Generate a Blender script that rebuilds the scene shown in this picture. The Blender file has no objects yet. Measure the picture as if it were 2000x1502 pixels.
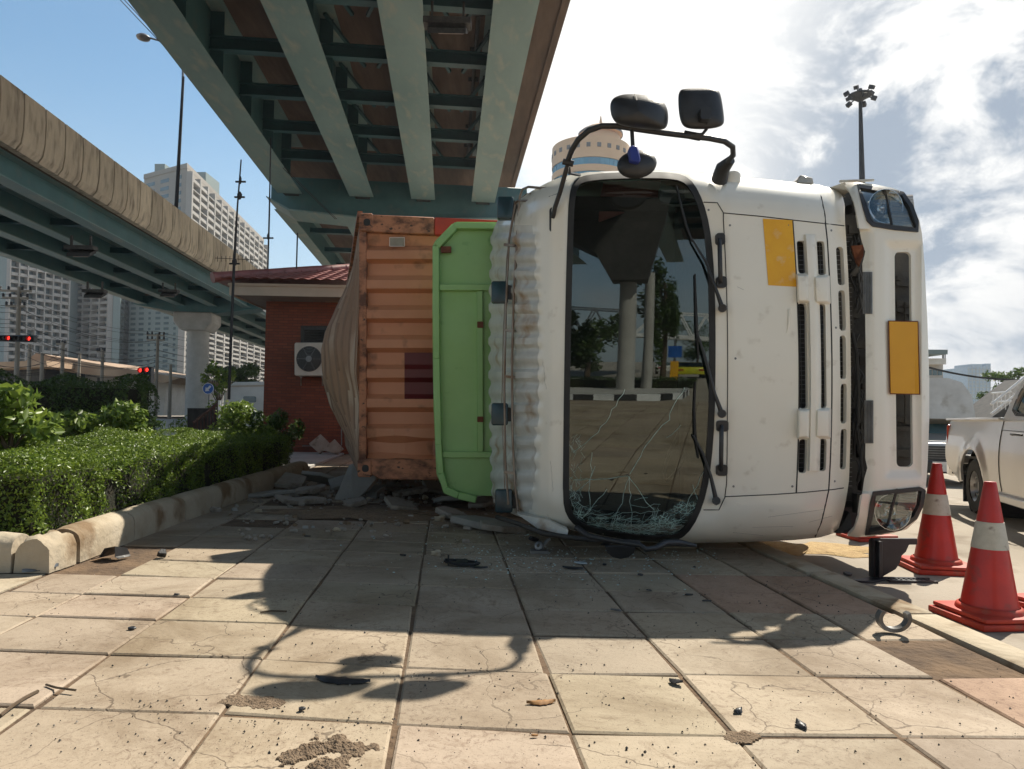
import bpy, bmesh, math, random
import numpy as np
from mathutils import Vector as V, Matrix
random.seed(7)
sc = bpy.context.scene
COL = sc.collection
# ---------------------------------------------------------------- camera
F = 1400.0; PIT = .02; ROL = .02; CX = 1000.0
CY = 808.5 - F*math.tan(PIT)
fw = V((0, math.cos(PIT), math.sin(PIT)))
_r0 = V((1, 0, 0)); _u0 = V((0, -math.sin(PIT), math.cos(PIT)))
rt = _r0*math.cos(ROL) + _u0*math.sin(ROL); up = _u0*math.cos(ROL) - _r0*math.sin(ROL)
CP = V((0, 0, 1.0))
cd = bpy.data.cameras.new('camera'); cam = bpy.data.objects.new('camera', cd); COL.objects.link(cam)
cd.sensor_fit = 'HORIZONTAL'; cd.sensor_width = 36; cd.lens = F/2000*36; cd.clip_start = .05; cd.clip_end = 6000
cd.shift_y = (CY-751)/2000
cam.matrix_world = Matrix(((rt.x, up.x, -fw.x, CP.x), (rt.y, up.y, -fw.y, CP.y), (rt.z, up.z, -fw.z, CP.z), (0, 0, 0, 1)))
sc.camera = cam
sc.view_settings.view_transform = 'Standard'; sc.view_settings.look = 'None'
sc.view_settings.exposure = 0.60; sc.view_settings.gamma = 1
sc.cycles.max_bounces = 8; sc.cycles.transparent_max_bounces = 12; sc.cycles.use_denoising = True
sc.cycles.caustics_reflective = False; sc.cycles.caustics_refractive = False
sc.cycles.sample_clamp_indirect = 6
def ray(px, py): return fw*F + rt*(px-CX) - up*(py-CY)
def W(px, py, Y):                       # where the sight line meets the upright plane Y metres ahead
    d = ray(px, py); return CP + d*(Y/d.y)
def G(px, py, z=0.0):                   # where it meets the level z
    d = ray(px, py); return CP + d*((z-1.0)/d.z)
AX = V((-.0882, .9961, 0)); RX = V((.9961, .0882, 0))
def S(s, t, z=0.0): return RX*s + AX*t + V((0, 0, z))      # pavement frame: s to the right, t along
# ---------------------------------------------------------------- sky and sun
SUN = V((.503, .65, 1.0)).normalized()
elev = math.asin(SUN.z); azim = math.atan2(SUN.x, SUN.y)
wd = bpy.data.worlds.new("World"); sc.world = wd; wd.use_nodes = True
wt = wd.node_tree; wt.nodes.clear()
def wn(t, **k):
    n = wt.nodes.new(t)
    for a, b in k.items(): setattr(n, a, b)
    return n
def wl(a, b): wt.links.new(a, b)
def wmath(op, a, b=None, c=None, clamp=False):
    n = wn('ShaderNodeMath', operation=op, use_clamp=clamp)
    for i, v in enumerate((a, b, c)):
        if v is None: continue
        if isinstance(v, (int, float)): n.inputs[i].default_value = v
        else: wl(v, n.inputs[i])
    return n.outputs[0]
def wdir(tc, v):
    n = wn('ShaderNodeVectorMath', operation='DOT_PRODUCT'); wl(tc, n.inputs[0]); n.inputs[1].default_value = v.normalized(); return n.outputs['Value']
def wramp(x, a, b):
    n = wn('ShaderNodeMapRange', interpolation_type='SMOOTHSTEP'); wl(x, n.inputs[0]); n.inputs[1].default_value = a; n.inputs[2].default_value = b; return n.outputs[0]
sky = wn('ShaderNodeTexSky', sky_type='NISHITA', sun_disc=False, sun_elevation=elev, sun_rotation=azim, dust_density=.7, air_density=1.0, ozone_density=1.0)
tc = wn('ShaderNodeTexCoord').outputs['Generated']
bg1 = wn('ShaderNodeBackground'); bg1.inputs[1].default_value = .095
sx_ = wn('ShaderNodeSeparateXYZ'); wl(tc, sx_.inputs[0])
hz_ = wramp(sx_.outputs['Z'], .42, -.02)                  # the air whitens towards the horizon
tn = wn('ShaderNodeMix', data_type='RGBA', blend_type='MULTIPLY'); tn.inputs[0].default_value = 1; wl(sky.outputs[0], tn.inputs[6]); tn.inputs[7].default_value = (.92, 1.12, 1.10, 1)
mh = wn('ShaderNodeMix', data_type='RGBA'); wl(wmath('MULTIPLY', hz_, .80), mh.inputs[0]); wl(tn.outputs[2], mh.inputs[6]); mh.inputs[7].default_value = (4.6, 5.1, 5.6, 1); wl(mh.outputs[2], bg1.inputs[0])
mp = wn('ShaderNodeMapping'); wl(tc, mp.inputs[0]); mp.inputs['Scale'].default_value = (1, 1, 1.6); mp.inputs['Location'].default_value = (3.1, .7, .2)
nz = wn('ShaderNodeTexNoise'); wl(mp.outputs[0], nz.inputs[0]); nz.inputs['Scale'].default_value = 2.6; nz.inputs['Detail'].default_value = 9; nz.inputs['Roughness'].default_value = .56; nz.inputs['Distortion'].default_value = .25
nz2 = wn('ShaderNodeTexNoise'); wl(mp.outputs[0], nz2.inputs[0]); nz2.inputs['Scale'].default_value = 5.5; nz2.inputs['Detail'].default_value = 10; nz2.inputs['Roughness'].default_value = .62; nz2.inputs['Distortion'].default_value = .4
glow = wramp(wdir(tc, ray(1480, 80)), .86, .995)          # bright veil of cloud round the sun's side of the sky
glow2 = wramp(wdir(tc, ray(1700, 250)), .50, .97)
n1 = nz.outputs['Fac']
clear = wramp(wdir(tc, ray(-100, 200)), .45, .93)
cl = wmath('ADD', wmath('MULTIPLY', glow2, .52), n1)
cl = wmath('SUBTRACT', cl, wmath('MULTIPLY', clear, .30))
cmask = wramp(cl, .50, .72)
dk0 = wramp(wdir(tc, ray(2100, 330)), .90, .98)
dk = wmath('MULTIPLY', wramp(nz2.outputs['Fac'], .38, .58), dk0, clamp=True)
dk = wmath('ADD', dk, wmath('MULTIPLY', wmath('MULTIPLY', wramp(n1, .62, .38), wmath('MULTIPLY', glow2, .6)), wmath('SUBTRACT', 1.0, wramp(wdir(tc, ray(1480, 80)), .80, .96))), clamp=True)
mc = wn('ShaderNodeMix', data_type='RGBA'); wl(dk, mc.inputs[0]); mc.inputs[6].default_value = (.92, .92, .93, 1); mc.inputs[7].default_value = (.33, .42, .55, 1)
mg = wn('ShaderNodeMix', data_type='RGBA'); wl(wmath('MULTIPLY', wmath('MULTIPLY', glow, .75), wmath('SUBTRACT', 1.0, wmath('MULTIPLY', dk, .9))), mg.inputs[0]); wl(mc.outputs[2], mg.inputs[6]); mg.inputs[7].default_value = (1.5, 1.48, 1.42, 1)
bg2 = wn('ShaderNodeBackground'); wl(mg.outputs[2], bg2.inputs[0]); bg2.inputs[1].default_value = .60
mx = wn('ShaderNodeMixShader'); wl(cmask, mx.inputs[0]); wl(bg1.outputs[0], mx.inputs[1]); wl(bg2.outputs[0], mx.inputs[2])
wo = wn('ShaderNodeOutputWorld'); wl(mx.outputs[0], wo.inputs[0])
wd.cycles.sampling_method = 'MANUAL'; wd.cycles.sample_map_resolution = 512
sl = bpy.data.lights.new('sun', 'SUN'); sl.energy = 5.0; sl.angle = math.radians(.6); sl.color = (1, .93, .80)
so = bpy.data.objects.new('sun', sl); COL.objects.link(so); so.rotation_euler = SUN.to_track_quat('Z', 'Y').to_euler()

# ---------------------------------------------------------------- materials
def mat(name, c1, c2=None, scale=3, detail=6, rough=.6, metal=0, bump=0, bscale=20, coat=0, lo=.35, hi=.65, spec=.5, stretch=(1, 1, 1), third=None, tscale=20, tlo=.55, thi=.7, attr=None, sub=0):
    m = bpy.data.materials.new(name); m.use_nodes = True; t = m.node_tree; N = t.nodes; L = t.links
    b = N['Principled BSDF']; b.inputs['Roughness'].default_value = rough; b.inputs['Metallic'].default_value = metal
    b.inputs['Coat Weight'].default_value = coat; b.inputs['Coat Roughness'].default_value = .06; b.inputs['Specular IOR Level'].default_value = spec
    c2 = c2 or tuple(x*.8 for x in c1)
    co = N.new('ShaderNodeTexCoord'); ma = N.new('ShaderNodeMapping'); L.new(co.outputs['Object'], ma.inputs[0]); ma.inputs['Scale'].default_value = stretch
    n = N.new('ShaderNodeTexNoise'); L.new(ma.outputs[0], n.inputs[0]); n.inputs['Scale'].default_value = scale; n.inputs['Detail'].default_value = detail; n.inputs['Roughness'].default_value = .62
    r = N.new('ShaderNodeMapRange'); L.new(n.outputs['Fac'], r.inputs[0]); r.inputs[1].default_value = lo; r.inputs[2].default_value = hi
    x = N.new('ShaderNodeMix'); x.data_type = 'RGBA'; L.new(r.outputs[0], x.inputs[0]); x.inputs[6].default_value = (*c1, 1); x.inputs[7].default_value = (*c2, 1)
    out = x.outputs[2]
    if third:
        n3 = N.new('ShaderNodeTexNoise'); L.new(ma.outputs[0], n3.inputs[0]); n3.inputs['Scale'].default_value = tscale; n3.inputs['Detail'].default_value = 5
        r3 = N.new('ShaderNodeMapRange'); L.new(n3.outputs['Fac'], r3.inputs[0]); r3.inputs[1].default_value = tlo; r3.inputs[2].default_value = thi
        x3 = N.new('ShaderNodeMix'); x3.data_type = 'RGBA'; L.new(r3.outputs[0], x3.inputs[0]); L.new(out, x3.inputs[6]); x3.inputs[7].default_value = (*third, 1); out = x3.outputs[2]
    if attr:
        a = N.new('ShaderNodeAttribute'); a.attribute_name = attr
        xa = N.new('ShaderNodeMix'); xa.data_type = 'RGBA'; xa.blend_type = 'MULTIPLY'; xa.inputs[0].default_value = 1; L.new(out, xa.inputs[6]); L.new(a.outputs['Color'], xa.inputs[7]); out = xa.outputs[2]
    L.new(out, b.inputs['Base Color'])
    if sub: b.inputs['Transmission Weight'].default_value = 0
    if bump:
        nb = N.new('ShaderNodeTexNoise'); L.new(ma.outputs[0], nb.inputs[0]); nb.inputs['Scale'].default_value = bscale; nb.inputs['Detail'].default_value = 6
        bp = N.new('ShaderNodeBump'); bp.inputs['Strength'].default_value = bump; bp.inputs['Distance'].default_value = .02; L.new(nb.outputs['Fac'], bp.inputs['Height']); L.new(bp.outputs[0], b.inputs['Normal'])
    return m
def glow_mat(name, c, s):
    m = mat(name, c); b = m.node_tree.nodes['Principled BSDF']; b.inputs['Emission Color'].default_value = (*c, 1); b.inputs['Emission Strength'].default_value = s; return m
def glass_mat(name, tint, transp=.5, rough=.01, refl=.12, frpow=1.0, body=(.01, .015, .015)):
    m = bpy.data.materials.new(name); m.use_nodes = True; t = m.node_tree; N = t.nodes; L = t.links; N.clear()
    o = N.new('ShaderNodeOutputMaterial'); g = N.new('ShaderNodeBsdfGlossy'); g.inputs['Roughness'].default_value = rough; g.inputs['Color'].default_value = (.9, 1, .98, 1)
    tr = N.new('ShaderNodeBsdfTransparent'); tr.inputs[0].default_value = (*tint, 1); d = N.new('ShaderNodeBsdfDiffuse'); d.inputs[0].default_value = (*body, 1)
    lw = N.new('ShaderNodeLayerWeight'); lw.inputs['Blend'].default_value = .3
    mr = N.new('ShaderNodeMapRange'); L.new(lw.outputs['Fresnel'], mr.inputs[0]); mr.inputs[3].default_value = refl; mr.inputs[4].default_value = .9
    a = N.new('ShaderNodeMixShader'); a.inputs[0].default_value = transp; L.new(d.outputs[0], a.inputs[1]); L.new(tr.outputs[0], a.inputs[2])
    b = N.new('ShaderNodeMixShader'); L.new(mr.outputs[0], b.inputs[0]); L.new(a.outputs[0], b.inputs[1]); L.new(g.outputs[0], b.inputs[2]); L.new(b.outputs[0], o.inputs[0])
    return m
M = {}
M['truck'] = mat('truck_paint', (.85, .82, .735), (.81, .775, .685), 1.3, rough=.28, coat=.5, lo=.42, hi=.72, third=(.55, .50, .41), tscale=9, tlo=.63, thi=.84)
M['truck_dirty'] = mat('truck_roof_paint', (.66, .65, .60), (.50, .49, .45), 3, rough=.45, third=(.34, .20, .09), tscale=4, tlo=.56, thi=.74, coat=.1)
M['black'] = mat('black_plastic', (.018, .018, .02), (.03, .03, .033), 8, rough=.42, bump=.1, bscale=90)
M['rubber'] = mat('black_rubber', (.012, .012, .013), (.022, .022, .022), 9, rough=.6)
M['dark'] = mat('dark_engine_metal', (.015, .014, .013), (.05, .045, .04), 6, rough=.6, bump=.3)
M['grey'] = mat('grey_metal', (.25, .25, .25), (.16, .16, .16), 5, rough=.4, metal=.6)
M['chrome'] = mat('bright_metal', (.75, .75, .75), (.6, .6, .6), 5, rough=.12, metal=1)
M['pipe'] = mat('rusty_steel_pipe', (.30, .27, .24), (.16, .09, .05), 9, rough=.4, metal=.6, stretch=(1, 1, .3))
M['yellow'] = mat('amber_sticker', (.86, .46, .015), (.80, .38, .01), 6, rough=.4, third=(.80, .55, .25), tscale=12, tlo=.60, thi=.75)
M['plate'] = mat('amber_plate', (.74, .36, .006), (.71, .34, .006), 6, rough=.4)
M['blue'] = mat('blue_plastic', (.03, .05, .28), None, rough=.4)
M['marker'] = mat('dark_teal_lamp', (.015, .05, .06), (.02, .035, .045), 10, rough=.25)
M['lens'] = glass_mat('clear_lens', (.92, .95, .97), .9, refl=.12)
M['amberlens'] = mat('ribbed_lens', (.42, .40, .36), (.30, .28, .26), 6, rough=.2, coat=.6)
M['wind'] = glass_mat('windscreen_glass', (.42, .50, .49), .92, refl=.075)
M['tint'] = glass_mat('tinted_glass', (.2, .25, .25), .5, refl=.2)
M['crack'] = mat('crazed_glass', (.55, .72, .68), (.25, .40, .36), 30, rough=.25)
M['seat'] = mat('seat_fabric', (.07, .05, .05), (.04, .03, .03), 5, rough=.9)
M['pink'] = mat('pink_curtain', (.52, .16, .14), (.40, .12, .11), 4, rough=.8)
M['orange'] = mat('container_orange', (.58, .25, .135), (.50, .205, .105), 1.6, rough=.5, third=(.17, .075, .04), tscale=4, tlo=.58, thi=.74, bump=.08, bscale=12)
M['orange_worn'] = mat('container_orange_worn', (.46, .19, .10), (.12, .05, .03), 5, rough=.7, stretch=(1, 1, 1.6), lo=.45, hi=.62, third=(.05, .03, .025), tscale=16, tlo=.60, thi=.68)
M['darkred'] = mat('dark_red_patch', (.13, .012, .014), (.10, .01, .012), 5, rough=.5)
M['red'] = mat('red_rail', (.55, .05, .02), (.40, .04, .02), 3, rough=.5)
M['roofshade'] = mat('sheet_fold_shade', (.30, .185, .12), (.20, .12, .08), 3, rough=.75)  # shading of the roof folds, put into the colour
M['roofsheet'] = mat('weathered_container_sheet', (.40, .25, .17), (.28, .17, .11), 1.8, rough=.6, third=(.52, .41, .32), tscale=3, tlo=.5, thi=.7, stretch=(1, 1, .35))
M['green'] = mat('trailer_green', (.31, .55, .20), (.26, .48, .165), 1.5, rough=.42, third=(.12, .30, .08), tscale=6, tlo=.66, thi=.8, coat=.15)
M['rust'] = mat('rust_brown', (.11, .03, .015), (.2, .07, .03), 15, rough=.8)
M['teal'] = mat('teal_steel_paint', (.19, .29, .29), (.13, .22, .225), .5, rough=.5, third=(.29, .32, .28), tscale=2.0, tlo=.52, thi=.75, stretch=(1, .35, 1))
M['teal_web'] = mat('teal_web_shaded', (.065, .165, .18), (.045, .125, .14), .6, rough=.5, third=(.10, .15, .15), tscale=1.5, tlo=.55, thi=.8)  # the girder teal again; shade and dirt of the webs darkened into it
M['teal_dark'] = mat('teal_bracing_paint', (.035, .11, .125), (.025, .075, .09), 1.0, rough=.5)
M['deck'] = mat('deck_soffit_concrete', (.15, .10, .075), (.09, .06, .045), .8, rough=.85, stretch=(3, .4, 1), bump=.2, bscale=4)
M['parapet'] = mat('stained_parapet_concrete', (.66, .58, .47), (.53, .46, .37), 3.5, detail=10, rough=.9, stretch=(1, 1, .25), third=(.24, .205, .165), tscale=3.2, tlo=.50, thi=.74, attr='tint', bump=.3, bscale=6)
M['conc'] = mat('pale_concrete', (.48, .46, .43), (.38, .36, .33), 1.2, rough=.85, bump=.15, bscale=10)
M['kerb'] = mat('kerb_concrete', (.47, .40, .30), (.36, .29, .20), 2.5, rough=.9, third=(.20, .13, .07), tscale=3.2, tlo=.54, thi=.68, bump=.5, bscale=22)
M['rubble'] = mat('broken_concrete', (.37, .33, .28), (.27, .23, .19), 4, rough=.9, third=(.14, .10, .07), tscale=6, bump=.6, bscale=18)
M['slab'] = mat('grey_slab', (.34, .325, .295), (.27, .255, .23), 3, rough=.85, bump=.15, bscale=60)
M['soil'] = mat('brown_soil', (.17, .11, .065), (.085, .055, .035), 4, rough=1, bump=1, bscale=25)
M['brick_dark'] = None
M['cream'] = mat('cream_fascia', (.50, .42, .33), (.44, .36, .28), 2, rough=.7)
M['soffit'] = mat('soffit_board', (.26, .22, .19), None, rough=.8)
M['tile'] = mat('maroon_roof_tile', (.27, .09, .08), (.17, .055, .05), 5, rough=.5, third=(.27, .10, .09), tscale=9, bump=.2)
M['ac'] = mat('ac_casing', (.55, .51, .44), (.47, .43, .36), 4, rough=.5)
M['cone'] = mat('cone_red', (.56, .020, .009), (.42, .016, .010), 5, rough=.45, third=(.22, .04, .03), tscale=14, tlo=.58, thi=.76, coat=.15)
M['coneband'] = mat('cone_band', (.62, .58, .50), (.46, .42, .34), 8, rough=.5, third=(.25, .2, .16), tscale=18, tlo=.60, thi=.74)
M['conebase'] = mat('cone_base', (.55, .045, .018), (.40, .03, .014), 5, rough=.6, third=(.30, .10, .06), tscale=8)
M['silver'] = mat('silver_paint', (.55, .54, .52), (.48, .47, .45), 1.2, rough=.28, metal=.3, coat=.7)
M['steel_sheet'] = mat('stainless_sheet', (.62, .59, .55), (.50, .47, .43), 3, rough=.33, metal=.35, bump=.5, bscale=3, third=(.38, .34, .29), tscale=4, tlo=.56, thi=.74)
M['tyre'] = mat('tyre', (.02, .02, .02), (.035, .033, .03), 9, rough=.85, bump=.2)
M['rim'] = mat('rim', (.45, .46, .47), (.3, .3, .31), 6, rough=.35, metal=.7)
M['tail'] = mat('tail_lamp', (.45, .01, .01), None, rough=.2, coat=.8)
M['asphalt'] = mat('road_concrete', (.36, .31, .25), (.28, .24, .19), .7, rough=.9, third=(.19, .15, .11), tscale=2.5, tlo=.55, thi=.75, bump=.25, bscale=40)
M['white'] = mat('white_wall', (.68, .66, .62), (.56, .54, .50), 1, rough=.8)
M['wood'] = mat('weathered_pole', (.30, .26, .21), (.22, .19, .15), 2, rough=.9, stretch=(1, 1, .2))
M['wire'] = mat('black_cable', (.02, .02, .022), None, rough=.7)
M['tower'] = mat('tower_wall', (.30, .275, .245), (.25, .23, .205), .05, rough=.85)
M['tower2'] = mat('tower_balcony_white', (.34, .325, .305), (.28, .27, .255), .05, rough=.85)
M['tower_dark'] = mat('tower_recess', (.13, .13, .13), (.09, .09, .10), .1, rough=.8)
M['tower_win'] = mat('tower_window_glass', (.06, .10, .12), (.09, .14, .16), .3, rough=.15, spec=.8)
M['tower_grey'] = mat('tower_grey_green', (.20, .25, .245), (.17, .215, .215), .05, rough=.85)
M['rusty_roof'] = mat('dusty_sheet_roof', (.42, .30, .20), (.30, .20, .13), .4, rough=.8, stretch=(1, 1, 1))
M['signblue'] = mat('sign_blue', (.02, .13, .50), None, rough=.35)
M['paintwhite'] = mat('sign_white', (.80, .80, .80), None, rough=.4)
M['paintblack'] = mat('kerb_black_paint', (.03, .03, .03), None, rough=.7)
M['taxi'] = mat('taxi_yellow', (.62, .60, .02), None, rough=.3, coat=.6)
M['bark'] = mat('bark', (.12, .08, .05), (.07, .05, .03), 8, rough=.9, bump=.5)
M['rail'] = mat('brown_iron', (.07, .025, .02), (.04, .02, .018), 4, rough=.5)
M['fardark'] = mat('far_blue_glass', (.10, .20, .30), (.14, .25, .34), .1, rough=.4)
def leafmat(name, c1, c2, sss=.35):
    m = bpy.data.materials.new(name); m.use_nodes = True; t = m.node_tree; N = t.nodes; L = t.links
    b = N['Principled BSDF']; b.inputs['Roughness'].default_value = .38; b.inputs['Specular IOR Level'].default_value = .45
    a = N.new('ShaderNodeAttribute'); a.attribute_name = 'rnd'
    x = N.new('ShaderNodeMix'); x.data_type = 'RGBA'; L.new(a.outputs['Fac'], x.inputs[0]); x.inputs[6].default_value = (*c1, 1); x.inputs[7].default_value = (*c2, 1)
    L.new(x.outputs[2], b.inputs['Base Color'])
    tr = N.new('ShaderNodeBsdfTranslucent'); L.new(x.outputs[2], tr.inputs[0]); mxs = N.new('ShaderNodeMixShader'); mxs.inputs[0].default_value = sss
    L.new(b.outputs[0], mxs.inputs[1]); L.new(tr.outputs[0], mxs.inputs[2]); L.new(mxs.outputs[0], N['Material Output'].inputs[0]); return m
M['leaf'] = leafmat('hedge_leaf', (.05, .10, .012), (.27, .36, .045))
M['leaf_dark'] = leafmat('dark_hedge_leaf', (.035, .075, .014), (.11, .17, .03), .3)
M['leaf_big'] = leafmat('broad_leaf', (.09, .16, .025), (.28, .36, .06), .4)
M['leaf_tree'] = leafmat('tree_leaf', (.06, .11, .03), (.14, .20, .06), .35)
def brickmat():
    m = mat('red_brick', (.2, .05, .03), rough=.8); t = m.node_tree; N = t.nodes; L = t.links; b = N['Principled BSDF']
    co = N.new('ShaderNodeTexCoord'); mp = N.new('ShaderNodeMapping'); L.new(co.outputs['Object'], mp.inputs[0]); mp.inputs['Rotation'].default_value = (math.radians(90), 0, 0)
    k = N.new('ShaderNodeTexBrick'); L.new(mp.outputs[0], k.inputs[0]); k.inputs['Scale'].default_value = 1; k.inputs['Brick Width'].default_value = .22; k.inputs['Row Height'].default_value = .065; k.inputs['Mortar Size'].default_value = .006
    k.inputs['Color1'].default_value = (.34, .088, .042, 1); k.inputs['Color2'].default_value = (.25, .060, .030, 1); k.inputs['Mortar'].default_value = (.15, .055, .035, 1)
    n = N.new('ShaderNodeTexNoise'); L.new(co.outputs['Object'], n.inputs[0]); n.inputs['Scale'].default_value = 1.3; n.inputs['Detail'].default_value = 6
    x = N.new('ShaderNodeMix'); x.data_type = 'RGBA'; x.blend_type = 'MULTIPLY'; x.inputs[0].default_value = .6; L.new(k.outputs[0], x.inputs[6]); L.new(n.outputs['Fac'], x.inputs[7]); L.new(x.outputs[2], b.inputs['Base Color'])
    bp = N.new('ShaderNodeBump'); bp.inputs['Distance'].default_value = .008; bp.invert = True; L.new(k.outputs['Fac'], bp.inputs['Height']); L.new(bp.outputs[0], b.inputs['Normal'])
    return m
M['brick'] = brickmat()
def pavemat():
    m = bpy.data.materials.new('paving_slab'); m.use_nodes = True; t = m.node_tree; N = t.nodes; L = t.links; b = N['Principled BSDF']; b.inputs['Roughness'].default_value = .82
    a = N.new('ShaderNodeAttribute'); a.attribute_name = 'tint'; co = N.new('ShaderNodeTexCoord')
    def noise(s, d=6, r=.6, dist=0):
        n = N.new('ShaderNodeTexNoise'); L.new(co.outputs['Object'], n.inputs[0]); n.inputs['Scale'].default_value = s; n.inputs['Detail'].default_value = d; n.inputs['Roughness'].default_value = r; n.inputs['Distortion'].default_value = dist; return n.outputs['Fac']
    def ramp(x, p, q):
        n = N.new('ShaderNodeMapRange'); L.new(x, n.inputs[0]); n.inputs[1].default_value = p; n.inputs[2].default_value = q; return n.outputs[0]
    def mixc(f, c1, c2, mode='MIX'):
        x = N.new('ShaderNodeMix'); x.data_type = 'RGBA'; x.blend_type = mode
        if isinstance(f, float): x.inputs[0].default_value = f
        else: L.new(f, x.inputs[0])
        for s_, c in ((6, c1), (7, c2)):
            if isinstance(c, tuple): x.inputs[s_].default_value = (*c, 1)
            else: L.new(c, x.inputs[s_])
        return x.outputs[2]
    def mul(p, q):
        n = N.new('ShaderNodeMath'); n.operation = 'MULTIPLY'; L.new(p, n.inputs[0])
        if isinstance(q, float): n.inputs[1].default_value = q
        else: L.new(q, n.inputs[1])
        return n.outputs[0]
    c = mixc(ramp(noise(2.2, 8), .35, .65), (.39, .315, .23), (.335, .27, .195))
    c = mixc(mul(ramp(noise(1.1, 7, .7, .6), .47, .66), .9), c, (.20, .145, .09))
    c = mixc(mul(ramp(noise(.45, 6, .65, 1.0), .50, .66), .45), c, (.24, .18, .12))
    c = mixc(mul(ramp(noise(6, 9, .75, 1.2), .57, .70), .85), c, (.17, .115, .07))      # trodden dirt
    c = mixc(mul(ramp(noise(60, 3), .62, .72), .5), c, (.15, .11, .08))                   # grit
    c = mixc(mul(mul(ramp(noise(14, 10, .8, 2.5), .52, .64), ramp(noise(1.7, 5, .6, .5), .40, .54)), .9), c, (.15, .10, .065))
    c = mixc(mul(ramp(noise(150, 2), .64, .70), .7), c, (.10, .075, .055))
    c = mixc(1.0, c, a.outputs['Color'], 'MULTIPLY')
    # cracks: edges of large distorted cells, only in some places
    dn = N.new('ShaderNodeTexNoise'); L.new(co.outputs['Object'], dn.inputs[0]); dn.inputs['Scale'].default_value = 3; dn.inputs['Detail'].default_value = 5
    vm = N.new('ShaderNodeVectorMath'); vm.operation = 'MULTIPLY_ADD'; L.new(dn.outputs['Color'], vm.inputs[0]); vm.inputs[1].default_value = (.35, .35, .35); L.new(co.outputs['Object'], vm.inputs[2])
    vo = N.new('ShaderNodeTexVoronoi'); vo.feature = 'DISTANCE_TO_EDGE'; L.new(vm.outputs[0], vo.inputs['Vector']); vo.inputs['Scale'].default_value = 2.1
    ck = mul(ramp(vo.outputs['Distance'], .009, .003), ramp(noise(1.3, 2), .46, .54))
    c = mixc(mul(ck, .7), c, (.10, .07, .045))
    L.new(c, b.inputs['Base Color'])
    h = N.new('ShaderNodeMath'); h.operation = 'SUBTRACT'; L.new(noise(45, 6), h.inputs[0]); L.new(ck, h.inputs[1])
    bp = N.new('ShaderNodeBump'); bp.inputs['Strength'].default_value = .35; bp.inputs['Distance'].default_value = .006; L.new(h.outputs[0], bp.inputs['Height']); L.new(bp.outputs[0], b.inputs['Normal'])
    return m
M['pave'] = pavemat()

# ---------------------------------------------------------------- mesh helpers
class MB:
    def __init__(s): s.v = []; s.f = []; s.m = []
    def add(s, pts, faces, mi=0):
        o = len(s.v); s.v += [tuple(p) for p in pts]; s.f += [tuple(i+o for i in f) for f in faces]; s.m += [mi]*len(faces); return s
    def box(s, c, size, ax=None, mi=0):
        c = V(c); X, Y, Z = ax or (V((1, 0, 0)), V((0, 1, 0)), V((0, 0, 1)))
        a, b, d = size[0]/2, size[1]/2, size[2]/2
        p = [c+X*(a*i)+Y*(b*j)+Z*(d*k) for i in (-1, 1) for j in (-1, 1) for k in (-1, 1)]
        return s.add(p, [(0, 1, 3, 2), (4, 6, 7, 5), (0, 4, 5, 1), (2, 3, 7, 6), (0, 2, 6, 4), (1, 5, 7, 3)], mi)
    def bar(s, a, b, w, h, upv=(0, 0, 1), mi=0):
        a = V(a); b = V(b); d = (b-a); L = d.length; d = d.normalized(); u = V(upv)
        if abs(u.dot(d)) > .99: u = V((0, 1, 0))
        x = d.cross(u).normalized(); z = x.cross(d)
        return s.box((a+b)/2, (w, L, h), (x, d, z), mi)
    def tube(s, pts, r, n=8, mi=0, cap=True):
        pts = [V(p) for p in pts]; rs = r if isinstance(r, (list, tuple)) else [r]*len(pts)
        vs = []; prev = None
        for i, p in enumerate(pts):
            d = (pts[min(i+1, len(pts)-1)]-pts[max(i-1, 0)]).normalized()
            if prev is None: x = d.orthogonal().normalized()
            else:
                x = prev-d*prev.dot(d); x = x.normalized() if x.length > 1e-6 else d.orthogonal().normalized()
            prev = x; y = d.cross(x)
            for k in range(n):
                a = 2*math.pi*k/n; vs.append(p+(x*math.cos(a)+y*math.sin(a))*rs[i])
        fs = [(i*n+k, i*n+(k+1) % n, (i+1)*n+(k+1) % n, (i+1)*n+k) for i in range(len(pts)-1) for k in range(n)]
        if cap: fs += [tuple(range(n-1, -1, -1)), tuple((len(pts)-1)*n+k for k in range(n))]
        return s.add(vs, fs, mi)
    def lathe(s, o, prof, n=24, axis=(0, 0, 1), mi=0, sx=1, cap=False):
        o = V(o); a = V(axis).normalized(); x = a.orthogonal().normalized()
        if abs(a.z) > .9: x = V((1, 0, 0)); 
        y = a.cross(x); vs = []
        for r, h in prof:
            for k in range(n):
                t = 2*math.pi*k/n; vs.append(o+a*h+(x*math.cos(t)*sx+y*math.sin(t))*r)
        fs = [(i*n+k, i*n+(k+1) % n, (i+1)*n+(k+1) % n, (i+1)*n+k) for i in range(len(prof)-1) for k in range(n)]
        if cap: fs += [tuple(range(n-1, -1, -1)), tuple((len(prof)-1)*n+k for k in range(n))]
        return s.add(vs, fs, mi)
    def prism(s, poly, ext, mi=0):
        n = len(poly); e = V(ext); p = [V(q) for q in poly]
        return s.add(p+[q+e for q in p], [tuple(range(n)), tuple(range(2*n-1, n-1, -1))]+[(i, i+n, (i+1) % n+n, (i+1) % n) for i in range(n)], mi)
    def grid(s, rows, mi=0, mf=None):
        n = len(rows[0]); o = len(s.v)
        for r in rows: s.v += [tuple(p) for p in r]
        for i in range(len(rows)-1):
            for k in range(n-1):
                s.f.append((o+i*n+k, o+i*n+k+1, o+(i+1)*n+k+1, o+(i+1)*n+k)); s.m.append(mf(i, k) if mf else mi)
        return s
LOC = {}
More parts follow.
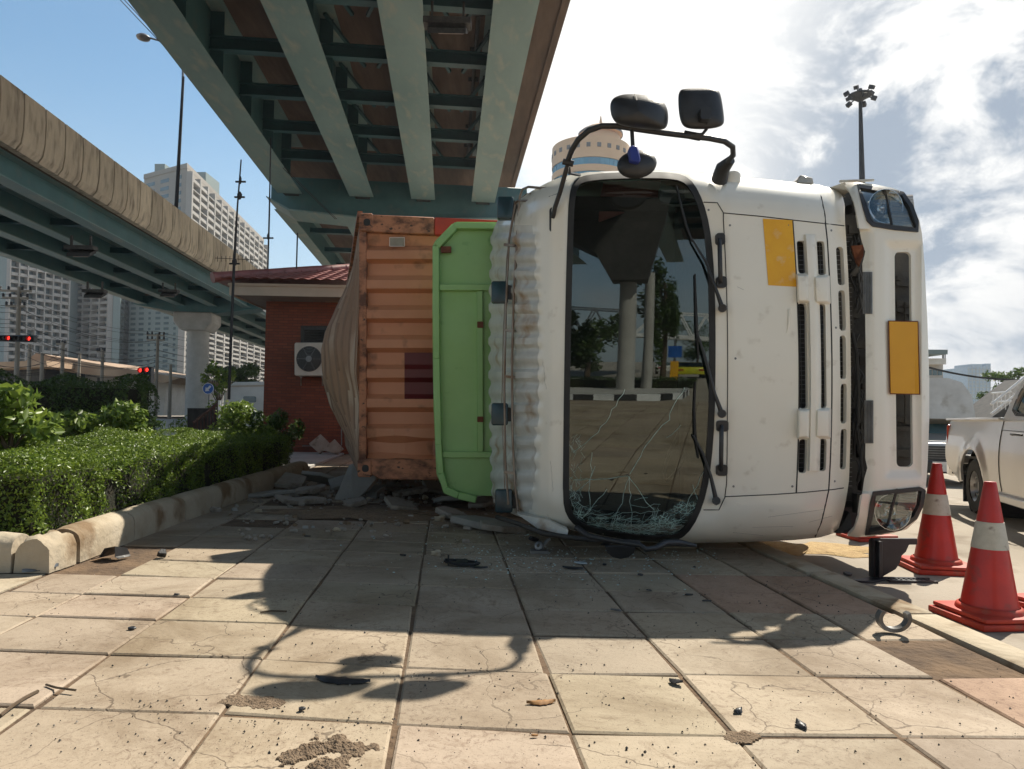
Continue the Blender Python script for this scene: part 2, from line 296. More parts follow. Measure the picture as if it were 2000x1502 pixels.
def thing(name, label, cat, loc, group=None, kind=None):
    o = bpy.data.objects.new(name, None); COL.objects.link(o); o.location = V(loc); o.empty_display_size = .1
    o['label'] = label; o['category'] = cat
    if group: o['group'] = group
    if kind: o['kind'] = kind
    LOC[o.name] = V(loc); return o
def build(mb, name, mats, parent=None, smooth=None, bevel=0, solid=0, soff=-1, label=None, loc=None, bseg=1, recalc=True):
    base = LOC[parent.name] if parent else V(loc or (0, 0, 0))
    me = bpy.data.meshes.new(name); me.from_pydata([(p[0]-base.x, p[1]-base.y, p[2]-base.z) for p in mb.v], [], mb.f)
    mats = mats if isinstance(mats, (list, tuple)) else [mats]
    for m in mats: me.materials.append(M[m])
    if len(mats) > 1: me.polygons.foreach_set('material_index', mb.m)
    if recalc:
        bm = bmesh.new(); bm.from_mesh(me); bmesh.ops.recalc_face_normals(bm, faces=bm.faces); bm.to_mesh(me); bm.free()
    o = bpy.data.objects.new(name, me); COL.objects.link(o)
    if solid or bevel:
        if solid: q = o.modifiers.new('s', 'SOLIDIFY'); q.thickness = solid; q.offset = soff
        if bevel: q = o.modifiers.new('b', 'BEVEL'); q.width = bevel; q.segments = bseg; q.limit_method = 'ANGLE'; q.angle_limit = math.radians(40)
        dg = bpy.context.evaluated_depsgraph_get(); me2 = bpy.data.meshes.new_from_object(o.evaluated_get(dg)); o.modifiers.clear(); o.data = me2; bpy.data.meshes.remove(me); me = me2; me.name = name
    if smooth is None and bevel: smooth = 40
    if smooth:
        me.polygons.foreach_set('use_smooth', [True]*len(me.polygons)); me.set_sharp_from_angle(angle=math.radians(smooth))
    if parent: o.parent = parent; LOC[o.name] = base
    else: o.location = base; LOC[o.name] = base
    if label: o['label'] = label
    return o
def solo(mb, name, mats, label, cat, loc, group=None, kind=None, **k):
    o = build(mb, name, mats, None, loc=loc, **k)
    if label: o['label'] = label
    if cat: o['category'] = cat
    if group: o['group'] = group
    if kind: o['kind'] = kind
    return o
def struct(mb, name, mats, **k):
    o = build(mb, name, mats, None, **k); o['kind'] = 'structure'; return o
def copy_tree(o, loc, parent=None):
    c = o.copy(); COL.objects.link(c)
    if parent: c.parent = parent
    if loc is not None: c.location = V(loc)
    LOC[c.name] = V(loc) if loc is not None else LOC[parent.name]
    for ch in list(o.children): copy_tree(ch, None, c)
    return c
def interp(tab, x):
    if x <= tab[0][0]: return tab[0][1]
    for (a, b), (c, d) in zip(tab, tab[1:]):
        if x <= c: return b+(d-b)*(x-a)/(c-a)
    return tab[-1][1]
def inside(p, poly):
    x, y = p; r = False; j = len(poly)-1
    for i in range(len(poly)):
        xi, yi = poly[i]; xj, yj = poly[j]
        if (yi > y) != (yj > y) and x < (xj-xi)*(y-yi)/(yj-yi)+xi: r = not r
        j = i
    return r
def nearest(p, poly):
    best = None; x, y = p
    for (ax, ay), (bx, by) in zip(poly, poly[1:]+poly[:1]):
        dx, dy = bx-ax, by-ay; L = dx*dx+dy*dy
        t = 0 if L == 0 else max(0, min(1, ((x-ax)*dx+(y-ay)*dy)/L)); qx, qy = ax+t*dx, ay+t*dy; d = (qx-x)**2+(qy-y)**2
        if best is None or d < best[0]: best = (d, qx, qy)
    return best[1], best[2]
def offs(poly, d):
    n = len(poly); out = []; area = sum(poly[i][0]*poly[(i+1) % n][1]-poly[(i+1) % n][0]*poly[i][1] for i in range(n)); sg = 1 if area > 0 else -1
    for i in range(n):
        ax, ay = poly[i-1]; bx, by = poly[(i+1) % n]; dx, dy = bx-ax, by-ay; L = math.hypot(dx, dy) or 1
        out.append((poly[i][0]+sg*d*dy/L, poly[i][1]-sg*d*dx/L))
    return out
def chai(poly, n=2):
    for _ in range(n):
        out = []
        for i in range(len(poly)):
            a = poly[i]; b = poly[(i+1) % len(poly)]; out += [(a[0]*.75+b[0]*.25, a[1]*.75+b[1]*.25), (a[0]*.25+b[0]*.75, a[1]*.25+b[1]*.75)]
        poly = out
    return poly
def rrect(x0, y0, x1, y1, r, n=4):
    out = []
    for cx, cy, a0 in ((x1-r, y0+r, -90), (x1-r, y1-r, 0), (x0+r, y1-r, 90), (x0+r, y0+r, 180)):
        for k in range(n+1):
            a = math.radians(a0+90*k/n); out.append((cx+r*math.cos(a), cy+r*math.sin(a)))
    return out
def patch(mb, outline, Pf, step=8, holes=(), mi=0, mf=None):
    """sheet bounded by an outline, laid on the surface Pf(u, v); cut-outs for the holes; edges follow outline and holes"""
    xs = [p[0] for p in outline]; ys = [p[1] for p in outline]
    nx = max(2, math.ceil((max(xs)-min(xs))/step)); ny = max(2, math.ceil((max(ys)-min(ys))/step))
    sx = (max(xs)-min(xs))/nx; sy = (max(ys)-min(ys))/ny; x0 = min(xs); y0 = min(ys)
    keep = set()
    for i in range(nx):
        for j in range(ny):
            c = (x0+(i+.5)*sx, y0+(j+.5)*sy)
            if inside(c, outline) and not any(inside(c, h) for h in holes): keep.add((i, j))
    idx = {}; pts = []; fs = []; ms = []
    def vert(i, j):
        if (i, j) in idx: return idx[(i, j)]
        p = (x0+i*sx, y0+j*sy)
        if not all(q in keep for q in ((i, j), (i-1, j), (i, j-1), (i-1, j-1))):
            cands = [nearest(p, q) for q in (outline, *holes)]; p = min(cands, key=lambda q: (q[0]-p[0])**2+(q[1]-p[1])**2)
        idx[(i, j)] = len(pts); pts.append(Pf(*p)); return idx[(i, j)]
    for (i, j) in sorted(keep):
        fs.append((vert(i, j), vert(i+1, j), vert(i+1, j+1), vert(i, j+1))); ms.append(mf(x0+(i+.5)*sx, y0+(j+.5)*sy) if mf else mi)
    o = len(mb.v); mb.v += [tuple(p) for p in pts]; mb.f += [tuple(q+o for q in f) for f in fs]; mb.m += ms
    return mb
def leaves(name, mat_, pts, nrm, size, parent=None, loc=(0, 0, 0), label=None, fold=True):
    """many small leaf blades: pts Nx3, nrm Nx3 outward hints"""
    rs = np.random.RandomState(len(pts) % 9973); n = len(pts); pts = np.asarray(pts, float)-np.array(loc)
    nr = np.asarray(nrm, float)+rs.normal(0, .75, (n, 3)); nr /= np.linalg.norm(nr, axis=1)[:, None]+1e-9
    t = rs.normal(0, 1, (n, 3)); t -= nr*(t*nr).sum(1)[:, None]; t /= np.linalg.norm(t, axis=1)[:, None]+1e-9; b = np.cross(nr, t)
    L = size*rs.uniform(.6, 1.3, n)[:, None]; Wd = L*.48
    k = nr*L*.12
    P = np.stack([pts-t*L*.5, pts-b*Wd*.5-k, pts+t*L*.5, pts+b*Wd*.5-k], 1).reshape(-1, 3)
    me = bpy.data.meshes.new(name); me.vertices.add(4*n); me.vertices.foreach_set('co', P.ravel())
    i4 = np.arange(n)*4; tri = np.stack([i4, i4+1, i4+2, i4, i4+2, i4+3], 1).ravel()
    me.loops.add(6*n); me.loops.foreach_set('vertex_index', tri); me.polygons.add(2*n); me.polygons.foreach_set('loop_start', np.arange(2*n)*3)
    me.materials.append(M[mat_]); me.update(calc_edges=True)
    at = me.attributes.new('rnd', 'FLOAT', 'FACE'); r = np.repeat(rs.beta(1.6, 2.2, n), 2); at.data.foreach_set('value', r)
    o = bpy.data.objects.new(name, me); COL.objects.link(o)
    if parent: o.parent = parent; LOC[o.name] = LOC[parent.name]
    else: o.location = V(loc)
    return o

# ================================================================ GROUND
ZR = -.10
rd = MB(); rd.box((0, 400, ZR-.06), (4000, 4000, .12)); struct(rd, 'road', 'asphalt')
# pavement: dirt bed plus individually laid slabs, joints left open
bed = MB(); bed.prism([S(-2.35, -9.2, -.008), S(2.33, -9.2, -.008), S(2.33, 40, -.008), S(-2.35, 40, -.008)], (0, 0, -.11))
struct(bed, 'ground_bed', 'soil')
sl_ = [-1.92, -1.34, -.72, -.15, .405, .922, 1.456, 1.924, 2.34]
sl_ = [-2.33]+sl_
skew = [(-2.4, .36), (-1.35, .22), (-.72, .14), (-.15, .04), (.4, -.05), (.92, -.09), (1.46, -.12), (1.92, -.15), (2.4, -.17)]
tl_ = [-.55, .0, .45, .85, 1.32, 1.80, 2.30, 2.82, 3.30, 3.72, 4.15, 4.60]
tl_ = [-.55-.47*k for k in range(28, 0, -1)]+tl_+[4.6+.46*k for k in range(1, 76)]
pv = MB(); tints = []
rr = random.Random(3)
broken = {}
for i in range(len(sl_)-1):
    for j in range(len(tl_)-1):
        tm = (tl_[j]+tl_[j+1])/2; sm = (sl_[i]+sl_[i+1])/2
        if sm > 1.9 and (2.7 < tm < 3.45 or tm > 4.0 and rr.random() < .12): continue          # missing slabs, bare soil
        if 5.9 < tm < 9 and -1.9 < sm < 1.0 and rr.random() < .42: continue          # smashed away by the crash
        if sm < -1.9 and 4.1 < tm < 5.0: continue
        if tm < -9.2: continue
        g = .006; tilt = rr.gauss(0, .0022); tilt2 = rr.gauss(0, .0022); dz = rr.gauss(0, .0018)
        a, b = sl_[i]+g, sl_[i+1]-g; c, d = tl_[j]+g, tl_[j+1]-g
        cor = []
        for (x, y, k1, k2) in ((a, c, -1, -1), (b, c, 1, -1), (b, d, 1, 1), (a, d, -1, 1)):
            cor.append(S(x+rr.gauss(0, .003), y+interp(skew, x)+rr.gauss(0, .003), max(-.0035, min(.0045, dz+k1*tilt+k2*tilt2))))
        e = .008; cen = sum(cor, V())/4
        top = [p+(cen-p).normalized()*e*1.4 for p in cor]; low = [V((p.x, p.y, p.z-.006)) for p in cor]; bt = [V((p.x, p.y, -.03)) for p in cor]
        pv.add(top+low+bt, [(0, 1, 2, 3)]+[(4+q, 4+(q+1) % 4, (q+1) % 4, q) for q in range(4)]+[(8+q, 8+(q+1) % 4, 4+(q+1) % 4, 4+q) for q in range(4)])
        pk = (sm > 1.9 and tm < 3.4) or (sm > 1.4 and 3.9 < tm < 4.7)
        v = 1+rr.gauss(0, .055)
        tints += [(v*1.02, v*.84, v*.80) if pk else (v, v*(1+rr.gauss(0, .012)), v*(1+rr.gauss(0, .02)))]*9
po = struct(pv, 'sidewalk', 'pave')
ca = po.data.attributes.new('tint', 'FLOAT_COLOR', 'FACE'); ca.data.foreach_set('color', [x for t in tints for x in (*t, 1)])
# road-side kerb strip
kb = MB(); t = -9.2
rk = random.Random(5)
while t < 40:
    L = .98; j = rk.gauss(0, .006)
    kb.box(S(2.46+j, t+L/2, (ZR+.012)/2-.02), (.19, L-.015, -ZR+.05), (RX, AX, V((0, 0, 1)))); t += L
struct(kb, 'road_kerb', 'kerb', bevel=.025, bseg=2)
# ================================================================ PLANTER KERB, SOIL
tk = thing('planter_kerb', 'rounded stained concrete kerb edging the clipped hedge beside the pavement', 'kerb', S(-2.42, 4.5))
def kerbblock(a, b, w=.22, h=.225, worn=0):
    m = MB(); a = V(a); b = V(b); d = (b-a).normalized(); x = V((d.y, -d.x, 0)); n = 8
    rows = []
    for k in range(n+1):
        p = a.lerp(b, k/n); r_ = []
        for q in range(13):
            an = math.pi*q/12; yy = math.cos(an)*w/2; zz = h-.085+math.sin(an)*.085 if 0 < q < 12 else 0
            if q in (1, 11): zz = h-.075
            c = (abs(k/n-.5)*2)**14*.012+worn*random.uniform(0, .03)
            r_.append(p+x*(yy*(1-c*3))+V((0, 0, max(zz-c, 0))))
        rows.append(r_)
    m.grid(rows); m.add(rows[0], [tuple(range(13))]); m.add(rows[-1], [tuple(range(12, -1, -1))]); return m
KS = lambda t: -2.42+max(0, t-5.5)*.036
t = 4.80
for k, L in enumerate([.80, .95, .92, .97, .93, .96, .9]):
    build(kerbblock(S(KS(t+.008), t+.008), S(KS(t+L-.008), t+L-.008)), 'kerb_stone', 'kerb', tk, smooth=45); t += L
build(kerbblock(S(-2.44, 4.50), S(-2.42, 4.78), worn=1), 'kerb_stone', 'kerb', tk, smooth=60, label='worn broken corner kerb stone')
for k in range(5): build(kerbblock(S(-2.56-.95*k, 4.61), S(-2.56-.95*k-.93, 4.61)), 'kerb_stone', 'kerb', tk, smooth=45)
so_ = MB(); so_.prism([S(-30, 4.62, .09), S(-2.45, 4.62, .09), S(-2.45, 11, .09), S(-6, 14, .09), S(-30, 14, .09)], (0, 0, -.2)); struct(so_, 'soil', 'soil')
lot = MB(); lot.prism([S(-60, 14, .03), S(-2.36, 11, .03), S(-2.36, 60, .03), S(-60, 60, .03)], (0, 0, -.15)); struct(lot, 'yard', 'conc')
lft = MB(); lft.prism([S(-30, -9.2, -.004), S(-2.36, -9.2, -.004), S(-2.36, 4.50, -.004), S(-30, 4.50, -.004)], (0, 0, -.12)); struct(lft, 'path', 'kerb')
# ================================================================ HEDGES AND SHRUBS
def hedge(label, s0, s1, t0, t1, z1, n, size, m_='leaf', z0=.1, seed=1, bump_=.05, group='hedges of the planter', sk=0.0):
    rs = np.random.RandomState(seed); c = S((s0+s1)/2, (t0+t1)/2)
    h = thing('hedge', label, 'hedge', c, group)
    ls, lt, lz = s1-s0, t1-t0, z1-z0
    A = [ls*lt*1.2, lt*lz, lt*lz, ls*lz, ls*lz]; A[1] *= .3; A[4] *= .3; A = np.array(A)/sum(A)
    f = rs.choice(5, n, p=A); u = rs.rand(n); v = rs.rand(n); d = np.abs(rs.normal(0, .035, n))
    s = np.where(f == 1, s0+d, np.where(f == 2, s1-d, s0+u*ls)); t = np.where(f == 3, t0+d, np.where(f == 4, t1-d, t0+np.where(f == 0, v, u)*lt))
    t = np.where((f == 1) | (f == 2), t0+u*lt, t); t = np.where(f == 0, t0+v*lt, t)
    z = np.where(f == 0, z1-d, z0+v*lz)
    wob = bump_*(np.sin(s*5+t*3.1)+np.sin(t*6.3-s*2)+np.sin(t*13+z*9)*.6)
    s = s+(t-t0)*sk*(s-s0)/ls
    nrm = np.zeros((n, 3)); Rv = np.array(RX); Av = np.array(AX)
    for k, q in ((1, -Rv), (2, Rv), (3, -Av), (4, Av)): nrm[f == k] = q
    nrm[f == 0] = (0, 0, 1)
    P = s[:, None]*Rv+t[:, None]*Av+z[:, None]*np.array([0, 0, 1.])+nrm*wob[:, None]
    # rounded shoulders
    leaves('foliage', m_, P, nrm, size, h, loc=tuple(c))
    # dark twiggy core so that one does not see through
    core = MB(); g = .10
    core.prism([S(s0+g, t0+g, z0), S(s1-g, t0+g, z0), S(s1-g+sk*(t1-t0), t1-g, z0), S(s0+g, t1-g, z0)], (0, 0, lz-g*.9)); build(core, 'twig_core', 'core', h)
    return h
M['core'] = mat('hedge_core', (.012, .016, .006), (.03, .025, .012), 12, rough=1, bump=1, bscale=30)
hedge('dense clipped hedge behind the rounded kerb beside the pavement, sunlit on its near side', -4.6, -2.58, 4.82, 11.0, .60, 110000, .029, 'leaf', seed=2, z0=.06, sk=.040)
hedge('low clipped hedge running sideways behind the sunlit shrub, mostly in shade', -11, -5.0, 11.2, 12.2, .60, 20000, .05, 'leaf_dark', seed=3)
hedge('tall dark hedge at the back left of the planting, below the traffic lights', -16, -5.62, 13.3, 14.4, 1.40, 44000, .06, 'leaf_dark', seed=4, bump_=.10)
def shrub(label, c, r, n, size, m_='leaf_big', seed=1, name='shrub', group='broad leaved shrubs'):
    rs = np.random.RandomState(seed); c = V(c); h = thing(name, label, 'shrub', c, group)
    k = 14; cc = rs.normal(0, .42, (k, 3))*np.array([r[0], r[1], r[2]]); cc[:, 2] += r[2]*.9; cc[:, 2] = np.clip(cc[:, 2], r[2]*.3, r[2]*1.6)
    i = rs.randint(0, k, n); d = rs.normal(0, 1, (n, 3)); d /= np.linalg.norm(d, axis=1)[:, None]; P = cc[i]+d*np.array(r)*.38*rs.uniform(.55, 1.05, n)[:, None]
    P[:, 2] = np.maximum(P[:, 2], .02)
    leaves('foliage', m_, P+np.array(c), d+np.array([0, 0, .3]), size, h, loc=tuple(c))
    st = MB()
    for q in cc[:9]: st.tube([c, c+V(q)*.5+V((0, 0, .05)), c+V(q)], [.014, .01, .005], 5)
    build(st, 'stem', 'bark', h); return h
shrub('tall shrub with large glossy yellow green leaves at the left edge', W(20, 885, 5.6), (.42, .35, .27), 900, .095, seed=5)
shrub('glossy sunlit shrub behind the middle of the clipped hedge', S(-4.75, 10.6, .1), (.78, .5, .50), 3600, .11, seed=6)
shrub('round yellow green shrub beside the brick wall corner', S(-3.35, 12.0, .1), (.60, .5, .52), 3600, .08, seed=7)
shrub('dark pointed shrub at the foot of the brick wall', S(-2.85, 12.2, .1), (.36, .35, .46), 2600, .08, 'leaf_dark', seed=8)
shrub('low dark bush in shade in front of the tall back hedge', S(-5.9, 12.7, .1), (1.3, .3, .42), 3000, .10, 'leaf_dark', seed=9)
# ================================================================ OVERTURNED TRUCK
TR = thing('truck', 'overturned white cab truck lying on its side across the pavement, windscreen cracked, bumper hanging loose', 'truck', (1.4, 5.6, 0))
topT = [(955, 470), (965, 440), (985, 412), (1010, 392), (1040, 372), (1070, 356), (1100, 344), (1150, 336), (1220, 333), (1300, 332), (1350, 334), (1400, 341), (1500, 350), (1600, 361), (1625, 367), (1640, 374), (1652, 386), (1675, 430)]
botT = [(955, 950), (965, 975), (985, 996), (1010, 1008), (1050, 1018), (1100, 1031), (1150, 1044), (1220, 1056), (1300, 1061), (1350, 1061), (1450, 1059), (1550, 1055), (1600, 1050), (1635, 1040), (1655, 1022), (1675, 990)]
Y0T = [(950, 6.45), (962, 6.2), (980, 5.85), (1000, 5.58), (1025, 5.32), (1050, 5.13), (1075, 5.05), (1105, 5.01), (1250, 4.965), (1390, 4.92), (1420, 4.90), (1560, 4.87), (1618, 4.885), (1650, 4.93), (1680, 5.02)]
RT = [(960, 50), (1050, 62), (1105, 50), (1385, 52), (1415, 74), (1700, 72)]
def bow(px, py): return 12*max(0.0, 1-((py-755)/325)**2)*min(1, max(0, (px-1390)/30)) if px > 1390 else 0
def cabY(px, py, k=0.0):
    u = px-bow(px, py); a = interp(topT, u); b = interp(botT, u); R = interp(RT, u); d = min(py-a, b-py); Y = interp(Y0T, u)
    if d < R: q = 1-max(0, min(1, d/R)); Y += .28*(1-math.sqrt(max(0, 1-q*q)))
    Y -= .035*max(0, 1-((py-700)/350)**2)
    return Y+.035*(py-700)/284-k
def cabP(k=0.0): return lambda px, py: W(px, py, cabY(px, py, k))
WS = [(1135, 346), (1165, 341), (1200, 339), (1250, 337.5), (1300, 338), (1335, 343), (1355, 360), (1372, 395), (1384, 440), (1391, 500), (1395, 580), (1396, 700), (1394, 820), (1388, 900), (1379, 960), (1362, 1010), (1340, 1044), (1315, 1056), (1280, 1057), (1220, 1052), (1160, 1041), (1125, 1027), (1107, 1005), (1101, 975), (1102, 880), (1103, 780), (1106, 600), (1110, 450), (1113, 385), (1120, 357)]
WS = chai(WS, 1)
def bx_(x, y): return (x+bow(x, y), y)
edge = [(x, interp(topT, x)) for x in range(960, 1652, 12)]
rgt = [bx_(1650, y) for y in range(400, 960, 20)]+[bx_(1645, 985), bx_(1640, 1010), (1636, 1038)]
bote = [(x, interp(botT, x)) for x in range(1624, 960, -12)]
CABO = edge+[(1645, 380)]+rgt+bote+[(960, 955), (957, 800), (956, 700), (957, 560), (960, 470)]
def rq(x0, y0, x1, y1, r=5):
    return [bx_(*p) for p in rrect(x0, y0, x1, y1, r, 3)]
slots = [rq(1553, 470, 1570, 534), rq(1549, 592, 1566, 798), rq(1550, 858, 1566, 924), rq(1590, 471, 1607, 537), rq(1588, 594, 1603, 797), rq(1589, 857, 1604, 920),
         rq(1629, 482, 1643, 557), rq(1629, 567, 1642, 646), rq(1629, 655, 1641, 741), rq(1630, 749, 1642, 828), rq(1631, 837, 1643, 917)]
def ribY(py):
    k = ((py-452)/33.0) % 1.0
    return max(0, min(1, (.5-abs(k-.5))*5-.6))
def cabRib(px, py):
    y = cabY(px, py); p = W(px, py, y)
    lim = 1052-14*abs((py-700)/300)**3
    if 440 < py < 1000 and px < lim+8:
        m = min(1, (lim+8-px)/14)*min(1, (py-440)/20, (1000-py)/20)
        p = p+V((-.021, -.009, 0))*(ribY(py)-.5)*m
    return p
cab = MB(); patch(cab, CABO, cabRib, 6, holes=[offs(WS, -7)]+slots, mf=lambda x, y: 1 if (x < 1050-14*abs((y-700)/300)**3 and 440 < y < 1000) else 0)
build(cab, 'cab_body', ['truck', 'truck_dirty'], TR, smooth=38, solid=.03, soff=-1, recalc=True)
# sides going back from the front corners, rear wall, underside
xs = list(range(962, 1650, 14))+[1650]
for tab in (topT, botT):
    rows = []; sd = MB()
    for x in xs:
        y = interp(tab, x); p = W(x, y, interp(Y0T, x)+.28+.035*(y-700)/284); s = -1 if tab is topT else 1
        p = p+V((0, -.01, .004*s)); r_ = [p]
        for k in (1, 2, 3): q = p+V((0, (6.55-p.y)*k/3, (.012*k*(-s)))); r_.append(q)
        rows.append(r_)
    sd.grid(rows); build(sd, 'cab_side', 'truck', TR, smooth=60)
bk = MB(); bk.box((1.3, 6.55, 1.41), (2.9, .04, 2.44)); build(bk, 'cab_rear_wall', 'truck_dirty', TR)
ins = MB(); ins.box((1.45, 6.0, 1.41), (2.1, .9, 2.4)); ins.box((2.0, 5.42, .30), (1.6, .35, .16)); ins.box((1.2, 5.62, 2.57), (1.6, .7, .10)); ins.box((1.2, 5.62, .26), (1.6, .7, .10)); build(ins, 'cab_lining', 'seat', TR)
gr = MB(); gr.prism([W(1545, 440, 5.0), W(1665, 440, 5.02), W(1672, 950, 5.05), W(1545, 950, 5.02)], (0, .03, 0)); build(gr, 'radiator_panel', 'dark', TR)
gm = MB()
for y in range(445, 950, 9): gm.tube([W(1552, y, 4.965), W(1625, y, 4.975), W(1664, y, 5.0)], .0025, 4)
for x in (1558, 1568, 1600, 1610, 1640, 1650): gm.tube([W(x, 440, 4.96), W(x+8, 760, 4.96), W(x, 950, 4.98)], .002, 4)
build(gm, 'grille_mesh', 'grey', TR)
# raised blocks and ridge on the grille panel
for (x0, y0, x1, y1) in ((1548, 534, 1575, 592), (1583, 537, 1614, 594), (1546, 798, 1572, 858), (1582, 797, 1612, 857)):
    m = MB(); o = rq(x0, y0, x1, y1, 3); oi = rq(x0+3, y0+5, x1-5, y1-5, 2)
    a = [cabP(.002)(*p) for p in o]; b = [cabP(.05)(*p) for p in oi]; n = len(a); m.add(a+b, [tuple(range(n, 2*n))]+[(i, (i+1) % n, n+(i+1) % n, n+i) for i in range(n)])
    build(m, 'grille_block', 'truck', TR, smooth=50, bevel=.006, bseg=2)
m = MB(); rows = []
for y in range(458, 934, 14):
    e = min(1, (y-454)/20, (936-y)/20); rows.append([cabP(k)(*bx_(x, y)) for x, k in ((1568, .001), (1572, .032*e), (1580, .036*e), (1587, .032*e), (1592, .001))])
m.grid(rows); build(m, 'grille_ridge', 'truck', TR, smooth=35)
# seams between the pressed panels
def seam(pts, r=.0035, n=5, nm='panel_gap', k=.001):
    out = []
    for (a, b) in zip(pts, pts[1:]):
        c = max(1, int(math.hypot(b[0]-a[0], b[1]-a[1])/14))
        for i in range(c): out.append((a[0]+(b[0]-a[0])*i/c, a[1]+(b[1]-a[1])*i/c))
    out.append(pts[-1]); mm = MB(); mm.tube([cabP(k)(*bx_(*p)) for p in out], r, n); build(mm, nm, 'rubber', TR, smooth=60)
seam([(1374, 395), (1401, 396), (1413, 416), (1480, 422), (1550, 430), (1612, 437), (1648, 441)])
seam([(1413, 416), (1413, 600), (1412, 800), (1413, 945), (1411, 972), (1402, 996), (1374, 996)])
seam([(1411, 970), (1500, 966), (1560, 962), (1620, 956), (1640, 953)])
seam([(1548, 431), (1549, 700), (1548, 963)], r=.006, k=-.001)
seam([(1592, 362), (1604, 385), (1611, 420), (1613, 470), (1613, 700), (1612, 900), (1611, 958), (1600, 1020), (1590, 1048)], r=.005, k=-.001)
seam([(1107, 352), (1090, 378), (1072, 384)], r=.002)
# windscreen
gl = MB(); patch(gl, offs(WS, -6), cabP(-.004), 8); build(gl, 'windscreen', 'wind', TR, smooth=60)
rb = MB(); patch(rb, offs(WS, 2), cabP(.006), 5, holes=[offs(WS, -10)]); build(rb, 'windscreen_seal', 'rubber', TR, smooth=40, solid=.012)
ck = MB(); rc = random.Random(11)
def crack(pts, r=.0011, jit=5, step=12):
    out = []
    for (a, b) in zip(pts, pts[1:]):
        L = math.hypot(b[0]-a[0], b[1]-a[1]); c = max(1, int(L/step))
        for i in range(c): out.append((a[0]+(b[0]-a[0])*i/c+rc.gauss(0, jit*.3), a[1]+(b[1]-a[1])*i/c+rc.gauss(0, jit*.3)))
    out.append(pts[-1]); ck.tube([cabP(.001)(*p) for p in out], r, 3, cap=False)
crack([(1222, 760), (1190, 812), (1156, 856), (1119, 884)], .0018)
crack([(1337, 756), (1303, 820), (1280, 846), (1255, 880), (1230, 926)], .0022)
crack([(1120, 937), (1170, 936), (1210, 932), (1228, 930), (1243, 950), (1262, 980), (1277, 995)], .0028)
for p in ([(1228, 930), (1212, 980), (1195, 1030)], [(1228, 930), (1232, 980), (1233, 1040)], [(1155, 880), (1151, 960), (1152, 1000)], [(1165, 912), (1150, 940), (1125, 960)], [(1186, 955), (1160, 985), (1140, 1010)], [(1120, 1005), (1180, 1007), (1240, 1003), (1290, 997)], [(1130, 1025), (1200, 1027), (1270, 1028), (1330, 1020)], [(1238, 976), (1265, 972)], [(1235, 985), (1262, 990), (1290, 985)], [(1375, 920), (1355, 960), (1340, 990)], [(1353, 946), (1366, 985)], [(1303, 856), (1330, 830)]): crack(p, .0016)
for i in range(420):
    x = rc.uniform(1110, 1366); base = interp([(1105, 940), (1130, 975), (1160, 1000), (1250, 1016), (1300, 998), (1340, 970), (1365, 940)], x); y = base+(1048-base)*rc.random()**.6
    if not inside((x, y), offs(WS, -12)): continue
    a = rc.uniform(-.5, .5) if rc.random() < .6 else rc.uniform(-1.5, 1.5); L = rc.uniform(6, 34)
    q = [(x, y), (x+L*.5*math.cos(a), y+L*.5*math.sin(a)+rc.uniform(-3, 3)), (x+L*math.cos(a), y+L*math.sin(a))]
    if all(inside(p, offs(WS, -11)) for p in q): crack(q, rc.uniform(.0004, .0015), 3)
for i in range(110):
    x = rc.uniform(1104, 1135); y = rc.uniform(850, 1035)
    if inside((x, y), offs(WS, -10)): crack([(x, y), (x+rc.uniform(2, 10), y+rc.uniform(-18, 18))], .0009, 2)
build(ck, 'glass_crack', 'crack', TR)
cz = bpy.data.materials.new('crazed_laminate'); cz.use_nodes = True; ct_ = cz.node_tree; cN = ct_.nodes; cL = ct_.links; cN.clear()
co_ = cN.new('ShaderNodeOutputMaterial'); cc1 = cN.new('ShaderNodeTexCoord'); v1 = cN.new('ShaderNodeTexVoronoi'); v1.feature = 'DISTANCE_TO_EDGE'; v1.inputs['Scale'].default_value = 34; v2 = cN.new('ShaderNodeTexNoise'); v2.inputs['Scale'].default_value = 9; v2.inputs['Detail'].default_value = 5
nd = cN.new('ShaderNodeTexNoise'); nd.inputs['Scale'].default_value = 14; vm_ = cN.new('ShaderNodeVectorMath'); vm_.operation = 'MULTIPLY_ADD'; vm_.inputs[1].default_value = (.06, .06, .06); cL.new(cc1.outputs['Object'], nd.inputs[0]); cL.new(nd.outputs['Color'], vm_.inputs[0]); cL.new(cc1.outputs['Object'], vm_.inputs[2]); cL.new(vm_.outputs[0], v1.inputs['Vector']); cL.new(cc1.outputs['Object'], v2.inputs[0])
r1 = cN.new('ShaderNodeMapRange'); r1.inputs[1].default_value = .07; r1.inputs[2].default_value = .01; cL.new(v1.outputs['Distance'], r1.inputs[0]); r2 = cN.new('ShaderNodeMapRange'); r2.inputs[1].default_value = .42; r2.inputs[2].default_value = .62; cL.new(v2.outputs['Fac'], r2.inputs[0])
mu = cN.new('ShaderNodeMath'); mu.operation = 'MULTIPLY'; cL.new(r1.outputs[0], mu.inputs[0]); cL.new(r2.outputs[0], mu.inputs[1]); ad = cN.new('ShaderNodeMath'); ad.operation = 'MULTIPLY_ADD'; ad.use_clamp = True; cL.new(mu.outputs[0], ad.inputs[0]); ad.inputs[1].default_value = .8; rr2 = cN.new('ShaderNodeMath'); rr2.operation = 'MULTIPLY'; rr2.inputs[1].default_value = .16; cL.new(r2.outputs[0], rr2.inputs[0]); cL.new(rr2.outputs[0], ad.inputs[2])
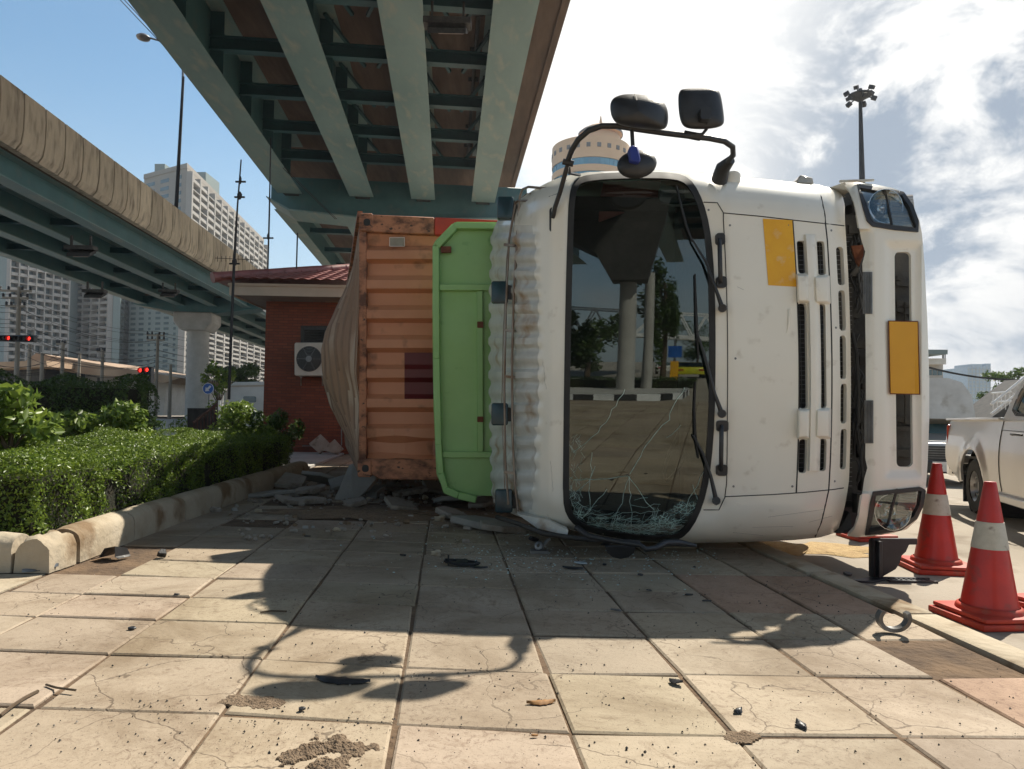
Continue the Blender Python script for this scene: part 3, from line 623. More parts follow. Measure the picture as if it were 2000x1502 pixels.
df = cN.new('ShaderNodeBsdfDiffuse'); df.inputs[0].default_value = (.45, .62, .57, 1); tp = cN.new('ShaderNodeBsdfTransparent'); ms_ = cN.new('ShaderNodeMixShader'); cL.new(ad.outputs[0], ms_.inputs[0]); cL.new(tp.outputs[0], ms_.inputs[1]); cL.new(df.outputs[0], ms_.inputs[2]); cL.new(ms_.outputs[0], co_.inputs[0]); M['craze'] = cz
m = MB(); patch(m, [(1106, 900), (1116, 945), (1124, 985), (1150, 1006), (1200, 1015), (1250, 1020), (1295, 1004), (1335, 975), (1352, 960), (1364, 975), (1352, 1010), (1333, 1036), (1310, 1048), (1275, 1048), (1215, 1043), (1160, 1032), (1130, 1018), (1114, 1000), (1109, 975), (1107, 935)], cabP(-.001), 6); build(m, 'crazed_glass', 'craze', TR, smooth=60)
for pts in ([(1440, 560), (1452, 566)], [(1500, 1010), (1560, 1004), (1610, 995)], [(1470, 1030), (1550, 1028)], [(1430, 1040), (1490, 1046)], [(1580, 1020), (1625, 1008)], [(1060, 700), (1066, 760)], [(1075, 900), (1080, 960)]):
    q = [(pts[0][0]+(pts[-1][0]-pts[0][0])*k/10+rc.gauss(0, .6), pts[0][1]+(pts[-1][1]-pts[0][1])*k/10) for k in range(11)]; m = MB(); m.tube([cabP(.0003)(*p) for p in q], .0010, 4); build(m, 'paint_scratch', 'grey', TR)
for (x, y) in ((1425, 440), (1425, 700), (1425, 950), (1540, 440), (1540, 950), (1622, 450), (1622, 640), (1622, 940), (1384, 410), (1398, 985)):
    m = MB(); m.lathe(cabP(0)(*bx_(x, y)), [(.001, -.003), (.006, -.003), (.008, 0)], 10, axis=(0, 1, 0)); build(m, 'panel_screw', 'grey', TR)
# things seen through the glass
m = MB(); m.prism([W(1180, 352, 5.32), W(1292, 350, 5.32), W(1288, 395, 5.3), W(1235, 408, 5.3), (W(1170, 432, 5.3)), W(1172, 385, 5.3)], (0, .05, 0)); build(m, 'sun_visor', 'pink', TR, bevel=.01)
m = MB(); m.prism([W(x, y, 5.12) for x, y in rrect(1288, 362, 1337, 396, 10)], (0, .04, 0)); m.tube([W(1300, 400, 5.15), W(1330, 402, 5.12), W(1365, 396, 5.05)], .01, 6); build(m, 'rear_view_mirror', 'grey', TR, smooth=40)
m = MB(); m.prism([W(1330, 380, 5.15), W(1392, 420, 5.0), W(1394, 980, 5.05), W(1345, 1030, 5.15)], (0, .25, 0)); build(m, 'dashboard', 'black', TR, bevel=.02)
m = MB(); c0 = W(1325, 880, 5.35)
m.tube([c0+V((math.cos(a)*.10, math.sin(a)*.10, math.sin(a+1.2)*.22)) for a in [k*math.pi/8 for k in range(17)]], .014, 6); build(m, 'steering_wheel', 'black', TR, smooth=60)
for zc in (1.0, 1.95):
    m = MB(); m.box((1.15, 5.72, zc), (.75, .16, .55)); m.box((.60, 5.72, zc), (.24, .12, .28)); build(m, 'seat', 'seat', TR, bevel=.05, bseg=2)
# wipers
def cabtube(nm, pts, r, m_, k=.03, n=8, lab=None):
    mm = MB(); mm.tube([cabP(q[2] if len(q) > 2 else k)(q[0], q[1]) for q in pts], r, n); return build(mm, nm, m_, TR, smooth=60, label=lab)
for pts, bl in (([(1411, 602, .05), (1400, 570, .06), (1378, 510, .05), (1352, 468, .04)], [(1352, 472, .03), (1340, 440, .02), (1331, 405, .02), (1321, 362, .02)]),
                ([(1410, 808, .05), (1396, 770, .06), (1378, 700, .05), (1362, 650, .04)], [(1364, 700, .02), (1361, 640, .03), (1359, 590, .02), (1357, 535, .02)]),
                ([(1399, 978, .05), (1388, 930, .06), (1372, 885, .05), (1354, 850, .04)], [(1364, 895, .02), (1358, 850, .03), (1356, 800, .02), (1358, 745, .02)])):
    w_ = cabtube('wiper_arm', pts, [.017, .012, .009, .007], 'black')
    m = MB(); ps = [cabP(q[2])(q[0], q[1]) for q in bl]; m.tube(ps, [.005, .009, .008, .004], 6); m.tube([p+V((.004, .006, 0)) for p in ps], .005, 4)
    b = build(m, 'wiper_blade', 'rubber', TR, smooth=60)
    m = MB(); m.tube([cabP(.0)(pts[0][0], pts[0][1]), cabP(.075)(pts[0][0], pts[0][1])], [.03, .026], 14); build(m, 'wiper_pivot', 'black', TR, smooth=40)
for y0, y1 in ((468, 552), (832, 918)):
    m = MB(); x = 1403
    for q in (y0, y1): m.prism([cabP(.0)(*bx_(a, b)) for a, b in rrect(x-7, q-11, x+9, q+11, 5)], (0, -.03, 0))
    m.tube([cabP(k)(*bx_(x+1, y)) for y, k in ((y0, .02), (y0+8, .06), (y0+25, .075), (y1-25, .075), (y1-8, .06), (y1, .02))], .015, 8); build(m, 'grab_handle', 'black', TR, smooth=40)
# mirror arm, mirrors
m = MB(); arm = [(1408, 345, 4.93), (1414, 325, 4.86), (1432, 303, 4.74), (1431, 287, 4.66), (1415, 276, 4.62), (1385, 270, 4.60), (1350, 266, 4.58), (1300, 260, 4.56), (1250, 253, 4.55), (1205, 246, 4.55), (1175, 246, 4.56), (1150, 255, 4.58), (1130, 272, 4.62), (1117, 293, 4.68), (1110, 312, 4.74)]
m.tube([W(*p) for p in arm], .019, 10)
a2 = [(1113, 305, 4.74), (1105, 335, 4.80), (1094, 375, 4.88), (1084, 405, 4.95), (1080, 425, 5.0)]
m.tube([W(*p) for p in a2], .016, 8); m.prism([W(x, y, 5.0) for x, y in rrect(1073, 405, 1087, 453, 6)], (0, .04, 0))
m.tube([W(1099, 315, 4.76), W(1120, 320, 4.76)], .022, 8); m.tube([W(1110, 318, 4.78), W(1112, 338, 4.9), W(1132, 342, 5.1)], .012, 6)
m.tube([W(1405, 352, 4.96), W(1412, 328, 4.88), W(1428, 312, 4.80)], [.058, .050, .030], 12); build(m, 'mirror_arm', 'black', TR, smooth=50)
m = MB(); m.prism([W(1416, 372, 4.98), W(1424, 333, 4.98), W(1440, 331, 4.98), W(1448, 338, 4.98), W(1447, 373, 4.98)], (0, .22, 0)); build(m, 'arm_mount_block', 'truck', TR, bevel=.015, bseg=3)
def pillow(outl, Yc, dep, n=5, pw=2.2):
    mm = MB(); cx = sum(p[0] for p in outl)/len(outl); cy = sum(p[1] for p in outl)/len(outl); rows = []
    for k in range(n+1):
        a = math.pi/2*k/n; s = math.sin(a)**(2/pw) if a else 0; h = math.cos(a)**(2/pw) if k < n else 0
        rows.append([W(cx+(x-cx)*max(s, .001), cy+(y-cy)*max(s, .001), Yc-dep*h) for x, y in outl+[outl[0]]])
    rows.append([W(cx+(x-cx)*.97, cy+(y-cy)*.97, Yc+.02) for x, y in outl+[outl[0]]]); mm.grid(rows); mm.add([V(p) for p in rows[-1][:-1]], [tuple(range(len(outl)))])
    return mm
mir1 = chai([(1203, 188), (1222, 183), (1250, 184), (1278, 188), (1295, 196), (1304, 212), (1306, 232), (1303, 248), (1294, 254), (1262, 253), (1220, 247), (1203, 241), (1194, 228), (1191, 208), (1194, 196)])
mr = build(pillow(mir1, 4.50, .12), 'mirror_housing', 'black', TR, smooth=60, label='wide curved mirror housing')
m = MB(); m.tube([W(1240, 183, 4.45), W(1244, 196, 4.375), W(1246, 215, 4.365)], .003, 4); build(m, 'housing_joint', 'rubber', mr)
mir2 = chai([(1334, 173), (1365, 172), (1395, 172), (1405, 177), (1410, 195), (1415, 232), (1413, 244), (1400, 250), (1375, 253), (1345, 252), (1332, 245), (1326, 225), (1324, 190), (1327, 178)])
build(pillow(mir2, 4.55, .06, pw=3), 'mirror_housing', 'black', TR, smooth=60, label='square mirror housing')
m = MB(); m.tube([W(1354, 264, 4.57), W(1372, 262, 4.56), W(1380, 252, 4.55), W(1379, 232, 4.47)], .011, 8); m.prism([W(x, y, 4.43) for x, y in rrect(1369, 209, 1389, 232, 4)], (0, .06, 0)); m.tube([W(1336, 262, 4.585), W(1368, 268, 4.585)], .026, 8); build(m, 'mirror_bracket', 'black', TR, smooth=40)
ov = [(1244+39*math.cos(a*math.pi/12), 321+28*math.sin(a*math.pi/12)-3*math.cos(a*math.pi/12)) for a in range(24)]
build(pillow(ov, 4.60, .07), 'mirror_housing', 'black', TR, smooth=60, label='oval mirror housing over the windscreen edge')
m = MB(); m.tube([W(1234, 252, 4.55), W(1236, 285, 4.55)], .013, 8); build(m, 'mirror_stem', 'black', TR, smooth=50)
m = MB(); m.prism([W(1228, 288, 4.50), W(1234, 283, 4.50), W(1246, 284, 4.50), W(1252, 312, 4.49), (W(1248, 318, 4.49)), W(1231, 314, 4.49)], (0, .07, 0)); build(m, 'mirror_neck', 'blue', TR, bevel=.008)
m = MB(); m.prism([W(1556, 357, 5.1), W(1558, 350, 5.1), W(1564, 341, 5.1), W(1588, 347, 5.1), W(1590, 359, 5.1)], (0, .12, 0)); build(m, 'side_marker_lamp', 'amberlens', TR, bevel=.006)
# crushed mirror under the cab
m = MB(); m.tube([W(1125, 1030, 4.80), W(1150, 1047, 4.72), W(1200, 1057, 4.66), W(1250, 1064, 4.62), (W(1262, 1073, 4.6)), W(1280, 1070, 4.62), W(1300, 1060, 4.68), W(1325, 1060, 4.74), W(1360, 1066, 4.75)], [.02, .02, .018, .018, .018, .018, .024, .026, .012], 8); build(m, 'bent_mirror_arm', 'black', TR, smooth=60)
m = MB(); rows = []
for i in range(7):
    a = math.pi*i/6; rows.append([W(1212-30*math.cos(a), 1068+24*math.sin(a)*k, 4.62+.05*k*math.sin(a)) for k in (0, .5, 1)])
m.grid(rows); build(m, 'broken_mirror_shell', 'black', TR, smooth=50, solid=.015)
m = MB(); m.tube([W(970, 1010, 5.3), W(1010, 1022, 5.15), W(1060, 1042, 4.98), W(1130, 1052, 4.95), W(1250, 1060, 4.95)], .018, 6); build(m, 'bent_gutter', 'dark', TR, smooth=60)
m = MB(); m.prism([W(1010, 1004, 5.3), W(1070, 1016, 5.1), W(1110, 1036, 5.02), W(1108, 1046, 5.02), W(1050, 1032, 5.15)], (0, .5, 0)); build(m, 'torn_roof_edge', 'truck_dirty', TR)
# roof rack pipes and marker lamps
m = MB()
m.tube([W(1078, 369, 5.15), W(1032, 365, 5.35), W(1020, 370, 5.42), W(1015, 385, 5.45), W(1012, 430, 5.46), W(1004, 560, 5.46), W(1000, 700, 5.46), W(1001, 850, 5.46), W(1006, 950, 5.46), W(1012, 1000, 5.45), W(1025, 1012, 5.4)], .0095, 8)
m.tube([W(1062, 392, 5.2), W(1012, 392, 5.45), W(1006, 400, 5.5), W(994, 470, 5.5), W(988, 600, 5.5), W(985, 760, 5.5), W(987, 900, 5.5), W(993, 985, 5.5)], .009, 8)
m.tube([W(1060, 380, 5.3), W(1030, 378, 5.4), W(1005, 395, 5.52), W(990, 500, 5.54), W(983, 650, 5.54), (W(980, 800, 5.54)), W(986, 960, 5.54)], .004, 5)
for y in (478, 645, 735, 922): m.bar(W(985, y, 5.5), W(1006, y+2, 5.46), .02, .02)
build(m, 'roof_rail', 'pipe', TR, smooth=50)
for i, (x, y, w, h) in enumerate(((987, 405, 32, 44), (976, 570, 33, 43), (976, 809, 33, 44), (984, 979, 34, 46))):
    m = MB(); m.prism([W(a, b, 5.50) for a, b in rrect(x-w/2, y-h/2, x+w/2, y+h/2, 5)], (0, .07, 0)); l = build(m, 'marker_lamp', 'marker', TR, bevel=.01, bseg=2)
    m = MB(); m.prism([W(x+w/2-2, y-14, 5.53), W(x+w/2+7, y-12, 5.53), W(x+w/2+7, y+14, 5.53), W(x+w/2-2, y+14, 5.53)], (0, .03, 0)); build(m, 'lamp_bracket', 'black', l)
# stickers, dents
m = MB(); patch(m, [bx_(*p) for p in [(1490, 427), (1549, 430), (1549, 560), (1493, 557)]], cabP(.003), 8); build(m, 'warning_sticker', 'yellow', TR, smooth=60)
m = MB(); m.tube([cabP(.0)(1542, 604), cabP(.004)(1541, 625), cabP(.0)(1537, 650)], [.012, .009, .003], 8); build(m, 'body_dent', 'truck', TR, smooth=60)
# ---- bumper, torn forward from the cab
BO = [(1640, 352), (1655, 352), (1680, 357), (1708, 360), (1744, 367), (1766, 376), (1784, 402), (1796, 432), (1801, 458), (1806, 520), (1811, 620), (1815, 740), (1815, 820), (1812, 900), (1808, 960), (1803, 990), (1792, 1014), (1771, 1034), (1740, 1042), (1700, 1048), (1672, 1049), (1655, 1047), (1668, 1034), (1677, 1010), (1683, 970), (1688, 935), (1694, 914), (1690, 896), (1691, 800), (1691, 700), (1690, 620), (1684, 516), (1690, 492), (1682, 468), (1675, 430), (1668, 395), (1658, 372)]
HT = [(1676, 362), (1730, 370), (1764, 377), (1781, 402), (1792, 432), (1793, 450), (1750, 446), (1706, 439), (1697, 430), (1688, 400)]
HB = [(1708, 963), (1750, 959), (1798, 954), (1806, 958), (1801, 988), (1789, 1012), (1760, 1033), (1722, 1040), (1692, 1044), (1700, 1008), (1703, 985)]
SL = rrect(1751, 492, 1783, 912, 9)
SL = [(x+(5 if y < 600 else 0)*0+((700-y)/210*-4 if y < 700 else 0), y) for x, y in SL]
def bumY(px, py, k=0.0):
    d = min(py-350, 1050-py); Y = 4.80
    if d < 90: q = 1-max(0, d/90); Y += .26*(1-math.sqrt(max(0, 1-q*q)))
    l = 1690 if 450 < py < 960 else 1660
    if px < l+22: Y += .10*((l+22-px)/40)**2
    if px > 1795: Y += .05*((px-1795)/20)**2
    if 1728 < px < 1800 and 470 < py < 935: Y += .022*min(1, (px-1728)/10, (1800-px)/8, (py-470)/16, (935-py)/16)
    Y -= .03*max(0, 1-((py-700)/350)**2)
    return Y-k
def bumP(k=0.0): return lambda px, py: W(px, py, bumY(px, py, k))
m = MB(); patch(m, BO, bumP(), 5, holes=[offs(HT, -4), offs(HB, -4), SL]); bu = build(m, 'bumper', 'truck', TR, smooth=38, solid=.025, soff=-1)
for nm, q in (('upper', HT), ('lower', HB)):
    m = MB(); patch(m, offs(q, 3), bumP(.012), 3, holes=[offs(q, -5)]); hl = build(m, 'headlight', 'black', TR, smooth=40, solid=.03, soff=-1, label=('headlight at the raised end of the bumper' if nm == 'upper' else 'headlight at the ground end of the bumper'))
    m = MB(); cy = sum(p[1] for p in q)/len(q); ys = [p[1] for p in q]; xs_ = [p[0] for p in q]
    patch(m, offs(q, -6), bumP(-.01), 6); build(m, 'lens', 'lens', hl, smooth=60)
    m = MB(); patch(m, offs(q, -3), bumP(-.12), 8); build(m, 'lamp_bowl', 'grey', hl, smooth=60)
    xa, ya, xb, yb = (1692, 378, 1745, 440) if nm == 'upper' else (1712, 964, 1752, 1030)
    c = W((xa+xb)/2, (ya+yb)/2, bumY((xa+xb)/2, (ya+yb)/2)+.10); m = MB(); r = (yb-ya)/2/284*1.05
    m.lathe(c, [(.02, 0), (.035, -.004), (r*.6, -.02), (r*.9, -.05), (r, -.08), (r*1.02, -.08)], 20, axis=(0, 1, 0)); m.lathe(c+V((0, -.03, 0)), [(.03, .01), (.03, -.01), (.018, -.022), (.002, -.027)], 12, axis=(0, 1, 0)); build(m, 'reflector', 'chrome', hl, smooth=30)
    xa, ya, xb, yb = (1737, 380, 1783, 446) if nm == 'upper' else (1757, 960, 1790, 1024)
    m = MB(); rows = []
    for i in range(25):
        y = ya+(yb-ya)*i/24; rows.append([bumP(-.03+.006*(i % 2))(xa+(xb-xa)*k/4+(y-ya)*(.12 if nm == 'upper' else -.15), y) for k in range(5)])
    m.grid(rows); build(m, 'indicator', 'amberlens', hl, smooth=20)
    m = MB(); dx = .2 if nm == 'upper' else -.25
    m.tube([bumP(-.005)(xa-7+(y-ya)*dx, y) for y in (ya-6, (ya+yb)/2, yb)], .009, 6); build(m, 'lamp_divider', 'black', hl)
m = MB(); m.prism([W(1735, 470, 4.95), W(1800, 470, 4.95), W(1800, 930, 4.95), W(1735, 930, 4.95)], (0, .03, 0))
for i in range(16):
    y = random.Random(i).uniform(500, 900); m.bar(W(1750, y, 4.91), W(1786, y+random.Random(i+9).uniform(-12, 12), 4.92), .02, .03)
m.tube([W(1768, 590, 4.90), W(1768, 830, 4.90)], .006, 5); build(m, 'bumper_inner_frame', 'dark', TR)
m = MB(); patch(m, [(1737, 628), (1792, 629), (1795, 769), (1740, 768)], bumP(.028), 9); pl = build(m, 'number_plate', 'plate', TR, solid=.004)
m = MB(); patch(m, [(1735, 626), (1794, 627), (1797, 771), (1738, 770)], bumP(.024), 4, holes=[[(1739, 630), (1790, 631), (1793, 767), (1742, 766)]]); build(m, 'plate_rim', 'rust', pl, solid=.003)
for (x0, y0, x1, y1) in ((1685, 531, 1704, 613), (1688, 782, 1706, 866)):
    m = MB(); rows = []
    for i in range(13): x = x0+(x1-x0)*i/12; rows.append([bumP(.010+.004*(i % 2))(x, y0+(y1-y0)*k/6) for k in range(7)])
    m.grid(rows); build(m, 'step_tread', 'grey', TR, smooth=15)
# dark machinery in the gap between cab and bumper
m = MB(); m.prism([W(1635, 372, 5.22), W(1715, 372, 5.22), W(1715, 1035, 5.3), W(1635, 1030, 5.3)], (0, .05, 0)); rg = random.Random(21)
for i in range(46):
    x = rg.uniform(1652, 1690); y = rg.uniform(385, 1010); m.box(W(x, y, rg.uniform(5.0, 5.18)), (rg.uniform(.02, .09), rg.uniform(.02, .1), rg.uniform(.02, .14)))
build(m, 'chassis_front_frame', 'dark', TR)
m = MB()
for i in range(26):
    x = rg.uniform(1655, 1686); y = rg.uniform(380, 900); L = rg.uniform(30, 130); Yq = rg.uniform(4.95, 5.1)
    m.tube([W(x, y, Yq), W(x+rg.uniform(-10, 12), y+L*.3, Yq-.03), W(x+rg.uniform(-8, 10), y+L*.7, Yq-.02), W(x+rg.uniform(-6, 6), y+L, Yq)], rg.uniform(.004, .010), 6)
m.tube([W(1664, 650, 4.95), W(1673, 690, 4.92), W(1677, 760, 4.92), W(1676, 830, 4.94)], .013, 8); build(m, 'hose', 'rubber', TR, smooth=60)
m = MB()
m.prism([W(1663, 480, 4.95), W(1688, 478, 4.92), W(1686, 500, 4.9), W(1678, 520, 4.92), W(1670, 505, 4.95)], (0, .02, 0)); build(m, 'metal_bracket', 'rust', TR)
m = MB(); m.prism([W(1620, 366, 5.1), W(1650, 356, 5.0), W(1662, 372, 5.0), W(1645, 378, 5.1)], (0, .15, .0)); m.bar(W(1640, 354, 4.95), W(1706, 352, 4.95), .02, .012); build(m, 'torn_mudguard', 'truck_dirty', TR)
m = MB(); m.prism([W(1640, 1010, 5.1), W(1660, 1000, 5.05), W(1664, 1030, 5.05), W(1672, 1040, 5.05), W(1634, 1042, 5.1)], (0, .2, 0)); build(m, 'torn_mudguard', 'black', TR)
m = MB(); m.box((2.52, 5.72, 1.40), (.62, .85, 2.2)); build(m, 'gap_light_block', 'dark', TR, bevel=.05)  # added block, keeps sun from streaking through the gap behind the bumper
# chassis, axle and wheels behind the cab (the lying truck's underside faces right)
m = MB()
for z in (.95, 1.75): m.bar((2.35, 5.4, z), (1.95, 10.6, z), .22, .08)
for y in (5.6, 7.2, 8.8, 10.4): m.bar((2.3-(y-5.4)*.077, y, .95), (2.3-(y-5.4)*.077, y, 1.75), .12, .1)
build(m, 'chassis_frame', 'dark', TR)
m = MB(); m.box((2.05, 6.0, 1.35), (.8, .9, .7)); m.box((2.1, 5.5, 1.35), (.6, .1, .8)); build(m, 'engine', 'dark', TR, bevel=.04)
def wheelp(par, c, r, w, axv, dual=False):
    a = V(axv).normalized(); m = MB(); m.lathe(c, [(r*.55, -w/2), (r*.92, -w/2), (r, -w*.36), (r, w*.36), (r*.92, w/2), (r*.55, w/2)], 32, axis=a); wo_ = build(m, 'wheel', 'tyre', par, smooth=40)
    m = MB(); m.lathe(c, [(.02, w*.20), (r*.18, w*.22), (r*.22, w*.10), (r*.42, w*.06), (r*.50, w*.30), (r*.56, w*.44), (r*.58, w*.40)], 24, axis=a); m.lathe(c, [(.02, -w*.1), (r*.55, -w*.1), (r*.56, -w*.4)], 24, axis=a); build(m, 'rim', 'rim', wo_, smooth=35)
    return wo_
wheelp(TR, V((2.28, 6.5, .42)), .48, .28, (0, 0, -1)); wheelp(TR, V((2.28, 6.5, 2.30)), .48, .28, (0, 0, 1))
m = MB(); m.bar((2.30, 6.5, .4), (2.30, 6.5, 2.3), .14, .14); build(m, 'axle', 'dark', TR)
# ================================================================ TRAILER
TL = thing('trailer', 'overturned green trailer behind the cab with a rusty bracketed headboard', 'trailer', (1.2, 6.6, 0))
YH = 6.42
HO = [(887, 434), (1015, 434), (1200, 440), (1300, 440), (1300, 975), (965, 968), (930, 985), (886, 966), (864, 952), (853, 930), (847, 800), (845, 600), (845, 477)]
HO2 = [(x, y) for x, y in HO if x < 1180]+[]
HO = [(887, 434), (1180, 438), (1180, 972), (960, 968), (890, 967), (866, 952), (853, 930), (847, 800), (845, 600), (845, 477)]
m = MB(); patch(m, HO, lambda x, y: W(x, y, YH+.09-.01*math.sin(y*.021)*math.sin(x*.03)), 16); build(m, 'headboard_sheet', 'green', TL, solid=.02, smooth=30)
m = MB(); ft = .10
def fbar(pts, w=12, Yq=YH, ex=.11, mm=None):
    for (a, b) in zip(pts, pts[1:]):
        A_, B_ = V((a[0], a[1], 0)), V((b[0], b[1], 0)); d = (B_-A_).normalized(); n_ = V((-d.y, d.x, 0))*w/2
        q = [A_-n_, B_-n_, B_+n_, A_+n_]; (mm or m).prism([W(p.x, p.y, Yq) for p in q], (0, ex, 0))
fbar([(851, 480), (852, 700), (856, 872)], 13); fbar([(853, 480), (888, 442)], 13); fbar([(886, 440), (1180, 443)], 12)
fbar([(856, 868), (861, 925), (872, 962)], 12, YH-.01); fbar([(869, 957), (895, 968), (930, 976)], 14, YH-.02, .2)
build(m, 'headboard_frame', 'green', TL, bevel=.006)
m = MB(); fbar([(858, 561), (1180, 561)], 12, YH+.02, .07); fbar([(858, 888), (1180, 889)], 12, YH+.02, .07); fbar([(937, 568), (938, 882)], 12, YH+.03, .06); build(m, 'headboard_rail', 'green', TL, bevel=.005)
m = MB()
for (x, y, w, h) in ((871, 487, 20, 12), (938, 634, 12, 12), (938, 819, 12, 11)): m.prism([W(a, b, YH+.015) for a, b in rrect(x-w/2, y-h/2, x+w/2, y+h/2, 1, 1)], (0, .03, 0))
build(m, 'rusty_latch', 'rust', TL)
m = MB()
for z in (.95, 1.75): m.bar((1.95, 7.2, z), (1.25, 15.5, z), .16, .3)
for k in range(8): m.bar((1.50-.088*k, 7.0+k*1.1, .45), (1.50-.088*k, 7.0+k*1.1, 2.75), .12, .10)
build(m, 'trailer_frame', 'green', TL)
for y in (11.8, 13.1):
    xx = 1.55-.088*(y-7)
    m = MB(); m.bar((xx+.35, y, .4), (xx+.35, y, 2.7), .12, .12); build(m, 'axle', 'dark', TL)
    for z, s in ((.62, -1), (2.5, 1)): wheelp(TL, V((xx+.35, y, z)), .5, .3, (0, 0, s))
# ================================================================ CONTAINER
CT = thing('shipping_container', 'orange shipping container lying on its side with a crumpled bulging roof', 'container', (0, 9, 0))
YC = 7.0
def prof(py):                                   # trapezoid corrugation of the end wall
    k = ((py-480)/58.0) % 1.0
    if k < .16: return k/.16
    if k < .44: return 1
    if k < .60: return 1-(k-.44)/.16
    return 0
pys = [452]
y = 480-58
while y < 905:
    for q in (0, .16, .44, .60):
        v = y+58*q
        if 458 < v < 893: pys.append(v)
    y += 58
pys.append(897)
pys = sorted(pys); pxs = [712, 740, 770, 790, 792, 820, 845, 900, 960, 1040, 1120]
m = MB(); rows = [[W(x+random.Random(int(py)).uniform(-1, 1)*0, py+(3*math.sin(x*.04+py) if py > 840 else 0), YC+.085-.07*prof(py)-(.03*math.sin(x*.05) if py > 850 else 0)) for x in pxs] for py in pys]
m.grid(rows, mf=lambda i, k: 1 if (pxs[k] >= 790 and 685 <= (pys[i]+pys[i+1])/2 <= 778) else 0); build(m, 'end_wall', ['orange', 'darkred'], CT, smooth=20, solid=.006)
m = MB()
def cbar(px0, py0, px1, py1, d=.12, mm=m, Yq=YC): mm.prism([W(px0, py0, Yq), W(px1, py0+.02*(px1-px0), Yq), W(px1, py1+.02*(px1-px0)*.5, Yq), W(px0, py1, Yq)], (0, d, 0))
cbar(701, 440, 715, 915); build(m, 'corner_post', 'orange_worn', CT, bevel=.008, bseg=2)
m = MB(); m.prism([W(705, 418, YC-.01), W(848, 424, YC-.01), W(848, 458, YC-.01), W(705, 452, YC-.01)], (0, .16, 0)); build(m, 'corner_rail', 'orange_worn', CT, bevel=.008, label='scorched scratched top rail')
m = MB(); m.prism([W(848.5, 424, YC-.01), W(1120, 437, YC-.01), W(1120, 470, YC-.01), W(848.5, 458, YC-.01)], (0, .16, 0)); build(m, 'corner_rail', 'red', CT, bevel=.008, label='bright red top rail')
m = MB(); m.prism([W(706, 896, YC), W(1120, 900, YC), W(1120, 940, YC), W(850, 938, YC), W(742, 936, YC), W(704, 914, YC)], (0, .16, 0)); build(m, 'corner_rail', 'orange_worn', CT, bevel=.01, label='dented rusty lower rail')
for (x, y) in ((714, 434), (711, 915)):
    m = MB(); m.prism([W(a, b, YC-.018) for a, b in rrect(x-13, y-18, x+14, y+17, 3, 2)], (0, .18, 0)); cst = build(m, 'corner_casting', 'orange_worn', CT, bevel=.008)
    m = MB(); m.prism([W(a, b, YC-.022) for a, b in rrect(x-4, y-7, x+9, y+7, 5, 3)], (0, .02, 0)); build(m, 'casting_hole', 'rubber', cst)
m = MB(); m.prism([W(a, b, YC+.005) for a, b in rrect(762, 465, 789, 480, 1, 1)], (0, .004, 0)); pp = build(m, 'label_plate', 'rubble', CT)
m = MB()
for a, b in (((761, 464), (790, 464)), ((790, 464), (790, 481)), ((790, 481), (761, 481)), ((761, 481), (761, 464))): m.bar(W(*a, YC+.002), W(*b, YC+.002), .004, .004)
build(m, 'plate_border', 'paintwhite', pp)
# crumpled roof sheet bulging to the left, corrugation following the fold
def vb(v): return interp([(0, 0), (.08, .05), (.2, .34), (.3, .66), (.4, .92), (.48, 1.0), (.60, .93), (.72, .72), (.80, .50), (.9, .16), (1, .0)], v)
m = MB(); rows = []
for i in range(241):
    u = (i/240.0)**1.3; Yq = YC+.03+5.6*u**1.25; r_ = []
    for j in range(41):
        v = j/40.0; yb = 437+(925-437)*v; px0 = 703-3*v; base = W(px0, yb, YC+.02); b_ = vb(v)
        bulge = .36*b_*math.sin(min(1, u*4.2)*math.pi/2)**.9
        if u > .45: bulge *= max(.35, 1-(u-.45)*1.1)
        fold = (abs((u**.75*19+.25*b_) % 1-.5)*2); fold = max(0, min(1, fold*2.0-.5))*.05*(.35+b_)*min(1, u*16)
        cr = .05*b_*math.sin(v*19+u*30)*math.exp(-((v-.72)/.16)**2)
        x = base.x-.255*(Yq-YC)-bulge+fold+cr*.5
        r_.append(V((x, Yq+.08*b_*math.sin(v*9), base.z+(.04*math.sin(u*14)*b_))))
    rows.append(r_)
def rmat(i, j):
    u = ((i+.5)/240.0)**1.3; v = (j+.5)/40; q = abs((u**.75*19+.25*vb(v)) % 1-.5)*2; return 1 if q < .32 else 0  # darker bands stand in for the shading of the folds
m.grid(rows, mf=rmat); build(m, 'roof_sheet', ['roofsheet', 'roofshade'], CT, smooth=35, solid=.008)
m = MB(); a = W(703, 418, YC+.05); b = V((a.x-.255*5.9, 12.9, a.z)); m.bar(a, b, .05, .06); build(m, 'side_rail', 'orange_worn', CT)
m = MB(); p = [V((-1.48, YC+.16, .38)), V((1.45, YC+.16, .38)), V((1.45, YC+.16, 2.93)), V((-1.48, YC+.16, 2.93))]; sh = V((-1.5, 5.9, 0))
m.add([*p, *[q+sh for q in p]], [(2, 3, 7, 6), (0, 1, 5, 4), (1, 2, 6, 5), (4, 5, 6, 7)]); build(m, 'side_wall', 'orange', CT, solid=.02)
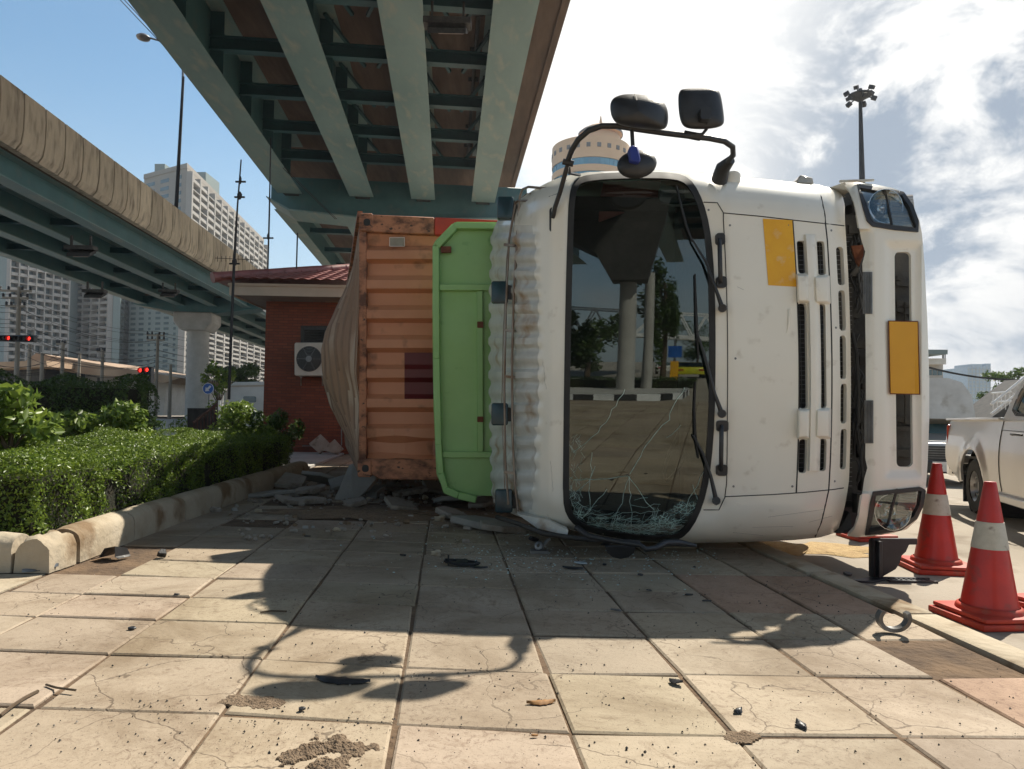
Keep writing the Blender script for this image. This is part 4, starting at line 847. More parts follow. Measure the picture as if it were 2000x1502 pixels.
# ================================================================ OVERPASSES
def girder(m, s0, t0, t1, zb, depth=1.9, fl=.62, web=.03):
    m.prism([S(s0-fl/2, t0, zb), S(s0+fl/2, t0, zb), S(s0+fl/2, t1, zb), S(s0-fl/2, t1, zb)], (0, 0, .05))
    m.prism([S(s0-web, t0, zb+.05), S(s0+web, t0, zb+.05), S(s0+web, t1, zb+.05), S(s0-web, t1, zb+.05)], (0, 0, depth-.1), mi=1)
    m.prism([S(s0-fl/2, t0, zb+depth-.05), S(s0+fl/2, t0, zb+depth-.05), S(s0+fl/2, t1, zb+depth-.05), S(s0-fl/2, t1, zb+depth-.05)], (0, 0, .05))
ZB = 15.0; ZH = ZB-1                                 # girder underside
OV = thing('overpass', 'high overpass of teal steel girders and brown concrete deck crossing above the truck', 'overpass', S(-3, 40))
gs = [-10.55, -5.95, -1.95, 2.00]
TP = 48.0                                            # crossbeam of the pier
DEP = 3.1; FL = 1.55
T0 = -60
for g_ in gs:
    m = MB(); girder(m, g_, T0, TP-.7, ZB, DEP, FL)
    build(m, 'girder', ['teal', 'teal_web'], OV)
    for k in range(int((TP-T0)/4.4)):
        t = TP-3.3-4.4*k
        for sgn in (-1, 1):
            if (g_ == gs[0] and sgn < 0): continue
            if t < -6: continue
            m = MB(); m.prism([S(g_+sgn*.03, t, ZB+.05), S(g_+sgn*.6, t, ZB+.05), S(g_+sgn*.6, t, ZB+DEP-.06), S(g_+sgn*.03, t, ZB+DEP-.06)], AX*.03); build(m, 'web_stiffener', 'teal_dark', OV)
m = MB(); dz = ZB+DEP
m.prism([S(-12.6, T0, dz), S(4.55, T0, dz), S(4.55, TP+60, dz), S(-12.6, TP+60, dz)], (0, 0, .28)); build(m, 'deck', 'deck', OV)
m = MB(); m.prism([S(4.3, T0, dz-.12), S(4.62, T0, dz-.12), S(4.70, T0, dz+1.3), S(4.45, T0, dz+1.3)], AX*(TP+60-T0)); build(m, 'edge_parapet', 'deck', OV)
m = MB(); m.prism([S(-12.7, T0, dz-.12), S(-12.4, T0, dz-.12), S(-12.5, T0, dz+1.3), S(-12.75, T0, dz+1.3)], AX*(TP+60-T0)); build(m, 'edge_parapet', 'conc', OV)
for k in range(22):
    t = TP-3.3-4.4*k
    for a, b in zip(gs, gs[1:]):
        m = MB(); m.bar(S(a+.05, t, ZB+1.35), S(b-.05, t, ZB+1.35), .42, .04); m.bar(S(a+.05, t, ZB+1.62), S(b-.05, t, ZB+1.62), .04, .5); m.bar(S(a+.05, t, ZB+1.9), S(b-.05, t, ZB+1.9), .42, .04)
        build(m, 'cross_beam', 'teal_dark', OV)
        if b > -4:
            m = MB(); md = (a+b)/2; m.bar(S(a+.3, t-.5, ZB+DEP-.1), S(md-.3, t+2.4, ZB+DEP-.9), .14, .14); m.bar(S(b-.3, t-.5, ZB+DEP-.1), S(md+.3, t+2.4, ZB+DEP-.9), .14, .14); build(m, 'wind_brace', 'teal_dark', OV)
m = MB(); m.tube([S(.9, T0, dz-.25), S(.9, TP, dz-.25)], .09, 8)
for k in range(30): m.box(S(.9, TP-3*k, dz-.22), (.5, .08, .2))
build(m, 'drain_pipe', 'dark', OV)
# pier crossbeam with chamfered end, column
m = MB()
cb = [S(-11.9, TP, ZB+1.3), S(5.0, TP, ZB+1.3), S(5.0, TP, ZB-.8), S(-4.6, TP, ZB-1.35), S(-10.6, TP, ZB-.95), S(-11.9, TP, ZB-.2)]
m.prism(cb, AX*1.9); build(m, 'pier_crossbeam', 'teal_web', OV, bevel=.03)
m = MB(); m.prism([p+V((0, 0, -.06)) for p in (S(5.2, TP-.4, ZB-.8), S(-4.6, TP-.4, ZB-1.35), S(-10.7, TP-.4, ZB-.95), S(-12.1, TP-.4, ZB-.15), S(-12.1, TP-.4, ZB-.08), S(-10.6, TP-.4, ZB-.86), S(-4.5, TP-.4, ZB-1.25), S(5.2, TP-.4, ZB-.7))], AX*2.7); build(m, 'crossbeam_flange', 'teal', OV)
m = MB(); m.prism([S(-4.7, TP+.1, 0), S(-2.4, TP+.1, 0), S(-2.4, TP+.1, ZB-1.0), S(-4.7, TP+.1, ZB-1.0)], AX*1.8); build(m, 'pier_column', 'conc', OV, bevel=.15, bseg=3)
for g_ in gs:
    m = MB(); m.box(S(g_, TP-.2, ZB+.2), (.9, .9, .3)); build(m, 'bearing', 'dark', OV)
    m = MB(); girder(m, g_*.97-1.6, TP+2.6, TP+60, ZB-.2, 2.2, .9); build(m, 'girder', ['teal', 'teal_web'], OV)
for k in range(6):
    m = MB(); m.bar(S(-12, TP+6+k*7, ZB+1), S(1, TP+6+k*7, ZB+1), .5, .4); build(m, 'cross_beam', 'teal_dark', OV)
# lights slung under the deck
def floodbox(label, c, sc_=1.0, name='floodlight'):
    h = thing(name, label, 'light', c, 'floodlights hung under the overpasses'); c = V(c)
    m = MB(); m.box(c+V((0, 0, .10)), (1.5*sc_, .5*sc_, .20*sc_)); m.bar(c+V((-.5*sc_, 0, .15)), c+V((-.5*sc_, 0, .8*sc_)), .07, .07); m.bar(c+V((.5*sc_, 0, .15)), c+V((.5*sc_, 0, .8*sc_)), .07, .07); build(m, 'bracket', 'dark', h)
    m = MB(); m.prism([c+V(q)*sc_ for q in ((-.6, -.25, -.35), (.6, -.25, -.35), (.62, .3, -.05), (-.62, .3, -.05))], V((0, .03, .2))*sc_); ho = build(m, 'lamp_housing', 'dark', h)
    m = MB(); m.prism([c+V(q)*sc_ for q in ((-.25, -.262, -.375), (.52, -.262, -.375), (.52, .22, -.105), (-.25, .22, -.105))], V((0, 0, .02))*sc_); build(m, 'lamp_glass', 'lampglass', ho)
M['lampglass'] = mat('pinkish_lamp_glass', (.55, .42, .36), (.45, .33, .28), 8, rough=.3, coat=.4)
floodbox('floodlight box hung between two girders high above the truck', W(874, 52, 22.5))
# left overpass
O2 = thing('overpass', 'lower overpass at the left with stained concrete parapet and a round pale pier', 'overpass', S(-20, 62))
SP = -15.2; ZT = 1+.725*15.2; ZS = 1+.590*15.2; U0, U1 = -20, 150
def yy(z): return z
ptint = []; pw = 1.37
m = MB()
k = 0; t = U0
while t < U1:
    c0 = .045
    pr_ = [(SP+.02, ZT), (SP+.05, ZT-.6), (SP+.04, ZS+.7), (SP-.03, ZS+.25), (SP-.20, ZS), (SP-.50, ZS), (SP-.28, ZT)]
    m.prism([S(a, t+c0, b) for a, b in pr_], AX*(pw-2*c0)); t += pw; v_ = 1+random.gauss(0, .10); ptint += [(v_, v_*.98, v_*.95, 1)]*9
o = build(m, 'parapet', 'parapet', O2); ca = o.data.attributes.new('tint', 'FLOAT_COLOR', 'FACE'); ca.data.foreach_set('color', [x for q in ptint for x in q])
m = MB(); m.prism([S(SP-.3, U0, ZS+.1), S(SP-.3, U1, ZS+.1), S(SP-10.5, U1, ZS+.1), S(SP-10.5, U0, ZS+.1)], (0, 0, .3)); build(m, 'deck', 'deck', O2)
m = MB(); m.prism([S(SP-10.2, U0, ZS), S(SP-10.55, U0, ZS), S(SP-10.55, U0, ZT), S(SP-10.3, U0, ZT)], AX*(U1-U0)); build(m, 'parapet', 'conc', O2)
gz = 1+.50*(15.2+1.0); TP2 = 60.0
for i, q in enumerate((-16.3, -18.9, -21.4, -24.3)):
    for a, b in ((U0, TP2-.5), (TP2+.5, U1)):
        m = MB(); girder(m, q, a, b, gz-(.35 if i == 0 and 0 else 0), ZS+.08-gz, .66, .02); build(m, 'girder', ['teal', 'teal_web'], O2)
for k in range(26):
    t = U0+1.5+6*k
    m = MB(); m.bar(S(-16.3, t, gz+.55), S(-24.3, t, gz+.55), .12, .30); m.bar(S(-16.3, t, gz+.40), S(-24.3, t, gz+.40), .3, .02); build(m, 'cross_beam', 'teal_dark', O2)
    m = MB(); m.prism([S(-16.28, t, gz+.05), S(-16.0, t, gz+.05), S(-16.0, t, gz+.9), S(-16.28, t, gz+.9)], AX*.02)
for tt in (TP2, 118):
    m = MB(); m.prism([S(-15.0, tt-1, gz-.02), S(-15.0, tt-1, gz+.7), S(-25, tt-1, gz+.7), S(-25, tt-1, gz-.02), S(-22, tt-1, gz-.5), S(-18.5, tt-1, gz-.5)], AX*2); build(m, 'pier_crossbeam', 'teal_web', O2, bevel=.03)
    m = MB(); m.box(S(-14.98, tt, gz+.28), (.08, 1.9, 1.0), (RX, AX, V((0, 0, 1)))); build(m, 'beam_end_plate', 'paintwhite', O2)
    q = S(-20.3, tt); m = MB(); m.lathe(q, [(.84, -.2), (.84, gz-1.9)], 28); 
    m.prism([S(-21.9, tt-1.2, gz-.5), S(-18.9, tt-1.2, gz-.5), S(-18.9, tt-1.2, gz-1.3), S(-19.4, tt-1.2, gz-1.95), S(-21.3, tt-1.2, gz-1.95), S(-21.9, tt-1.2, gz-1.3)], AX*2.4); build(m, 'pier_column', 'conc', O2, bevel=.08, smooth=35)
for p in ((158, 490, 26), (330, 572, 40), (185, 573, 34)): floodbox('small floodlight under the left overpass, ' + ('nearest' if p[2] == 26 else 'second along' if p[2] == 34 else 'farthest') + ' of three', W(*p), .7)
def pole(label, a, b, r0, r1, group=None, name='lamp_pole', cat='pole', mt='grey', extra=None):
    h = thing(name, label, cat, a, group); m = MB(); m.tube([a, b], [r0, r1], 10); build(m, 'shaft', mt, h, smooth=60)
    if extra: extra(h)
    return h
def e1(h):
    m = MB(); c = W(340, 438, 40); m.prism([c+V((-.35, -.3, .25)), c+V((.35, -.3, .25)), c+V((.35, -.3, -.35)), c+V((0, -.1, -.75)), c+V((-.35, -.3, -.35))], (0, .6, 0)); build(m, 'pole_corbel', 'conc', h, bevel=.03)
    m = MB(); p = W(358, 160, 40)
    m.tube([W(357, 165, 40), W(358, 60, 40), W(345, 20, 39), W(300, 60, 37)], .07, 8); build(m, 'lamp_arm', 'grey', h)
pole('tall dark lamp pole standing on the left parapet', W(343, 425, 40), W(358, 150, 40), .11, .075, None, mt='wire', extra=e1)
h = thing('street_lamp_head', 'oval lamp head against the blue sky beside the overpass edge', 'lamp', W(280, 73, 34)); m = MB(); c = W(280, 73, 34)
m.lathe(c, [(.01, .16), (.18, .13), (.30, .04), (.32, 0), (.28, -.08), (.12, -.14), (.01, -.15)], 20, sx=1); build(m, 'lamp_shell', 'grey', h, smooth=50)
m = MB(); m.tube([c+V((.25, 0, 0)), W(320, 82, 34.5), W(352, 100, 36)], .045, 8); build(m, 'lamp_arm', 'grey', h)
# antenna masts
def mast(label, pts, Y, r, mt='wire', clamps=()):
    h = thing('antenna_mast', label, 'mast', W(*pts[-1], Y), 'thin masts by the guard house'); m = MB(); m.tube([W(x, y, Y) for x, y in pts], r, 6); build(m, 'shaft', mt, h)
    for (x, y, k) in clamps:
        m = MB(); m.lathe(W(x, y, Y), [(k*.3, .08), (k, .03), (k, -.03), (k*.3, -.08)], 8); m.bar(W(x-10, y+3, Y), W(x+10, y+3, Y), .03, .03); build(m, 'clamp', mt, h)
    return h
mast('clamped dark mast rising left of the tiled roof edge and passing its eave', [(471, 312), (464, 400), (458, 500), (452, 640), (447, 780)], 14.2, [.014, .018, .028, .03, .03], clamps=((468, 382, .05), (458, 512, .05), (470, 352, .02)))
mast('thin mast on the tiled roof nearest the crossbeam', [(529, 270), (526, 420), (523, 525)], 15.6, [.012, .02, .02], clamps=((524, 462, .03),))
mast('short thin mast on the tiled roof towards the container', [(581, 455), (579, 525)], 15.8, .018)
m = MB(); m.tube([W(420, 504, 14.2), W(505, 508, 14.2)], .006, 4)
for x in range(425, 505, 8): m.tube([W(x, 500, 14.2), W(x, 511, 14.2)], .005, 4)
solo(m, 'tv_antenna', 'wire', 'comb shaped television aerial clamped across the dark mast', 'antenna', W(458, 506, 14.2))
# ================================================================ GUARD HOUSE
BH = thing('guard_house', 'small red brick building with a maroon tiled hip roof behind the container', 'building', (-3, 18, 0))
YW = 16.5; xl = W(517, 700, YW).x; ze = W(600, 590, YW).z
m = MB(); m.prism([V((xl, YW, -.05)), V((4.5, YW, -.05)), V((4.5, YW, ze)), V((xl, YW, ze))], (0, 6, 0)); build(m, 'wall', 'brick', BH)
ov_ = .95; ex = -6.2; ef = YW-ov_; zf = W(500, 577, ef).z; hf = .26
m = MB(); m.prism([V((ex+.02, ef+.02, zf+.03)), V((5.5, ef+.02, zf+.03)), V((5.5, 24, zf+.03)), V((ex+.02, 24, zf+.03))], (0, 0, .03)); build(m, 'soffit', 'soffit', BH)
m = MB(); m.prism([V((ex, ef, zf)), V((5.5, ef, zf)), V((5.5, ef, zf+hf)), V((ex, ef, zf+hf))], (0, .03, 0)); m.prism([V((ex, ef+.032, zf)), V((ex, 24, zf)), V((ex, 24, zf+hf)), V((ex, ef+.032, zf+hf))], (.03, 0, 0)); m.prism([V((ex-.02, ef-.03, zf+hf-.06)), V((5.5, ef-.03, zf+hf-.06)), V((5.5, ef-.03, zf+hf)), V((ex-.02, ef-.03, zf+hf))], (0, .028, 0)); build(m, 'fascia', 'cream', BH)
pitch = math.radians(17); m = MB(); rows = []
z0 = zf+hf+.02; x0 = ex-.28; y0 = ef-.22
course = .30; nC = 14
for c_ in range(nC):                                        # front slope: barrel tiles in stepped courses
    for e_, lift in ((0, .045), (1, 0)):
        d = (c_+e_)*course; yy_ = y0+d*math.cos(pitch); zz = z0+d*math.sin(pitch)
        r_ = []
        xx0 = x0+d*math.cos(pitch)
        nX = 260
        for k in range(nX+1):
            x = xx0+(5.8-xx0)*k/nX
            r_.append(V((x, yy_, zz+lift+.035*abs(math.sin(math.pi*x/.26)))))
        rows.append(r_)
m.grid(rows); build(m, 'roof', 'tile', BH, smooth=30)
m = MB(); n_ = 15
for k in range(n_):
    d = k*.30; a = V((x0+d*math.cos(pitch), y0+d*math.cos(pitch), z0+d*math.sin(pitch)+.05)); d2 = d+.36; b = V((x0+d2*math.cos(pitch), y0+d2*math.cos(pitch), z0+d2*math.sin(pitch)+.07)); m.tube([a, b], [.12, .10], 10)
build(m, 'hip_cap', 'tile', BH, smooth=40)
m = MB(); m.add([V((x0, y0, z0)), V((x0, y0+9, z0)), V((x0+4.0, y0+4.0, z0+1.2)), V((x0+4.0, y0+5.0, z0+1.2))], [(0, 1, 3, 2)]); build(m, 'roof_side', 'tile', BH)
m = MB(); m.prism([W(a, b, YW-.02) for a, b in ((592, 640), (640, 640), (640, 672), (592, 672))], (0, .03, 0)); wv = build(m, 'vent_window', 'black', BH)
for y in range(644, 672, 5): m = MB(); m.prism([W(594, y, YW-.03), W(640, y, YW-.03), W(640, y+3, YW-.06), W(594, y+3, YW-.06)], (0, .012, 0)); build(m, 'louvre', 'dark', wv)
m = MB(); m.prism([W(a, b, YW-.035) for a, b in ((587, 636), (640, 636), (640, 640), (592, 640), (592, 674), (587, 674))], (0, .034, 0)); build(m, 'frame', 'dark', wv)
m = MB(); m.prism([V((xl-.02, YW-.03, -.05)), V((4.5, YW-.03, -.05)), V((4.5, YW-.03, .42)), V((xl-.02, YW-.03, .42))], (0, .028, 0)); build(m, 'plinth', 'brick', BH)
M['waterpipe'] = M['grey']
m = MB(); m.tube([W(590, 871, YW-.08), W(664, 871, YW-.08), W(667, 869, YW-.08), W(667, 780, YW-.08)], .012, 6); build(m, 'water_pipe', 'waterpipe', BH)
M['waterpipe'] = M['grey']
ACU = thing('air_conditioner', 'beige outdoor air conditioning unit on brackets on the brick wall', 'air conditioner', W(607, 704, YW-.4)); Ya = YW-.45
m = MB(); m.prism([W(a, b, Ya) for a, b in rrect(575, 669, 641, 734, 3, 2)], (0, .38, 0)); build(m, 'casing', 'ac', ACU, bevel=.015)
c = W(604, 701, Ya); r = 24/1400*Ya
m = MB(); m.lathe(c, [(.01, -.004), (r, -.004), (r*1.04, -.014)], 32, axis=(0, 1, 0)); build(m, 'fan_opening', 'rubber', ACU)
m = MB()
for k in range(1, 9): m.tube([c+V((math.cos(a)*r*k/8.2, -.02, math.sin(a)*r*k/8.2)) for a in [j*math.pi/12 for j in range(25)]], .0035, 4, cap=False)
for k in range(6): a = k*math.pi/3; m.tube([c+V((0, -.022, 0)), c+V((math.cos(a)*r, -.018, math.sin(a)*r))], .005, 4)
m.lathe(c, [(.01, -.03), (.07, -.03), (.08, -.01)], 12, axis=(0, 1, 0)); build(m, 'fan_guard', 'grey', ACU)
m = MB(); m.prism([W(a, b, Ya-.004) for a, b in ((632, 697), (641, 697), (641, 712), (632, 712))], (0, .002, 0)); build(m, 'badge', 'signblue', ACU)
for x in (588, 630): m = MB(); m.bar(W(x, 736, Ya), W(x, 736, YW), .04, .04); m.bar(W(x, 737, Ya+.05), W(x, 752, YW), .03, .03); build(m, 'bracket', 'rubble', ACU)
m = MB(); m.box(W(648, 585, YW-.05), (.3, .08, .12)); solo(m, 'wall_light', 'cream', 'small beige wall light under the eave of the brick building', 'light', W(648, 585, YW-.05), bevel=.01)
# ================================================================ CONES
def conemaker(label, c, hgt=.76, rot=0, loc_z=ZR, squash=0):
    h = thing('traffic_cone', label, 'traffic cone', c, 'red traffic cones on the road'); c = V(c); k = hgt/.76
    ax = (V((math.cos(rot), math.sin(rot), 0)), V((-math.sin(rot), math.cos(rot), 0)), V((0, 0, 1)))
    m = MB(); m.box(c+V((0, 0, .018*k)), (.42*k, .42*k, .035*k), ax); m.box(c+ax[0]*.012+V((0, 0, .050*k)), (.40*k, .40*k, .024*k), ax); m.lathe(c, [(.165*k, .062*k), (.16*k, .085*k), (.145*k, .092*k)], 32); b = build(m, 'base', 'conebase', h, bevel=.008, bseg=2)
    def R_(z): return (.140-(.140-.030)*(z-.08)/.68)*k
    def seg(z0, z1, e=0): return [(R_(z0+(z1-z0)*q/6)+e, (z0+(z1-z0)*q/6)*k) for q in range(7)]
    m = MB(); m.lathe(c, seg(.085, .40)+seg(.40, .56)+seg(.56, .76)+[(.027*k, .764*k), (.018*k, .762*k), (.018*k, .70*k)], 36); build(m, 'cone_body', 'cone', h, smooth=50)
    m = MB(); m.lathe(c, [(R_(.40), .40*k)]+seg(.40, .545, .0025)+[(R_(.545), .545*k)], 36); build(m, 'reflective_band', 'coneband', h, smooth=50)
    return h
cn = conemaker('nearest red traffic cone at the right edge with a wide pale band', G(1932, 1212, ZR), .77, .12)
conemaker('red traffic cone standing just right of the truck bumper', G(1828, 1113, ZR), .79, -.1)
conemaker('red traffic cone half hidden behind the lower bumper corner', G(1692, 1052, ZR), .7, .1)
conemaker('red traffic cone cut off by the right edge behind the nearest cone', G(2078, 1192, ZR), .75, .3)
# black step part and ring
SPt = thing('step_bracket', 'black plastic truck step with a perforated tread lying on the road by the cones', 'truck part', G(1745, 1130, ZR)); Ys = G(1740, 1130, ZR).y
m = MB(); m.prism([W(1703, 1052, Ys), W(1792, 1052, Ys), W(1792, 1064, Ys), W(1776, 1064, Ys), W(1770, 1078, Ys), W(1762, 1085, Ys), W(1758, 1100, Ys), W(1750, 1112, Ys), W(1722, 1128, Ys), W(1703, 1128, Ys)], (0, .03, 0)); m.prism([W(1717, 1058, Ys-.05), W(1724, 1058, Ys-.05), W(1724, 1132, Ys-.05), W(1717, 1132, Ys-.05)], (0, .05, 0)); m.prism([W(1703, 1055, Ys-.02), W(1708, 1055, Ys-.04), W(1708, 1130, Ys-.04), W(1703, 1128, Ys-.02)], (0, .05, 0)); build(m, 'upright', 'black', SPt, bevel=.004)
m = MB(); p0 = W(1722, 1128, Ys-.02)
for i in range(9):
    for j in range(3): m.box(p0+V((.02+i*.035, -.02-j*.035, -.01)), (.022, .022, .02))
m.bar(p0+V((0, -.1, -.015)), p0+V((.33, -.1, -.015)), .02, .04); m.bar(p0+V((0, .0, -.015)), p0+V((.33, 0, -.015)), .02, .04); m.box(p0+V((.165, -.05, -.03)), (.33, .12, .01)); build(m, 'tread', 'black', SPt)
m = MB(); c = G(1744, 1238); c = V((c.x, c.y, .004)); rr_ = .060; rows = []
for k in range(25):
    a = math.radians(150+k*(240/24)); p = []
    for (dr, dy) in ((-.009, -.02), (.009, -.02), (.012, 0), (.009, .02), (-.009, .02), (-.006, 0), (-.009, -.02)): p.append(c+V((math.cos(a)*(rr_+dr), dy+.02*math.sin(k*.2), (rr_+.012)+math.sin(a)*(rr_+dr))))
    rows.append(p)
m.grid(rows); m.add(rows[0][:-1], [(0, 1, 2, 3, 4, 5)]); m.add(rows[-1][:-1], [(5, 4, 3, 2, 1, 0)]); solo(m, 'metal_ring', 'grey', 'broken half ring of grey metal standing on the pavement edge near the kerb', 'metal ring', c, smooth=35)
# ================================================================ VEHICLES
# silver pickup: local frame e (towards its tail), f (to the camera side is -f), built in metres
def vehicle_frame(c, ang): e = V((math.sin(ang), math.cos(ang), 0)); return V(c), e, V((e.y, -e.x, 0))
pc, pe, pf = vehicle_frame(V((W(1897, 900, 8.75).x, 8.75, ZR)), math.radians(17))
def PV(a, b, z): return pc+pe*a+pf*b+V((0, 0, z))        # a: + to tail, - to nose; b: 0 near side .. 1.75 far side
PK = thing('pickup_truck', 'silver pickup with an empty cargo bed, cut off by the right edge', 'pickup', PV(-1.5, .9, 0))
def arch(cx, r, z0, n=10): return [(cx+r*math.cos(math.pi*k/n), z0+r*math.sin(math.pi*k/n)) for k in range(n+1)]
side = [(1.02, .52), (1.10, .62), (1.12, .98), (1.07, 1.13), (-.93, 1.14), (-1.02, 1.14), (-4.15, 1.08), (-4.3, .9), (-4.3, .45)]
side += [(-3.62+.43*math.cos(a), .36+.43*math.sin(a)) for a in [math.pi+.0-math.pi*k/10 for k in range(11)]]
side += [(-3.0, .30), (-.62, .33)]
side += [(.0+.43*math.cos(a), .36+.43*math.sin(a)) for a in [math.pi-math.pi*k/10 for k in range(11)]]
side += [(.55, .34)]
def bulg(a, z): return .05*math.sin(max(0, min(1, (z-.3)/.8))*math.pi)**.7
m = MB(); patch(m, [(a, z) for a, z in side], lambda a, z: PV(a, .05-bulg(a, z)-(.035*math.exp(-((math.hypot(a, z-.36)-.47)/.05)**2)), z), .07); build(m, 'near_body_side', 'silver', PK, smooth=50, solid=.03, label='near side panel with the rear wheel arch')
m = MB(); patch(m, [(a, z) for a, z in side], lambda a, z: PV(a, 1.70+bulg(a, z), z), .12); build(m, 'far_body_side', 'silver', PK, smooth=50, solid=.03)
m = MB(); m.prism([PV(1.08, .05, .55), PV(1.08, 1.70, .55), PV(1.08, 1.70, 1.10), PV(1.08, .05, 1.10)], -pe*.04); build(m, 'tailgate', 'silver', PK, bevel=.01)
m = MB(); m.prism([PV(1.03, .06, .66), PV(1.03, 1.68, .66), PV(-.95, 1.68, .66), PV(-.95, .06, .66)], (0, 0, .03)); build(m, 'bed_floor', 'dark', PK)
m = MB(); m.bar(PV(1.08, .03, 1.145), PV(-.94, .03, 1.155), .07, .03); m.bar(PV(1.08, 1.72, 1.145), PV(-.94, 1.72, 1.155), .07, .03); build(m, 'bed_rail', 'silver', PK, bevel=.008)
m = MB(); m.box(PV(1.16, .87, .48), (.16, 1.65, .2), (pe, pf, V((0, 0, 1)))); build(m, 'rear_bumper', 'chrome', PK, bevel=.03)
m = MB(); m.prism([PV(1.00, .0, .72), PV(1.13, .015, .74), PV(1.14, .02, 1.02), PV(1.05, .0, 1.09)], pf*.16); build(m, 'tail_light', 'tail', PK, bevel=.02)
cabside = [(-.93, 1.13), (-.95, 1.16), (-1.03, 1.42), (-1.13, 1.58), (-1.32, 1.68), (-2.2, 1.72), (-2.6, 1.68), (-3.3, 1.15)]
def cabPV(a, z, side_=0):
    k = max(0, z-1.13)*.30; return PV(a, .03+k if side_ == 0 else 1.72-k, z)
win = chai([(-1.13, 1.21), (-1.15, 1.40), (-1.27, 1.57), (-1.42, 1.60), (-1.72, 1.61), (-1.72, 1.19)], 1); win2 = [(-1.79, 1.19), (-1.79, 1.61), (-2.3, 1.64), (-2.55, 1.60), (-3.05, 1.20)]
m = MB(); patch(m, cabside, cabPV, .05, holes=[win, win2]); build(m, 'cab_side', 'silver', PK, smooth=50, solid=.03)
m = MB(); patch(m, cabside, lambda a, z: cabPV(a, z, 1), .1); build(m, 'cab_side', 'silver', PK, smooth=50)
m = MB(); n = len(cabside); m.grid([[cabPV(a, z, 0) for a, z in cabside], [V(cabPV(a, z, 0)).lerp(cabPV(a, z, 1), .5)+V((0, 0, .02)) for a, z in cabside], [cabPV(a, z, 1) for a, z in cabside]]); build(m, 'roof', 'silver', PK, smooth=40)
for w_ in (win, win2):
    m = MB(); patch(m, w_, lambda a, z: cabPV(a, z)+pf*.02, .08); build(m, 'side_window', 'tint', PK)
    m = MB(); patch(m, offs(w_, .02), lambda a, z: cabPV(a, z)-pf*.004, .03, holes=[offs(w_, -.012)]); build(m, 'window_seal', 'rubber', PK)
m = MB(); m.prism([PV(-3.4, .05, 1.12), PV(-3.4, 1.7, 1.12), PV(-4.3, 1.65, 1.0), PV(-4.3, .1, 1.0)], (0, 0, .03)); build(m, 'bonnet', 'silver', PK)
for pts in ([(-.94, .36), (-.94, 1.13)], [(-1.75, .36), (-1.76, 1.2)], [(-2.9, .36), (-3.0, 1.15)], [(-.95, 1.03), (-1.8, 1.02), (-3.2, .98)]):
    m = MB(); m.tube([PV(a, -.004+.05-bulg(a, z), z) for a, z in [(p[0]+(q[0]-p[0])*k/8, p[1]+(q[1]-p[1])*k/8) for p, q in zip(pts, pts[1:]) for k in range(9)]], .004, 4); build(m, 'door_gap', 'rubber', PK)
m = MB(); m.tube([PV(-1.44, -.03, .99), PV(-1.48, -.06, .995), PV(-1.62, -.06, .995), PV(-1.68, -.03, .99)], .013, 6); build(m, 'door_handle', 'black', PK, smooth=50)
m = MB(); m.bar(PV(-.6, .03, .29), PV(-3.1, .03, .29), .08, .08); build(m, 'sill', 'silver', PK, bevel=.01)
m = MB(); m.prism([PV(.44, .04, .10), PV(.46, .04, .45), PV(.46, .22, .45), PV(.44, .22, .10)], pe*.02); build(m, 'mud_flap', 'black', PK)
for cx in (0, -3.62): m = MB(); m.lathe(PV(cx, .45, .36), [(.44, -.38), (.44, .2)], 20, axis=pf); build(m, 'wheel_housing', 'black', PK)
for a in (0, -3.62):
    for b, s in ((.13, -1), (1.62, 1)):
        w_ = wheelp(PK, PV(a, b, .335), .335, .20, pf*s)
        m = MB()
        for k in range(6): an = k*math.pi/3; m.lathe(PV(a, b+s*.055, .335)+pe*math.cos(an)*.12+V((0, 0, math.sin(an)*.12)), [(.022, 0), (.022, .012), (.001, .012)], 8, axis=pf*s)
        build(m, 'wheel_nut', 'chrome', w_)
# pickup with a tall metal canopy, facing the camera
cc_, ce, cf = vehicle_frame(V((W(1826, 900, 12.5).x, 12.5, ZR)), math.radians(14))
CZ = [(0, 0), (.33, .30), (.44, .34), (.62, .45), (.93, .69), (1.02, .75), (1.12, .86), (1.62, 1.12), (1.66, 1.17), (2.12, 1.93)]
def CV(a, b, z): return cc_+cf*a+ce*b+V((0, 0, interp(CZ, z)))
CN = thing('canopy_truck', 'light truck with a tall shiny metal canopy facing the camera', 'truck', CV(0, 2, 0))
m = MB(); q = [(-.85, .35), (.85, .35), (.9, .8), (.84, 1.02), (-.84, 1.02), (-.9, .8)]; m.prism([CV(a, 0, z) for a, z in q], ce*4.6); build(m, 'body', 'silver', CN, bevel=.04, bseg=2)
m = MB(); m.prism([CV(-.84, .05, 1.0), CV(.84, .05, 1.0), CV(.78, .95, 1.12), CV(-.78, .95, 1.12)], (0, 0, .04)); build(m, 'bonnet', 'silver', CN, bevel=.02)
m = MB(); q = [(-.80, 1.1), (.80, 1.1), (.62, 1.62), (-.62, 1.62)]; m.add([CV(-.80, .9, 1.1), CV(.80, .9, 1.1), CV(.62, 1.5, 1.62), CV(-.62, 1.5, 1.62)], [(0, 1, 2, 3)]); build(m, 'windscreen', 'tintblue', CN) if 'tintblue' in M else None
M['tintblue'] = mat('bluish_windscreen', (.10, .22, .28), (.14, .28, .33), 2, rough=.08, spec=.9); build(m, 'windscreen', 'tintblue', CN)
m = MB()
for s in (-1, 1): m.bar(CV(.83*s, .9, 1.1), CV(.66*s, 1.5, 1.64), .07, .07); m.add([CV(.84*s, .9, 1.1), CV(.66*s, 1.5, 1.62), CV(.70*s, 2.6, 1.62), CV(.84*s, 2.6, 1.1)], [(0, 1, 2, 3)])
